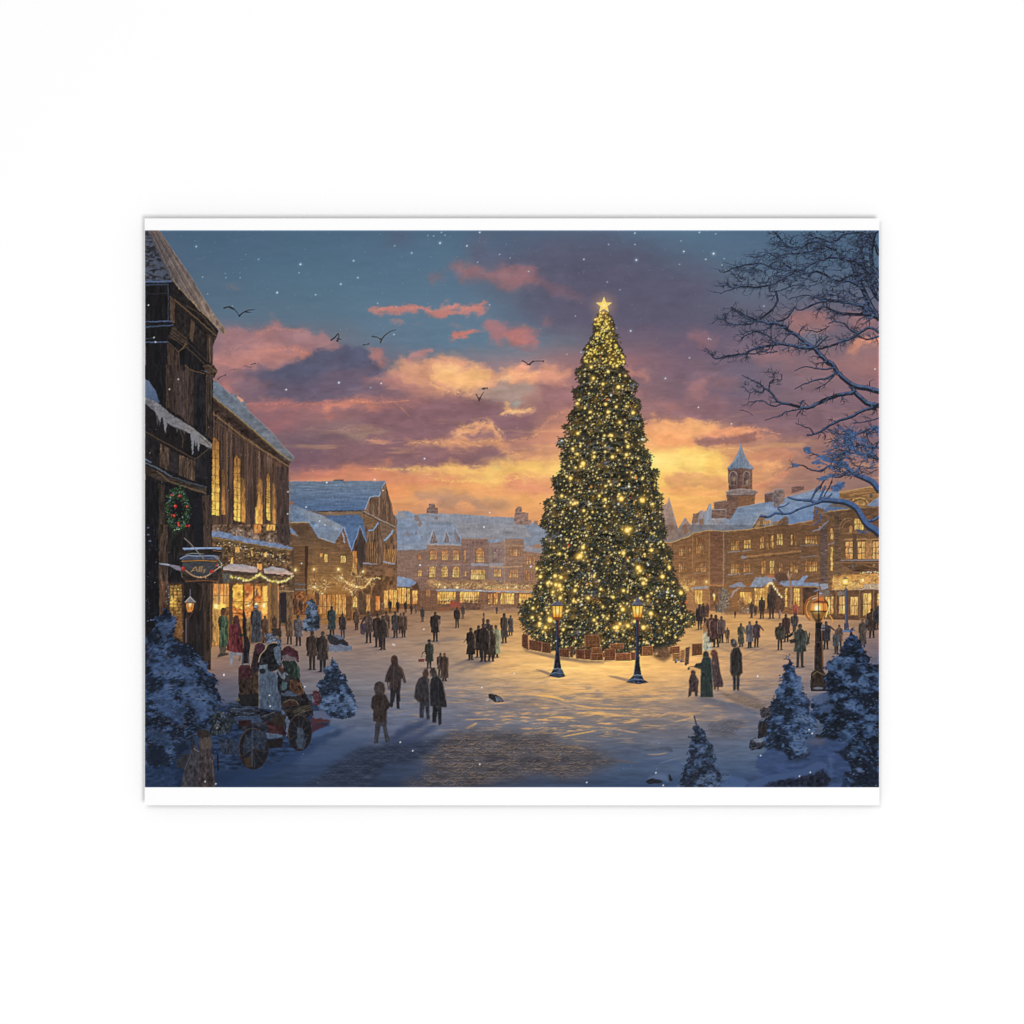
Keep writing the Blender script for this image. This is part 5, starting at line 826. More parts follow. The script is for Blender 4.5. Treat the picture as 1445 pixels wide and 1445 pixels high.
# loose sprays hanging past the outline, with sky between them
for side, sg in ((TL, -1), (TR, 1)):
    for i in range(0, len(side) - 1):
        for j in range(3):
            t = rnd.random(); x = side[i][0] + (side[i + 1][0] - side[i][0]) * t; y = side[i][1] + (side[i + 1][1] - side[i][1]) * t
            if y < 470: continue
            a = rnd.uniform(-.2, .9); L_ = rnd.uniform(2, 6)
            for u in range(7): dab(x + sg * math.cos(a) * L_ * u / 6 + rnd.gauss(0, .5), y + math.sin(a) * L_ * u / 6 + rnd.gauss(0, .5), rnd.uniform(.7, 1.5), rnd.uniform(.4, .8), sg * a + rnd.uniform(-.5, .5), jit(rnd.choice([(52,50,40), (70,66,52), (40,40,34)]), 8), .85, 1.7)
# warm pools of light inside the boughs
for x, y in inside(TREE, 420): glow(x, y, rnd.uniform(4, 10), rnd.choice([(160,116,48), (130,96,44), (186,136,54)]), rnd.uniform(.25, .6))
# small bulbs
_cl = fbm(15, 9, 150, 3)
for x, y in inside(TREE, 8200):
    if _cl[min(H - 1, int((y - PY0) * S)), min(W - 1, int((x - PX0) * S))] < rnd.gauss(.15, .75): continue
    r = rnd.choice([.4, .45, .5, .6, .7]); c = rnd.choice([(230,172,80), (255,222,140), (252,198,100), (208,148,66), (255,238,196), (240,182,84)])
    if rnd.random() < .06: c = (210,226,230)
    dab(x, y, r, r, 0, c, rnd.uniform(.6, 1), 2.2)
for x, y in inside(TREE, 780):
    r = rnd.uniform(.8, 1.15); spot(x, y, r, rnd.choice([(255,200,92), (250,184,76), (255,216,120)]), (255,244,190), 3.4, .62)
for x, y in inside(TREE, 130): spot(x, y, rnd.uniform(1.3, 2.0), (255,196,84), (255,240,170), 3.2, .55)
for x, y in inside(TL[:9] + TR[:9][::-1], 150): spot(x, y, rnd.uniform(.7, 1.5), (255,198,72), (255,232,140), 3, .6)
for x, y in inside(TREE, 26): dab(x, y, 1.1, 1.1, 0, rnd.choice([(196,96,52), (206,120,60), (170,70,56)]), .85, 1.6)
B = 2.6
for k, s in (('N2', '550,15 665,45 725,5 630,130 735,150,1.3 565,90 495,670,1.6 440,940,1.1 425,570 460,465,1.1 455,605,.9 570,625 695,625,1.2 790,610,1.1 835,325,1.2 650,265,.8 665,320,1.1 720,285,.9 410,770,1.2 605,890 645,915,1.1 755,910,1.7 900,920,1.6 968,945,.9 500,990 350,890 455,262 745,390 800,555,1.1 480,690,.9 640,480,.8 680,475,.8 890,915 690,480 560,1000,.7'),
             ('N3', '795,40,1.9 815,30,1 335,200 495,155,1.3 475,215,1.7 460,225,1 770,195,1.3 960,175,1.2 870,295,1.6 882,315,1.2 1080,290,1.1 1035,355,1.4 1160,465,1.4 305,350,1.3 345,360,1.2 255,400,1.1 310,410,1.2 335,415,1.3 345,440,1.1 290,460,.9 340,500,1.2 615,440 700,495 770,450,1.1 905,400,1.3 925,380,.8 765,578,1.4 955,605,1.4 630,560,.8 725,700,1.6 708,702,1 800,690,1.3 745,675,1 905,700,1.5 1060,738,.8 270,650,1.8 200,675,1.3 205,355,1.2 155,570 150,632,1 240,700,1.1 570,650,1 385,590,.9 845,660 430,520,1 180,300,1 360,715 660,640,.8 530,500,1.1 440,450,1.1')):
    for t in s.split():
        v = [float(u) for u in t.split(',')]; x, y = P(k, f'{v[0]},{v[1]}')[0]; spot(x, y, B * .92 * (v[2] if len(v) > 2 else 1), (255,198,84), (255,236,160), 3.2, .75)
for k, x, y in (('N2',350,515),('N2',895,505),('N2',805,825),('N2',685,205),('N2',540,945),('N3',938,275),('N3',1065,460),('N3',345,75),('N3',485,545),('N3',1100,485),('N2',440,995),('N2',735,945)): spot(*P(k, f'{x},{y}')[0], 1.4, (206,226,228), (250,255,250), 3, .6)
for k, x, y, c in (('N2',550,828,(240,140,60)),('N2',855,768,(240,140,60)),('N3',400,143,(196,60,48)),('N3',525,405,(236,140,70)),('N3',655,705,(240,170,90)),('N3',1195,530,(196,96,60)),('N2',660,235,(206,100,50))): spot(*P(k, f'{x},{y}')[0], 1.7, c, c, 2.6, .5)
glow(*P('N3', '310,420')[0], 22, (255,206,96), .35); glow(*P('N3', '480,210')[0], 14, (255,206,96), .3); glow(*P('N3', '800,45')[0], 14, (255,206,96), .3); glow(*P('N3', '880,320')[0], 16, (255,200,90), .3); glow(*P('N3', '740,700')[0], 22, (255,200,90), .25, 2, 12)

element('tree_star', 'glowing golden five pointed star on the tip of the tree')
sx, sy = P('N1', '637,678')[0]
glow(sx, sy, 26, (236,170,110), .55, 1.6); glow(sx, sy, 13, (255,206,110), .5)
fill([(sx + (11.5 if i % 2 == 0 else 4.6) * math.sin(i * math.pi / 5), sy - (11.5 if i % 2 == 0 else 4.6) * math.cos(i * math.pi / 5)) for i in range(10)], (250,196,84))
for i in range(0, 10, 2):
    a, b = i * math.pi / 5, (i + 4) * math.pi / 5
    seg(sx + 11 * math.sin(a), sy - 11 * math.cos(a), sx + 11 * math.sin(b), sy - 11 * math.cos(b), .9, .9, (255,232,150), .95)
dab(sx, sy, 4, 4, 0, (255,226,130), .8, 1); dab(sx, sy, 1.6, 1.6, 0, (255,250,220), .8, 1)

# ------------------------------------------------------------------ crates and lamps round the tree
CR = [('h1', '60,510 80,488 135,505 140,695 60,645', (84,50,40)), ('h1', '150,565 310,595 310,715 150,685', (98,60,46)), ('h1', '318,605 422,612 425,735 318,720', (88,54,42)),
      ('h1', '535,680 660,690 660,790 540,775', (92,54,40)), ('h1', '672,650 730,655 705,790 670,780', (70,50,38)), ('h1', '745,690 855,695 855,810 750,800', (92,52,40)),
      ('h1', '862,510 1030,505 1055,560 1055,660 862,665', (116,74,48)), ('h1', '858,690 940,690 935,815 862,812', (84,50,40)), ('h1', '950,670 1075,668 1075,735 950,735', (130,80,52)), ('h1', '938,740 1090,738 1092,822 940,822', (120,70,46)),
      ('h2', '10,620 180,615 180,685 10,688', (142,88,58)), ('h1', '1110,690 1250,690 1250,820 1110,825', (112,64,44)), ('h2', '75,745 268,738 268,830 78,832', (162,96,62)), ('h2', '272,725 330,725 330,820 275,825', (110,64,46)),
      ('h2', '420,655 548,648 552,762 420,768', (142,88,54)), ('h2', '770,660 895,648 898,728 770,742', (140,84,54)), ('h2', '1052,620 1180,612 1182,752 1052,768', (112,74,52)), ('h2', '800,745 905,735 900,830 810,830', (170,120,76)), ('h2', '905,700 965,690 955,850 900,850', (176,130,84)), ('h2', '970,670 1025,655 1010,870 960,880', (92,72,60))]
for i, (k, s, c) in enumerate(CR):
    element('crate', ['dark slatted crate', 'reddish slatted wooden crate', 'pale wooden crate'][0 if sum(c) < 190 else 1 if sum(c) < 270 else 2])
    c = tuple(v * .55 + e * .38 for v, e in zip(c, (104,76,56))); q = P(k, s); fill(q, c, tex=(.12, 2, 2, 96)); xs = [p[0] for p in q]; ys = [p[1] for p in q]; x0, x1, y0, y1 = min(xs), max(xs), min(ys), max(ys)
    nb = max(2, int((y1 - y0) / 2.6))
    for j in range(1, nb): y = y0 + (y1 - y0) * j / nb; fill([(x0 + .8, y - .28), (x1 - .8, y - .28), (x1 - .8, y + .28), (x0 + .8, y + .28)], tuple(v * .66 for v in c), a=.8)
    for j in range(1, 4): x = x0 + (x1 - x0) * j / 4; seg(x, y0 + 1, x, y1 - 1, .6, .6, tuple(min(255, v * 1.3) for v in c), .6)
    line(q + [q[0]], .8, .8, tuple(min(255, v * 1.55 + 10) for v in c), .8); seg(q[-1][0], q[-1][1], q[-2][0], q[-2][1], .9, .9, tuple(v * .5 for v in c), .9)
element('crate', 'bundle of dark baskets in shade under the tree')
F('h2', '560,700 740,640 770,700 800,770 700,850 620,820 560,780', (92,68,52), soft=2, tex=(.12, 4, 2), a=.9)
resume(SQUARE)
F('h1', '60,650 150,700 430,745 700,800 870,835 1100,850 1110,870 850,870 560,820 300,770 100,720', (110,92,80), soft=1.2, a=.55, own=False)
for x, y, c in ((845,850,(70,60,60)),(915,840,(52,90,130)),(975,880,(48,50,62)),(860,830,(120,140,160)),(1010,935,(60,54,54)),(600,745,(196,150,110))): dab(*P('h2', f'{x},{y}')[0], 2, 2.2, .3, c, .9, 1.6, own=False)

def lamp(k, cx, top, roof, glass0, glass1, gw0, gw1, base, sw):
    """tall lamp post; all in the sheet's own lattice"""
    x, yt = P(k, f'{cx},{top}')[0]; f = SC[k][2]; Y = lambda v: P(k, f'{cx},{v}')[0][1]
    glow(x, Y((glass0 + glass1) / 2), 26, (255,200,100), .5)
    yb = Y(base); yg = Y(glass1)
    line([(x, yg), (x - .2, yb - 30)], 4.6, 4.4, (40,42,52)); line([(x - 1, yg + 6), (x - 1.2, yb - 30)], 1.2, 1.2, (64,72,94), .8); line([(x + 1.6, yg), (x + 1.6, yg + 26)], 1.2, .6, (130,70,48), .8)
    fill([(x - 2.6, yb - 34), (x + 2.6, yb - 34), (x + 3, yb - 24), (x + 4.6, yb - 14), (x + 5.4, yb - 9), (x + 5.6, yb - 6), (x - 5.4, yb - 6), (x - 4.8, yb - 9), (x - 4, yb - 14), (x - 3, yb - 24)], (38,38,46), tex=(.2, 3, 3)); line([(x - 2.4, yb - 31), (x - 3.6, yb - 20), (x - 5, yb - 9)], 1.2, 1.4, (70,82,108), .8); line([(x - 3, yb - 33), (x + 3, yb - 33)], 1.2, 1.2, (56,62,80)); line([(x - 2.4, yb - 37), (x + 2.4, yb - 37)], 1, 1, (54,60,76))
    fill([(x - sw, yb + 2), (x - sw * 2.4, yb - 4), (x - sw * 2.9, yb - 7), (x - sw * 2, yb - 6), (x - sw * .6, yb - 1)], (124,106,98), soft=.6, a=.7, own=False); dab(x, yb + 3, sw * 1.3, 2.4, 0, (110,94,92), .6, 1, False)
    fill([(x - 6, yb - 7), (x + 6.6, yb - 7), (x + 9, yb - 1), (x + sw, yb + 2), (x + 8, yb + 4.5), (x - 6, yb + 4), (x - sw, yb + 1.5)], (48,54,68), tex=(.25, 3, 2)); line([(x - 6, yb - 7), (x, yb - 8), (x + 6.5, yb - 6.5)], 1.2, 1.2, (120,130,150), .9); line([(x - sw + 2, yb + .4), (x - 4, yb - 2.2), (x + 8, yb - .6)], 1.1, 1.1, (112,128,156), .8); line([(x - sw, yb + 2.4), (x + 2, yb + 5), (x + sw, yb + 2.6)], 1.1, .7, (52,48,50), .9)
    a, b = gw0 / f, gw1 / f; y0, y1 = Y(glass0), Y(glass1)
    fill([(x - a, y0), (x + a, y0), (x + b, y1), (x - b, y1)], grad((x, y0), (246,180,72), (x, y1), (226,140,48)), tex=(.08, 2, 3)); glow(x, (y0 + y1) / 2 - 1, a * 1.1, (255,238,150), .9, 1.2)
    for u in (-1, -.36, .36, 1): seg(x + a * u, y0, x + b * u, y1, .9, .8, (96,58,34), .9)
    seg(x - b - .5, y1, x + b + .5, y1, 1.4, 1.4, (110,66,40)); fill([(x - b * .8, y1), (x + b * .8, y1), (x + 2.6, y1 + 3.6), (x - 2.6, y1 + 3.6)], (120,66,42)); seg(x - a - 1, y0, x + a + 1, y0, 1.5, 1.5, (92,62,48))
    r = roof / f; fill([(x - a - r, y0 - .4), (x - a * .5, y0 - 5), (x - 1.4, yt + 3), (x + 1.4, yt + 3), (x + a * .5, y0 - 5), (x + a + r, y0 - .4)], (92,92,110), tex=(.08, 3, 2)); line([(x - a - r + .8, y0 - 1), (x - a * .5, y0 - 4.6), (x - 1, yt + 4)], 1, .8, (128,132,152), .8); seg(x, yt - 1, x, yt + 4, 1.4, 2, (62,70,92))
element('street_lamp', 'lit lamp post left of centre before the tree'); lamp('h1', 512, 45, 16, 132, 285, 70, 56, 1005, 11)
element('street_lamp', 'lit lamp post right of centre before the tree, with a snowy pointed cap'); lamp('h2', 358, 0, 8, 132, 285, 72, 50, 1085, 15)
# ------------------------------------------------------------------ people
def person(x, yf, h, coat, legs=(48,40,40), head=(74,54,44), rim=None, hem=.34, w=.15, hw=.17, arm=(0, 0), hat=None, lab=None, sh=0):
    element('person', lab); mx = lambda c, k=.36, d=(56,47,44): tuple(v * (1 - k) + e * k for v, e in zip(c, d))
    if coat[0] < 150: coat = mx(coat)
    head = mx(head); w *= .86; hw *= .86; x0 = x; x = x + rnd.uniform(-.02, .02) * h
    y = lambda t: yf - h * t
    dab(x - h * .04, yf, h * .17, h * .03, 0, (78,70,76), .55, 1, False); dab(x - h * .16, yf + h * .02, h * .2, h * .022, .1, (92,84,90), .35, 1, False)
    if yf > 872:
        dx, dy = x - 852, (yf - 850) * 1.3 + 12; L_ = math.hypot(dx, dy); dx, dy = dx / L_ * h * .8, dy / L_ * h * .42
        fill([(x - h * .09, yf - 1), (x + h * .09, yf - 1), (x + dx + h * .07, yf + dy), (x + dx - h * .09, yf + dy)], (86,82,94), soft=1.4, a=.5, own=False)
    if sh: fill([(x - h * .06, yf), (x + h * .08, yf), (x + sh * h * .9, yf + h * .08), (x + sh * h * .75, yf + h * .12)], (86,84,98), soft=1, a=.45, own=False)
    for s in (-1, 1):
        line([(x + s * h * .042, y(hem + .08)), (x + s * h * .05 + rnd.uniform(-.02, .02) * h, y(.03))], h * .082, h * .058, legs); dab(x + s * h * .065, y(.015), h * .042, h * .02, 0, tuple(v * .7 for v in legs), 1, 2)
    pts = [(x - h * .05, y(.87)), (x - h * w * .9, y(.80)), (x - h * w * .95, y(.66)), (x - h * w * .8, y(.55)), (x - h * hw, y(hem)), (x - h * hw * .3, y(hem - .02)), (x + h * hw * .4, y(hem - .015)), (x + h * hw, y(hem + .01)), (x + h * w * .82, y(.55)), (x + h * w * .97, y(.67)), (x + h * w * .88, y(.80)), (x + h * .05, y(.87))]
    fill(pts, coat, tex=(.10, 2, 5, 96)); dk = tuple(v * .72 for v in coat); lt = rim or tuple(min(255, v * 1.35 + 8) for v in coat)
    line([(x + h * .01, y(.78)), (x, y(.5)), (x + h * .01, y(hem))], h * .02, h * .02, dk, .7)
    for s, a in ((-1, arm[0]), (1, arm[1])):
        line([(x + s * h * w * .82, y(.80)), (x + s * h * (w + .0 + abs(a) * .14), y(.64 + a * .10)), (x + s * h * (w - .015 + abs(a) * .28), y(.50 + a * .26))], h * .07, h * .045, dk if s < 0 else coat)
    sd = 1 if x < 860 else -1; rc = mx(lt, .6, (190,140,92))
    line([(x + sd * h * .03, y(.98)), (x + sd * h * .055, y(.92)), (x + sd * h * .04, y(.87))], h * .02, h * .016, rc, .7); line([(x + sd * h * w * .6, y(.83)), (x + sd * h * w * 1.02, y(.78)), (x + sd * h * (w + .02), y(.62)), (x + sd * h * hw * 1.0, y(max(hem, .36)))], h * .028, h * .018, rc, .75)
    line([(x + h * w * .85, y(.81)), (x + h * w * 1.0, y(.66)), (x + h * w * .84, y(.55)), (x + h * hw * .96, y(hem))], h * .022, h * .018, lt, .75)
    dab(x, y(.925), h * .054, h * .07, 0, head, 1, 2.4); dab(x + h * .02, y(.91), h * .028, h * .035, 0, tuple(min(255, v * 1.5 + 14) for v in head), .55, 1.5)
    if hat: dab(x, y(.96), h * .068, h * .04, 0, hat, 1, 2.4); dab(x, y(.94), h * .085, h * .016, 0, hat, 1, 2.4)
def pp(k, cx, top, bot, coat, **kw):
    (x, y0), (_, y1) = P(k, f'{cx},{top} {cx},{bot}'); person(x, y1, y1 - y0, coat, **kw)
BR = (74,54,44); DB = (50,42,42); OB = (112,74,50); GB = (84,76,80); TE = (58,72,72); PU = (78,62,72)
# far figures against the shops
for k, cx, t, b, c in (('M3',435,510,600,DB),('M3',487,515,600,DB),('M3',540,522,600,BR),('M3',580,540,610,BR),('M3',655,560,662,GB),('M3',932,545,640,(120,90,70)),('M3',1160,558,608,(96,72,62)),('M3',1072,596,640,(120,100,92)),
        ('a3',1310,60,330,(124,72,44)),('a3',1385,110,330,(104,64,46)),('a3',1010,340,600,(104,70,50)),('M3',385,520,610,(150,104,70)),('e2',520,650,980,(60,48,48)),('e2',565,640,900,(88,68,60)),('e2',615,640,815,(120,66,54)),('e2',730,650,760,(120,100,92)),
        ('e2',1310,560,835,(100,70,52)),('e2',1230,660,800,(92,66,54)),('e2',1180,620,830,(110,80,66)),('R3',505,490,640,(92,64,50)),('R3',575,430,640,(88,62,50)),('f2',1440,670,980,(48,44,54)),('R3',625,570,640,(150,104,92)),('e2',970,740,830,(84,62,56)),('M3',610,540,605,(110,80,66))):
    pp(k, cx, t, b, c, head=tuple(v * .85 for v in c), legs=tuple(v * .8 for v in c))
pp('f2', 385, 625, 850, (196,76,60), head=(110,66,52), lab='person in a bright red coat by the lit shop')
# left of the square
pp('a3', 1225, 375, 765, (128,88,58), head=(84,60,46), hem=.3); pp('a3', 1350, 330, 790, (116,106,118), head=(60,56,60), hem=.3, lab='person in a pale lavender coat')
pp('a3', 745, 190, 740, (66,76,92), head=(80,84,92), legs=(52,62,84), hem=.02, hat=(120,120,120)); pp('a3', 860, 340, 745, (122,78,48), head=(120,76,46), hem=.1)
pp('M3', 38, 552, 752, (60,80,82), head=(44,48,50), hem=.2, lab='person in a long teal coat'); pp('M3', 112, 600, 772, (70,58,58), head=(60,50,48), legs=(56,60,76)); pp('M3', 208, 572, 718, (124,80,56), head=(100,66,50)); pp('M3', 285, 590, 806, (92,68,60), head=(84,60,50), arm=(.4, 0)); F('M3', '230,680 265,670 280,700 262,752 235,745', (76,60,72), tex=(.1, 2, 2))
pp('M3', 412, 590, 768, (96,68,54)); pp('M3', 350, 602, 835, (70,54,48), hem=.3); pp('M3', 385, 615, 852, (66,52,48), hem=.36, rim=(120,92,72), sh=-.3)
pp('M3', 470, 588, 770, (86,76,78), head=(70,60,58), hem=.28); pp('M3', 528, 595, 768, (118,78,56), head=(84,58,46), hem=.3); pp('M3', 505, 600, 740, (100,66,50))
pp('L3', 1258, 720, 990, (74,56,48), head=(56,48,46), hem=.36, legs=(58,46,42), rim=(120,90,66)); pp('L3', 1330, 722, 1003, (62,52,50), head=(66,60,62), hem=.3, legs=(44,42,48), rim=(132,100,76), lab='person in a dark hooded coat beside a companion in brown')
# middle
pp('M3', 742, 590, 796, (56,44,42), hem=.3, w=.17, rim=(96,72,60), sh=.2); F('M3', '745,610 780,625 778,650 750,660', (60,48,46)); F('M3', '760,650 780,645 782,700 770,760 765,700', (170,128,100), a=.7)
pp('M3', 893, 560, 703, (62,48,42), hem=.42, w=.16); pp('M3', 1070, 630, 690, (80,64,58)); pp('M3', 1210, 600, 806, (90,72,60), head=(56,46,44), hem=.2, w=.12); pp('M3', 1255, 615, 755, (96,80,78), head=(76,60,56), hem=.16, w=.12)
pp('M3', 1150, 680, 905, (150,150,104), head=(110,72,50), hem=.12, lab='person in a pale green coat in the huddle'); pp('M3', 1035, 682, 905, (58,46,40), hem=.25); pp('M3', 1100, 640, 900, (56,46,46), hem=.25); pp('M3', 1125, 700, 932, (72,56,44), hem=.2); pp('M3', 1068, 668, 934, (50,40,38), hem=.3, w=.17, lab='person in a black coat at the middle of the huddle')
pp('M3', 988, 698, 922, (48,40,38), hem=.18, w=.13, rim=(110,80,54), lab='person in a long dark coat stretching an arm out'); L('M3', '965,740 955,780 935,803', 1.8, (48,40,38), w1=.8)
pp('M3', 705, 780, 978, (58,64,56), head=(48,44,40), hem=.24, hat=(46,44,42), w=.15, lab='person in a hat and dark green coat carrying a red basket'); L('M3', '690,850 655,875 650,905', 1.4, (52,50,46), w1=.7); F('M3', '625,915 672,912 668,935 630,935', (124,56,52), tex=(.2, 1, 1))
pp('M3', 775, 870, 1040, (104,76,68), head=(96,60,48)); pp('M3', 808, 870, 1066, (96,66,56), head=(112,66,48), hem=.12, w=.15, lab='person in a russet coat standing behind the couple')
# four figures in front, drawn larger
def figure(lab, parts, shade=(40,36,40)):
    element('person', lab)
    for k, s, c in parts: fill(P(k, s), c, soft=.35, tex=(.09, 2, 5, 96))
figure('person in a brown jacket walking, seen from behind', [('M3','445,1030 500,1040 505,1200 490,1205 480,1120 462,1210 440,1215 438,1100',(46,42,46)), ('M3','465,888 485,905 490,950 520,980 540,1050 545,1075 530,1080 515,1040 505,1130 430,1130 432,1075 400,1070 405,1030 430,970 445,950 442,910',(62,50,50)), ('M3','445,900 462,888 482,896 488,925 478,948 455,950 444,930',(76,50,44))])
L('M4', '450,160 445,270', 4.4, (44,42,48)); L('M4', '485,160 490,280', 4.2, (42,40,46)); L('M4', '485,285 500,287', 1.4, (36,34,36)); L('M3', '488,950 520,1000 532,1060', 1, (120,84,62)); L('M3', '462,950 460,1125', .8, (86,66,58)); L('M3', '415,1050 425,1120', 1.4, (64,56,58)); dab(*P('M3', '538,1072')[0], 1.6, 1.4, 0, (96,66,54))
figure('child in a hooded jacket standing with back turned', [('M4','345,370 415,370 410,400 432,510 405,518 385,410 372,405 352,522 328,525 335,400',(56,54,62)), ('M4','365,172 405,195 425,235 440,265 425,290 415,300 412,385 320,375 322,300 305,280 312,215 335,190',(56,46,44)), ('M4','335,190 325,150 335,115 362,102 390,112 405,150 398,185 370,200',(64,52,52))])
L('M4', '340,400 338,515', 2.6, (64,62,72)); L('M4', '402,420 420,505', 2, (70,68,78)); L('M4', '395,120 405,160 395,188', 1, (132,96,78)); L('M4', '410,200 432,250', 1, (104,78,66)); L('M4', '365,210 366,370', .7, (44,38,38)); dab(*P('M4', '360,150')[0], 4, 6, 0, (74,58,56), .7, 1)
figure('person in a dark blue-grey jacket, left of a close couple', [('M4','638,240 702,235 705,360 685,365 672,260 662,355 635,350',(52,54,66)), ('M4','665,65 700,85 705,240 640,248 625,240 598,215 610,130 630,85',(56,52,56)), ('M4','655,45 672,18 692,20 700,55 690,78 662,72',(84,58,52))])
L('M4', '690,80 700,150 702,230', .9, (96,84,88)); L('M4', '612,140 602,215', .9, (76,66,66)); dab(*P('M4', '625,238')[0], 1.4, 1.4, 0, (96,62,52))
figure('person in a long black overcoat, right of a close couple', [('M4','725,270 785,275 785,395 765,402 758,300 748,385 722,382',(40,40,46)), ('M4','738,65 765,60 790,100 812,190 822,280 725,275 708,270 705,130 715,85',(42,42,48)), ('M4','703,40 715,12 740,10 755,40 752,70 722,75',(66,58,54))])
L('M4', '742,20 758,60 795,110 815,230', .9, (120,104,88)); L('M4', '760,80 768,270', .7, (58,56,62)); dab(*P('M4', '712,60')[0], 1.8, 3, 0, (140,96,76), .7)
# right of the tree
element('person', 'woman in a long cream dress with an orange hood'); F('h2', '1185,380 1275,380 1300,480 1310,700 1185,705 1195,520', grad((0,880),(176,150,100),(0,915),(196,196,160)), tex=(.06, 2, 6)); F('h2', '1180,400 1195,365 1245,350 1275,390 1270,440 1230,470 1195,450', (176,112,54), rag=(.6, 2)); F('h2', '1200,340 1205,295 1225,285 1245,305 1245,350', (84,56,44)); L('h2', '1190,500 1195,690', .8, (232,206,150)); L('h2', '1240,480 1245,690', .7, (150,150,118))
pp('R3', 165, 608, 800, (112,64,56), head=(70,46,42), hem=.2, w=.2); pp('R3', 195, 610, 835, (104,60,58), head=(66,46,44), hem=.26, w=.2, rim=(170,104,80)); pp('R3', 235, 620, 805, (120,84,74), head=(110,76,64)); pp('R3', 270, 698, 806, (126,92,62), head=(110,76,56))
pp('R3', 365, 668, 832, (108,104,78), head=(84,58,48), hem=.14, arm=(0, .2), lab='person in an olive coat'); pp('R3', 425, 655, 840, (124,118,134), head=(120,76,52), hem=.24, lab='person in a lavender coat between two others'); pp('R3', 470, 652, 836, (90,64,74), head=(66,48,46), hem=.36, arm=(0, .5), lab='person in a plum coat with one arm out')
pp('R3', 668, 605, 800, (88,54,50), head=(110,70,56), hem=.3); pp('R3', 630, 665, 854, (70,66,56), head=(60,50,44), hem=.38, w=.2, rim=(120,110,86), lab='person in an olive green jacket seen from behind'); pp('R3', 725, 600, 740, (82,72,72), w=.2)
pp('R3', 945, 655, 850, (54,56,70), head=(66,58,60), hem=.3, w=.19, arm=(0, .6)); pp('R3', 1030, 678, 850, (128,88,66), head=(110,76,60)); pp('R3', 1008, 720, 880, (84,98,112), head=(96,84,84)); pp('R3', 1188, 640, 832, (92,80,72), head=(150,100,64), hem=.1); pp('R3', 1250, 568, 772, (84,58,48), head=(58,46,44), hem=.25, w=.2); pp('R3', 1285, 560, 712, (58,54,64), w=.18); pp('f2', 1290, 830, 960, (104,100,116))
pp('R3', 765, 672, 972, (66,80,74), head=(76,70,62), hem=.36, w=.17, arm=(.7, .1), legs=(60,54,54), rim=(120,126,104), lab='person in a green coat near the globe lamp'); F('R3', '690,785 735,775 745,800 700,810', (52,44,44)); L('R3', '830,740 822,808', 2, (76,60,54)); L('R3', '795,805 830,808', 1.2, (70,56,52))
figure('person in a dark green coat pointing with an outstretched arm', [('R4','110,140 130,140 130,205 112,205',(50,48,50)), ('R4','140,140 162,140 165,207 147,207',(46,46,50)), ('R3','105,905 150,900 168,930 172,1084 175,1175 90,1175 88,1084 92,985 60,975 40,970 60,945 92,940',(46,58,56)), ('R3','105,905 108,870 125,858 142,868 148,900',(52,54,50))]); L('R3', '160,915 170,1060', .8, (80,110,120)); L('R3', '40,965 10,970', 1.4, (150,110,80))
figure('woman in a plum coat beside the pointing person', [('R4','180,120 192,120 192,162 182,162',(60,46,46)), ('R4','202,120 214,120 212,165 204,165',(60,46,46)), ('R3','165,905 205,890 215,940 222,1000 245,1084 240,1105 178,1105 168,1010',(78,58,60)), ('R3','155,880 165,855 190,850 205,875 205,910 172,905',(104,58,50))]); dab(*P('R3', '178,940')[0], 2, 3, 0, (140,84,54)); 
figure('small child in a brown coat', [('R4','10,150 30,140 25,200 5,212',(56,46,46)), ('R4','48,150 68,148 70,205 52,205',(56,46,46)), ('R3','22,1020 52,1018 78,1060 70,1125 75,1140 15,1140 10,1060',(72,54,54)), ('R3','25,1020 22,998 40,988 55,1000 54,1022',(84,56,48))])
figure('tall person in a long black coat standing apart', [('R4','308,50 330,50 330,160 312,162',(50,50,56)), ('R4','335,50 355,50 352,162 336,162',(46,46,52)), ('R3','312,840 350,835 370,880 375,1010 362,1020 358,1030 300,1030 290,1000 292,880',(52,48,46)), ('R3','295,810 292,785 312,776 332,790 340,820 325,838 305,832',(70,58,54))]); L('R3', '300,850 296,1000', .8, (92,80,70)); dab(*P('R3', '318,800')[0], 2, 3, .5, (120,124,130), .8); L('R3', '345,870 350,1000', .8, (74,66,60)); dab(*P('R4', '318,162')[0], 2, .9, 0, (60,66,84)); dab(*P('R4', '346,164')[0], 2, .9, 0, (60,66,84))
resume(SQUARE)
for k, s, a in (('R4','300,170 360,160 480,220 500,240 380,210',.5),('R4','20,210 160,210 300,290 240,290',.45),('M3','960,925 1130,935 1100,950 990,945',.5),('M3','690,795 780,795 900,775 880,765',.35),('M3','1190,806 1230,806 1330,770',.3),('R3','600,855 660,855 560,870',.4),('R3','400,842 500,838 380,858',.35)): fill(P(k, s), (92,88,98), soft=1.6, a=a, own=False)
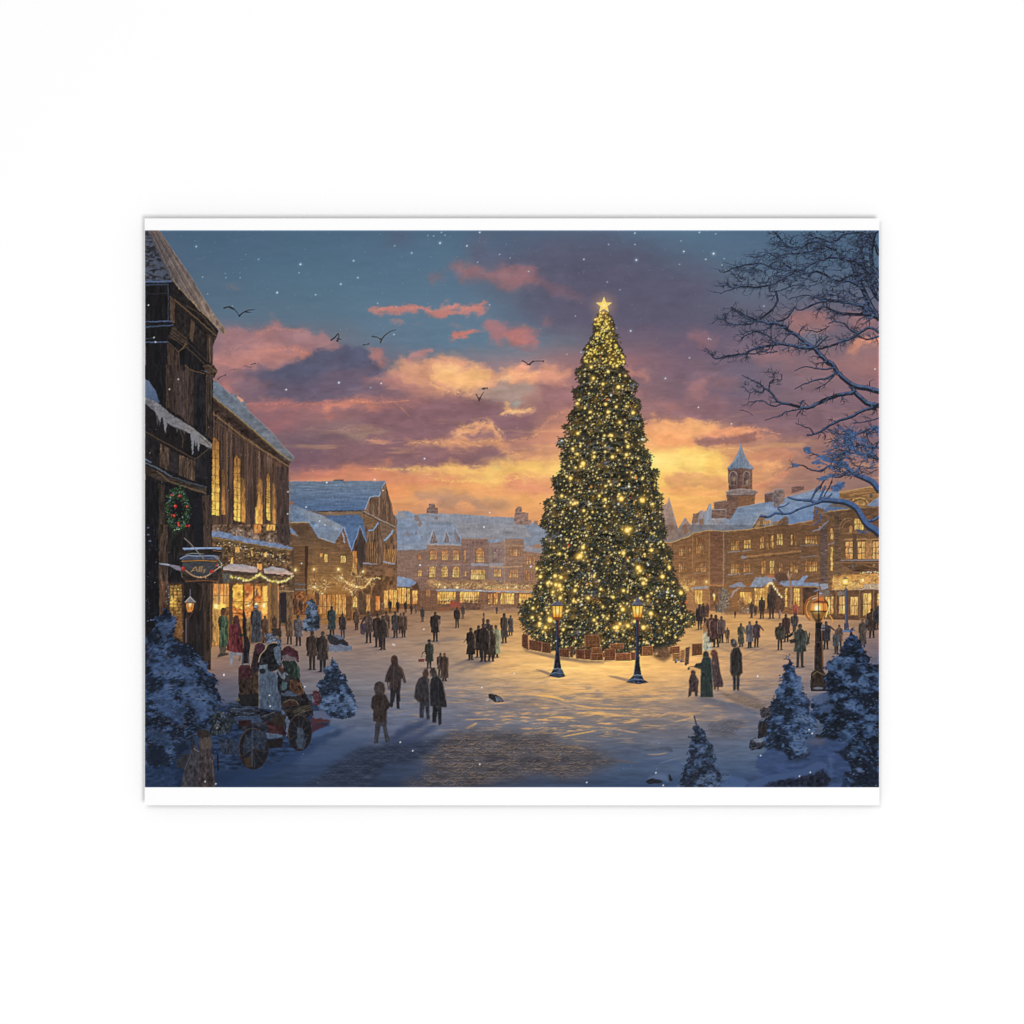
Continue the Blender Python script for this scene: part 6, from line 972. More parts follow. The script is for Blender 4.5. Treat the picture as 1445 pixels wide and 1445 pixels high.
# shoppers close to the lit windows
element('person', 'man in a long green coat before the shop window'); F('a3', '180,930 230,870 280,880 340,905 330,920 170,960', (70,58,54), soft=.6); F('a3', '195,800 300,800 300,860 270,900 215,905', (92,76,62)); F('a3', '215,350 270,345 310,380 340,440 330,540 335,640 325,800 195,805 205,640 195,520 180,440 190,380', grad((308,0),(54,74,54),(324,0),(74,100,72)), tex=(.16, 2, 6, 96)); F('a3', '222,270 240,235 275,230 300,275 285,300 280,345 225,350', (104,56,44)); L('a3', '205,400 220,500 300,520', 1.6, (40,54,44)); L('a3', '265,350 300,450 270,540 285,700', 1, (96,124,84)); L('a3', '225,560 225,790', .9, (112,122,84)); dab(*P('a3', '268,250')[0], 3, 1.6, 0, (70,44,40))
element('person', 'woman in a wide red skirt and coat with pale stockings'); L('a3', '390,860 375,1000 370,1060', 5, (120,128,146), w1=2.4); L('a3', '490,880 505,950 490,1000', 3, (110,96,96)); F('a3', '365,860 520,880 520,920 400,930', (126,130,146)); F('a3', '350,480 500,460 520,560 530,640 545,760 545,885 430,890 300,850 340,680 345,560', grad((320,0),(122,44,48),(345,0),(98,34,42)), tex=(.14, 1.6, 7, 96)); F('a3', '395,420 405,360 435,335 480,350 495,420 480,470 410,470', (86,48,42), rag=(.6, 2)); F('a3', '450,450 500,460 510,540 470,520', (74,44,62)); dab(*P('a3', '520,630')[0], 3.2, 2.6, 0, (40,44,40)); L('a3', '390,640 440,600 490,620', 2, (84,30,38)); L('a3', '380,680 360,850', .9, (150,60,56)); L('a3', '460,680 470,870', .9, (84,30,38))
element('person', 'tall slim figure in black beside the woman in red'); F('a3', '540,300 555,250 575,300 585,360 600,440 590,520 610,620 655,780 640,880 630,1040 525,1055 545,880 560,700 535,520 540,400', (40,36,40), tex=(.12, 2, 6, 96)); F('a3', '590,430 650,420 655,560 630,680 600,640', (132,100,62), tex=(.2, 2, 3)); F('a3', '600,380 640,370 650,440 605,450', (176,128,70)); L('a3', '545,900 540,1050', 2, (70,76,90)); L('a3', '620,900 630,1040', 2, (64,66,80))
# ------------------------------------------------------------------ signs, wreath and lamps on the left
element('shop_sign', 'carved dark shop sign with gold script, red bows and a snow cap')
F('a1', '585,530 1090,530 1165,600 1110,740 1110,830 640,850 580,760', (52,44,42), tex=(.14, 4, 2)); F('a1', '590,545 1080,550 1090,700 960,760 740,760 600,650', (60,62,66), tex=(.08, 5, 2)); L('a1', '585,535 900,525 1090,540', 1.3, (150,108,56)); L('a1', '640,830 900,815 1110,830', 1.2, (112,76,52))
F('a1', '560,500 640,460 760,450 1060,455 1120,500 1060,515 590,520', (72,76,90), tex=(.08, 4, 2)); L('a1', '560,500 660,455 800,462 1060,458 1120,500', 1.4, (120,134,160), sm=3); F('a1', '590,340 900,335 1160,335 1160,370 1000,355 620,375', (112,130,164), tex=(.06, 4, 2)); L('a1', '600,350 900,345 1155,340', 1, (150,164,188)); L('a1', '1040,380 1160,395', .9, (130,90,58)); L('a1', '620,200 700,270 780,360 900,500', 1.2, (128,116,112))
L('a1', '640,440 740,420 900,430', 1.2, (110,116,110)); 
# gold script
for s, w in (('715,690 740,670 760,640 785,622 800,650 810,690', 1.0), ('730,670 800,665', .6), ('830,690 838,640 850,612 846,650 838,690', .8), ('862,690 866,640 880,608 876,650 866,690', .8), ('895,650 900,680 920,650 915,690 890,705', .7), ('925,660 918,690', .6)): L('a1', s, w, (176,134,84), sm=4, a=.65)
L('a1', '740,640 820,625 920,622', .5, (150,112,74), .7)
L('a1', '640,670 720,730 800,765 880,772 960,745', 1.5, (160,128,100), sm=4); L('a1', '960,745 1040,690 1110,640 1180,590', 1.2, (176,150,120), sm=3); L('a1', '1060,470 1130,530 1180,590', .9, (150,132,116)); sprinkle(P('a1', '780,755 940,745 940,785 780,785'), 16, [(206,176,140), (150,116,90)], .4, .8)
F('a1', '255,570 330,565 450,590 560,610 575,680 500,660 420,610 270,580', (116,112,124), tex=(.06, 5, 2)); L('a1', '258,570 400,590', 1, (160,168,186)); dab(*P('a1', '600,645')[0], 3.2, 3.6, 0, (150,48,44)); dab(*P('a1', '590,635')[0], 1.4, 1.4, 0, (196,76,62)); F('a1', '985,700 1010,660 1060,660 1050,690 1010,715', (150,46,44)); dab(*P('a1', '1090,595')[0], 1.8, 2, 0, (150,50,46)); dab(*P('a1', '1030,680')[0], 1.4, 1.2, 0, (190,70,58)); L('a1', '575,690 590,770', .9, (104,100,70)); sprinkle(P('a1', '1090,540 1170,560 1180,620 1090,640'), 26, [(110,120,100), (190,190,180), (70,84,66)], .4, .9)
element('wreath', 'round holiday wreath with red berries hung on the dark shop wall')
wx, wy = P('L2', '342,985')[0]
for i in range(620):
    t = rnd.uniform(0, 6.283); r = rnd.gauss(1, .2); x = wx + math.cos(t) * 13.5 * r; y = wy + math.sin(t) * 26 * r * .98
    dab(x, y, rnd.uniform(.8, 2.2), rnd.uniform(.6, 1.2), rnd.uniform(-1.5, 1.5), jit(rnd.choice([(34,46,38), (48,66,48), (30,36,34), (64,84,58), (42,58,44)]), 8), .95, 1.8)
for i in range(60):
    t = rnd.uniform(0, 6.283); dab(wx + math.cos(t) * 14 * rnd.gauss(1, .14), wy + math.sin(t) * 26 * rnd.gauss(1, .1), .7, .7, 0, rnd.choice([(120,150,120), (176,186,150), (90,120,96), (96,140,190)]), .85, 2)
for k, x, y, r in (('L2',325,960,2.6),('L2',405,962,1.9),('L2',355,890,2),('L2',300,885,1.8),('L2',318,1025,2.2),('L2',345,1075,2),('a1',540,15,2.2),('a1',690,20,1.7),('L2',300,1020,1.4),('L3',400,10,1.4)): px, py = P(k, f'{x},{y}')[0]; dab(px, py, r, r, 0, (160,44,42)); dab(px - r * .3, py - r * .3, r * .4, r * .4, 0, (216,110,92))
element('street_lamp', 'small wall lamp post glowing beside the dark shop front')
x, y = P('L3', '425,545')[0]; glow(x, y + 1, 13, (236,160,80), .45); L('L3', '405,620 402,800', 4, (56,44,42)); L('L3', '398,640 398,800', 1, (110,104,116), .8); L('L3', '440,600 415,640 405,690', 1.3, (64,52,48))
F('L3', '398,530 452,530 445,580 430,600 412,600 402,575', (196,128,66)); glow(x, y, 5, (255,236,170), 1, 1.2); F('L3', '385,530 410,505 425,485 440,505 468,530', (116,110,112), tex=(.08, 2, 2)); L('L3', '392,528 425,492 460,528', .9, (170,164,160)); L('L3', '425,440 425,490', 1, (110,106,112)); L('L3', '400,532 452,532', .9, (70,50,42)); L('L3', '410,535 412,580', .8, (96,62,42)); L('L3', '440,535 436,580', .8, (96,62,42)); L('L3', '405,598 445,598', 1.4, (84,58,46))
# ------------------------------------------------------------------ lamps on the right
element('street_lamp', 'slim blue-grey lamp post with a small yellow lantern before the ornate hall')
x, y = P('f2', '1020,370')[0]; L('f2', '1030,470 1035,900', 4.6, (70,72,88)); L('f2', '1022,480 1024,900', 1.2, (104,110,132), .8); F('f2', '1005,900 1060,900 1070,990 1000,990', (64,68,84)); F('f2', '985,985 1080,985 1085,1010 980,1010', (96,116,146), rag=(.6, 3)); L('f2', '1030,470 1025,420', 1.6, (90,80,78)); glow(x, y, 16, (255,206,96), .7)
F('f2', '985,335 1055,335 1048,410 995,410', (244,190,80)); glow(x, y, 4.5, (255,246,190), 1, 1); F('f2', '975,335 1000,318 1040,318 1062,335', (104,92,84)); L('f2', '990,412 1052,412', 1, (110,90,72)); L('f2', '1020,300 1020,320', 1, (96,86,84))
element('street_lamp', 'large black lamp post with a round glass globe lantern, wrapped in light')
x, y = P('f2', '680,690')[0]
fill([(x - 4.6, P('f2', '0,880')[0][1]), (x + 5, P('f2', '0,880')[0][1]), (x + 7, P('R3', '0,985')[0][1]), (x - 6.5, P('R3', '0,985')[0][1])], (42,36,36), tex=(.14, 2, 5)); F('R3', '840,1010 870,985 920,985 945,1030 950,1084 948,1135 838,1135 835,1084', (46,38,36), tex=(.16, 2, 4)); F('R4', '850,40 925,35 945,70 950,140 840,140 838,80', (50,42,38), tex=(.16, 1.6, 6)); L('R4', '850,60 880,36 930,60 948,120', .9, (116,96,76)); L('R3', '875,700 866,980', .9, (70,60,58)); L('R3', '912,690 920,980', 1.2, (110,78,56)); F('f2', '640,900 710,900 720,960 640,960', (30,30,32)); F('f2', '715,910 760,915 760,990 710,990', (104,100,104), tex=(.2, 2, 2)); L('R3', '868,800 915,800', 1.4, (66,58,58)); dab(*P('R4', '890,150')[0], 8, 2, 0, (120,132,150), .7)
glow(x, y, 30, (246,180,90), .5)
gx, gy = P('f2', '675,715')[0]; dab(gx - 2, gy, 18, 20, 0, (170,112,66), .38, 3); dab(gx - 6, gy - 1, 11, 17, 0, (196,132,76), .3, 1.5)
for a0, a1, r, c, w in ((2.2, 4.2, 18.5, (150,88,46), 2.4), (2.4, 3.9, 16, (236,160,80), 1.2), (-.9, .9, 15.5, (70,48,38), 2.2), (-.8, .9, 13, (250,196,110), 1.3), (3.9, 5.2, 18, (176,120,80), 1.4), (4.2, 5.0, 15, (226,206,190), .9)):
    line([(gx - 1 + r * math.cos(a0 + (a1 - a0) * t / 12), gy + r * 1.05 * math.sin(a0 + (a1 - a0) * t / 12)) for t in range(13)], w, w * .7, c, .9)
F('f2', '570,745 780,745 740,830 700,890 645,890 600,830', (74,54,42), tex=(.1, 3, 3)); F('f2', '590,760 670,760 670,850 640,840', (128,96,50), soft=.6); F('f2', '690,760 770,760 740,830 700,850', (140,96,46), soft=.6); F('f2', '590,640 775,640 785,745 570,745', grad((1143,0),(196,112,52),(1166,0),(206,124,60)), soft=.6); L('f2', '625,640 618,745', .8, (96,56,36)); L('f2', '735,640 742,745', .8, (96,56,36)); glow(x - 2, y + 1, 11, (255,232,140), 1, 1.1); glow(x - 2, y + 2, 5, (255,252,226), 1, .9); F('f2', '590,640 660,605 770,620 780,645', (122,70,44)); F('f2', '640,605 670,570 740,570 750,610', (196,112,58)); L('f2', '560,745 790,742', 1.1, (52,38,34)); L('f2', '680,470 680,900', 1.3, (44,34,34)); L('f2', '575,755 640,890', 1, (150,110,66)); L('f2', '780,750 710,880', 1, (176,124,70)); L('f2', '630,490 690,470', 1.6, (110,120,146)); L('f2', '820,800 860,860 850,890', 1.4, (206,150,84), sm=3); dab(*P('f2', '705,520')[0], 2.6, 1.6, 0, (140,150,176)); L('f2', '800,600 815,680 770,820', 1.5, (250,206,120), sm=3)

# ------------------------------------------------------------------ snow laden firs
def fir(pts, dark=(32,38,48), mid=(46,60,86), snow=(66,84,116), n=900, size=2.4, hi=(92,110,142), warm=0, thr=(.0, .5), seed=110, top=None):
    F1 = fbm(size * 3.6, size * 2.6, seed, 3); F2 = F1 + .4 * fbm(size * 1.6, size * 1.1, seed + 1, 2)
    fill(pts, dark, rag=(2.4, 7), tex=(.12, 4, 3))
    fill(pts, mid, rag=(2.4, 7), where=(F1, thr[0] - .35, thr[1] - .1), a=.95, tex=(.09, 6, 4))
    fill(pts, snow, rag=(2.4, 7), where=(F2, thr[0] + .3, thr[1] + .5), a=.9, tex=(.09, 6, 4))
    fill(pts, hi, rag=(2.4, 7), where=(F2, thr[0] + 1.2, thr[1] + 1.5), a=.6, tex=(.08, 4, 3))
    cx = sum(p[0] for p in pts) / len(pts)
    for x, y in inside(pts, int(n * .62)):
        sl = (x - cx) * .012; t = rnd.random()
        if t < .42: dab(x, y, rnd.uniform(.7, 2.0) * size * .6, rnd.uniform(.35, .8) * size * .5, sl + rnd.uniform(-.7, .7), jit((dark[0] * .88, dark[1] * .86, dark[2] * .8), 5), rnd.uniform(.4, .9), 1.5)
        elif t < .8: dab(x, y, rnd.uniform(.8, 2.2) * size * .6, rnd.uniform(.4, .8) * size * .5, sl + rnd.uniform(-.6, .6), jit(snow, 7), rnd.uniform(.25, .7), 1.2)
        elif t < .92: dab(x, y, rnd.uniform(.5, 1.4) * size * .5, rnd.uniform(.3, .6) * size * .4, sl + rnd.uniform(-.5, .5), jit(hi, 7), rnd.uniform(.2, .6), 1.3)
        elif warm: dab(x, y, size * .5, size * .25, rnd.uniform(-1, 1), jit((96,76,66), 12), .5, 1.5)
    for i in range(len(pts)):
        (x0, y0), (x1, y1) = pts[i], pts[(i + 1) % len(pts)]
        for j in range(int(math.hypot(x1 - x0, y1 - y0) / size * 1.1)):
            t = rnd.random(); x = x0 + (x1 - x0) * t; y = y0 + (y1 - y0) * t; s = 1 if x > cx else -1
            dab(x + s * rnd.uniform(-.5, 1.2) * size * .5, y, rnd.uniform(.6, 1.6) * size * .5, rnd.uniform(.3, .6) * size * .5, s * rnd.uniform(.1, .7), jit(rnd.choice([dark, mid, snow]), 7), .9, 1.6)
element('fir_tree', 'small snowy fir beside the lit shop doors'); fir(P('b2', '350,655 380,690 372,740 420,770 440,850 470,930 475,1040 440,1084 250,1084 245,1040 265,930 260,860 300,800 310,720'), (42,46,52), (64,76,94), (90,104,126), 260, 1.6, (112,126,146), seed=112)
element('planter', 'dark snow capped planters at the edge of the square'); F('L3', '1380,750 1440,760 1500,800 1510,850 1400,860 1385,820', (48,46,54), rag=(1, 4)); F('L3', '1385,830 1440,812 1520,830 1530,858 1400,866', (104,116,144), rag=(1, 4)); F('L3', '1390,750 1430,748 1480,775 1440,785', (96,106,130), soft=.6); F('M3', '0,745 50,760 90,800 85,815 40,820 20,810', (50,48,54), rag=(1, 4)); F('M3', '20,818 80,825 112,850 60,864 20,855', (108,118,144), rag=(1, 4))
element('planter', 'snowy shrubs in a dark tub by the shop corner'); F('L3', '930,760 960,735 1000,745 1010,775 1045,775 1045,830 940,830', (84,96,122), rag=(1.4, 4), tex=(.2, 3, 2)); F('L3', '975,700 1040,710 1045,760 985,755', (58,48,46), rag=(1, 4)); sprinkle(P('L3', '930,740 1040,760 1040,840 940,850'), 40, [(110,126,154), (54,60,76), (130,142,166)], .7, 1.6)
element('fir_tree', 'snowy fir right of the sleigh cart'); fir(P('M3', '45,895 60,930 80,960 95,1000 120,1030 145,1070') + P('M4', '150,130 180,190 205,280 185,340 120,355 40,350 -40,340 -110,330') + P('L4', '1290,270 1320,180 1300,110 1350,60 1330,20') + P('L3', '1380,960 1390,920'), (36,43,56), (54,70,96), (76,94,124), 420, 2.8, (100,118,146), seed=114)
# ------------------------------------------------------------------ the laden cart
element('mounded_snow', 'heaped blue snow with dark twigs beside the cart')
F('L4', '560,290 760,240 900,250 1080,290 1250,240 1380,330 1390,380 1340,430 1260,440 1250,540 900,700 760,690 600,720 560,600', (40,52,76), soft=1.5, rag=(2, 8), tex=(.14, 9, 3)); F('L4', '1250,300 1330,300 1385,350 1380,375 1260,380', (84,92,116), rag=(1, 6), soft=.8); F('L4', '1250,350 1300,352 1380,368 1370,382 1300,385 1250,400', (72,46,50), rag=(1.2, 5), soft=.6); F('L4', '1250,400 1350,390 1300,440 1250,450', (62,42,50), rag=(1.6, 5), soft=.8); F('L4', '1250,460 1340,410 1390,400 1445,400 1400,430 1260,490', (66,86,120), rag=(1, 6), soft=1); F('L4', '1255,170 1300,165 1315,200 1310,260 1260,270', (72,48,54), rag=(1.4, 4), tex=(.2, 2, 2))
element('cart', 'old wooden cart with spoked wheels, loaded with snow dusted bundles')
F('L4', '740,235 760,215 885,180 890,215 760,250', (112,106,62)); F('L4', '745,240 890,212 890,250 760,255', (50,42,36)); F('g1', '150,830 400,780 400,830 140,890', (124,116,66), tex=(.08, 4, 2))
F('L4', '680,270 900,250 905,300 1040,310 1250,260 1260,330 1100,380 1090,480 960,470 940,440 760,430 720,380 680,330', (46,50,64), rag=(1.5, 5), tex=(.2, 5, 3)); F('L4', '720,340 900,335 905,380 740,390', (58,80,118), rag=(1, 5), tex=(.12, 6, 2)); F('L4', '680,265 890,255 900,290 700,300', (54,70,100), rag=(1, 4), tex=(.16, 6, 1.6))
for i in range(26): x0, y0 = P('L4', f'{rnd.uniform(680,860)},{rnd.uniform(265,330)}')[0]; seg(x0, y0, x0 + rnd.uniform(4, 14), y0 + rnd.uniform(-1, 1), .7, .5, jit(rnd.choice([(86,110,150), (34,38,48), (104,126,160)]), 8), .8)
F('L4', '940,370 1090,400 1090,470 960,460', (74,40,46), tex=(.16, 4, 3), rag=(1, 4)); F('L4', '980,330 1080,330 1080,420 990,400', (62,52,48), rag=(1, 5)); F('L4', '750,370 840,365 840,410 760,410', (58,36,38), soft=.6); L('L4', '905,350 1000,320 1080,315', 1.4, (60,56,58)); L('L4', '910,345 1000,312', .8, (120,120,130)); F('L4', '940,450 1050,465 1050,480 950,490', (92,114,150), rag=(.8, 4)); F('L4', '1080,290 1140,300 1110,400 1080,480 1075,400', (92,118,160), rag=(1, 4)); F('L4', '1050,300 1250,255 1258,300 1140,330', (66,58,52), tex=(.12, 4, 2)); 
for d in (0, 14, 28): L('L4', f'1130,{305+d} 1250,{262+d}', .8, (136,122,92), .8)
F('g1', '700,930 780,890 870,880 920,930 900,960 720,970', (84,50,44), tex=(.12, 3, 2)); L('g1', '720,920 800,880 880,895 915,945', 1, (140,120,90), sm=3); F('g1', '690,790 780,750 910,800 880,830 720,830', (98,122,160), rag=(.8, 4)); F('g1', '690,820 820,850 760,890 690,880', (60,54,50)); L('g1', '690,815 820,855', .9, (150,136,96)); F('g1', '960,830 1090,800 1085,920 960,930', (74,92,122), tex=(.1, 2, 4)); F('g1', '690,990 900,970 880,1050 700,1060', (92,116,156), rag=(1, 4))
F('g1', '640,500 760,460 900,560 960,700 1000,800 1090,930 1040,990 700,1010 640,900', (46,44,52), rag=(1, 4), tex=(.2, 3, 3)); F('g1', '140,800 400,760 420,960 180,960', (44,42,48), rag=(1, 4)); F('L4', '1040,250 1250,240 1262,330 1100,380', (48,46,54), rag=(1, 4), tex=(.2, 4, 3)); F('g1', '700,930 780,890 870,880 920,930 900,960 720,970', (76,50,46), tex=(.12, 3, 2)); L('g1', '720,920 800,880 880,895 915,945', 1, (130,112,86), sm=3); F('g1', '690,800 780,760 910,805 880,830 720,835', (76,94,124), rag=(.8, 4)); F('L4', '1050,300 1250,255 1258,300 1140,330', (62,56,52), rag=(.6, 4), tex=(.16, 4, 2))
for d in (0, 14, 28): L('L4', f'1130,{305+d} 1250,{262+d}', .8, (116,104,82), .8)
def wheel(cx, cy, rx, ry, k='L4', rim=(52,42,44)):
    x, y = P(k, f'{cx},{cy}')[0]; f = SC[k][2]; rx /= f; ry /= f
    ring = [(x + rx * math.cos(t * math.pi / 14), y + ry * math.sin(t * math.pi / 14)) for t in range(29)]
    fill(ring, (36,38,48), a=.8)
    for i in range(10): t = i * math.pi / 5 + .2; seg(x, y, x + rx * math.cos(t), y + ry * math.sin(t), 1.4, 1.1, (74,60,56), .95)
    line(ring, 3.2, 3.2, rim); line([(a - .7, b - .7) for a, b in ring[12:26]], .8, .8, (120,104,92), .7); dab(x, y, rx * .2, ry * .16, 0, (60,48,44)); dab(x - .6, y - .8, rx * .1, ry * .08, 0, (116,110,112))
wheel(1170, 452, 74, 118); wheel(855, 560, 95, 135)
F('L4', '790,480 860,430 930,440 950,500 930,570 860,560 780,600', (56,74,106), rag=(1.5, 5), tex=(.14, 4, 3), a=.6); L('L4', '850,420 845,680', 2.6, (66,84,116), .7); L('L4', '880,440 885,560', 1.6, (54,66,92)); F('L4', '790,630 840,610 840,690 800,680', (84,60,44), soft=.7, a=.8); F('L4', '1150,420 1190,420 1200,480 1180,560 1150,540', (74,94,126), rag=(1, 4), a=.8); F('L4', '1140,500 1220,490 1200,560 1150,560', (70,90,122), rag=(1, 4), a=.6)
F('L4', '950,500 1060,490 1050,550 960,560', (46,40,42), soft=.6);  F('L4', '610,500 740,495 740,600 650,600', (50,62,86), tex=(.16, 2, 5));  L('L4', '612,600 616,710', 2.2, (38,38,48)); F('L4', '540,310 640,300 720,370 700,450 560,480', (48,58,72), rag=(2, 5), tex=(.2, 3, 3)); sprinkle(P('L4', '560,310 700,320 700,460 560,470'), 60, [(92,114,150), (40,50,54), (72,92,92), (126,120,116)], .7, 1.9)
# riders and bundles on the cart
element('person', 'rider in a dark red hood seated at the left of the cart'); F('g1', '300,470 320,330 345,250 360,180 410,150 450,150 490,190 480,260 430,340 400,480 390,800 330,790', (58,46,52), rag=(.8, 3), tex=(.14, 2, 5)); F('g1', '350,260 365,185 420,155 480,190 470,250 420,300 370,300', (84,46,62), tex=(.1, 2, 3)); L('g1', '300,460 330,320 350,200 410,150 470,165', 1, (176,132,96), sm=3)
element('bundle', 'tall dark red and brown bundle standing on the cart'); F('g1', '150,470 190,430 290,430 310,500 310,620 150,620', (84,44,48), tex=(.1, 2, 4)); F('g1', '145,620 340,610 340,800 160,820', (70,54,46), tex=(.16, 2, 4)); L('g1', '190,432 290,432', 1, (130,128,140)); F('g1', '330,560 400,500 400,790 335,800', (84,62,46), tex=(.14, 2, 5))
element('person', 'hooded rider wrapped in a pale blue cloak on the cart'); F('g1', '400,470 420,330 480,250 520,180 590,150 640,160 690,220 700,330 700,440 640,500 560,520 480,490', (44,44,50), rag=(1, 3), tex=(.16, 3, 3)); F('g1', '595,220 650,190 685,230 690,330 680,450 640,400 610,330', (100,120,146), tex=(.08, 2, 3)); L('g1', '405,400 430,310 490,240 520,180 590,150 640,155', 1.3, (206,166,126), sm=3); F('g1', '400,480 500,440 530,510 640,540 650,760 690,830 695,1020 420,990 405,760', grad((368,940),(92,112,142),(395,1000),(78,100,136)), tex=(.08, 2, 6)); F('g1', '415,440 520,430 520,480 420,490', (118,140,168)); dab(*P('g1', '455,515')[0], 5, 4.4, 0, (50,48,54)); L('g1', '410,520 412,980', .9, (132,120,112)); F('g1', '630,490 700,500 790,560 770,630 700,600', (112,126,146), rag=(.6, 3)); F('g1', '640,480 700,460 740,520 700,560', (78,56,48)); L('g1', '690,470 712,490', 1.6, (170,50,50)); L('g1', '650,240 672,420', 1, (76,96,126))
element('person', 'rider in a red hood and green coat bent over at the right of the cart'); F('g1', '700,400 720,370 870,380 930,480 935,610 880,620 800,600 780,520 720,460', (48,62,58), tex=(.16, 2, 5)); F('g1', '890,400 930,500 930,610 905,600', (58,104,84)); F('g1', '690,260 720,215 780,190 850,220 905,270 920,400 890,400 860,340 700,370', (92,44,58), rag=(.6, 3), tex=(.1, 3, 2)); F('g1', '700,320 760,300 880,350 870,385 720,380', (120,104,112), rag=(.6, 3)); L('g1', '700,240 740,195 800,185 840,225', 1.1, (190,150,110), sm=3); F('g1', '790,620 880,610 940,680 980,790 940,830 800,760', (92,60,46), rag=(1, 4), tex=(.18, 2, 2)); L('g1', '930,660 980,790', 1.2, (160,116,60)); F('g1', '700,640 770,660 760,740 700,760', (76,110,118), rag=(.6, 3)); F('g1', '740,560 800,560 790,640 740,640', (62,60,64), rag=(.6, 3)); 
# front corner left
element('fir_tree', 'big snow laden firs massed in the lower left corner')
fir(P('L3', '250,570 290,600 330,640 325,720 300,760 350,810 430,830 480,890 530,930 560,1010 610,1060') + P('L4', '600,150 640,230 610,290 570,330 560,420 480,440 470,470 420,500 330,560 330,640 280,680 110,680') + P('L3', '110,760 160,740 200,700 180,640 230,610'), (30,36,48), (44,58,84), (60,78,110), 1500, 4.4, (80,98,130), warm=1, thr=(-.1, .4), seed=116)
for k, s, c, a in (('L4','130,200 250,170 330,250 420,310 380,400 260,330 200,300',(60,80,116),.6),('L3','200,700 260,650 330,660 300,720 260,780',(72,90,124),.55),('L4','360,140 470,120 540,180 470,210 400,190',(70,88,120),.6),('L4','120,690 330,690 330,830 110,830',(40,54,80),.9),('L4','120,480 200,440 300,470 330,540 240,560',(58,78,112),.5),('L3','120,940 250,900 380,960 330,1010 200,990',(62,80,114),.5),('L4','420,240 520,260 600,330 480,340',(62,82,116),.6)): F(k, s, c, soft=1.2, rag=(3, 8), a=a, tex=(.1, 5, 3))
for k, s in (('L4','300,520 380,500 420,560 340,600'),('L4','110,580 240,560 300,620 200,680 110,660'),('L4','200,330 260,380 240,430 180,390'),('L3','300,820 400,850 380,900 310,880'),('L4','110,60 200,80 180,130 110,120'),('L4','290,420 380,440 370,480 300,470')): F(k, s, (28,34,46), soft=.8, rag=(3, 7), a=.8)
sprinkle(P('L4', '180,150 600,120 640,250 300,500 150,400'), 160, [(72,92,126), (82,102,136), (96,80,76)], .7, 1.8, .7, asp=.5)
element('person', 'hooded figure in a grey robe at the lower left edge'); F('L4', '415,830 360,830 385,690 420,600 430,540 470,530 490,600 490,830', (62,60,70), tex=(.12, 2, 6), rag=(.5, 3)); F('L4', '330,640 380,590 430,600 400,700 340,690', (48,50,60), rag=(1, 4)); L('L4', '450,560 490,585', 1, (130,116,112)); L('L4', '440,570 390,700', .9, (84,82,90)); F('L4', '425,480 445,470 460,520 440,560 425,540', (40,46,56), rag=(.8, 3))
element('person', 'figure in a long brown robe and fur hat at the lower left edge'); F('L4', '470,830 490,680 485,590 490,510 560,500 575,600 590,720 600,830', (66,56,60), tex=(.12, 2, 6)); F('L4', '480,520 500,480 560,475 575,520 565,560 510,560', (82,70,64), rag=(.8, 3)); F('L4', '460,470 480,435 520,430 555,440 555,480 500,490', (54,46,44), rag=(1, 3)); L('L4', '570,600 590,620 575,650', 1.4, (100,80,70)); L('L4', '530,590 530,820', .9, (84,72,74)); L('L4', '575,650 592,820', .8, (92,78,76))
# front right
element('fir_tree', 'tall snowy fir left of the globe lamp'); fir(P('R3', '685,880 700,930 720,960 735,1010 760,1050 780,1084') + P('R4', '790,180 830,250 820,300 860,330 880,420 800,500 830,590 760,640 640,660 560,600 510,540 520,470 480,440 490,380 540,340 570,260 600,180 640,80') + P('R3', '630,1030 660,960 668,910'), (34,41,54), (50,66,94), (70,90,124), 800, 3.6, (94,112,142), thr=(-.3, .2), seed=118)
element('fir_tree', 'broad dark snow laden fir at the right edge'); fir(P('R3', '1122,700 1140,760 1170,790 1200,850 1245,910 1240,950 1280,960 1310,940') + P('R4', '1310,830 1100,830 1050,700 960,600 830,600 860,480 940,440 900,380 850,330 840,250 900,200 950,150 940,90 960,20') + P('R3', '930,980 980,910 1040,870 1060,800 1100,760'), (29,34,44), (42,56,82), (60,80,112), 1300, 4.0, (84,104,136), thr=(-.05, .45), seed=120)
for k, s in (('R4','990,560 1080,540 1120,620 1040,640'),('R4','1080,660 1200,640 1300,700 1300,820 1150,800 1060,740'),('R4','1060,290 1140,300 1130,370 1060,360'),('R4','1150,200 1300,180 1300,260 1200,290'),('R3','1100,960 1180,960 1180,1020 1100,1040'),('R4','1120,40 1180,60 1160,120 1110,110')): F(k, s, (28,32,42), soft=1, rag=(3, 8), a=.75)
sprinkle(P('R4', '1050,150 1300,100 1300,820 1100,780'), 200, [(60,80,114), (78,98,132), (94,112,142)], .6, 1.9, .7, asp=.6)
element('snow_bank', 'rounded bank of blue snow with a dark hollow in the lower right corner')
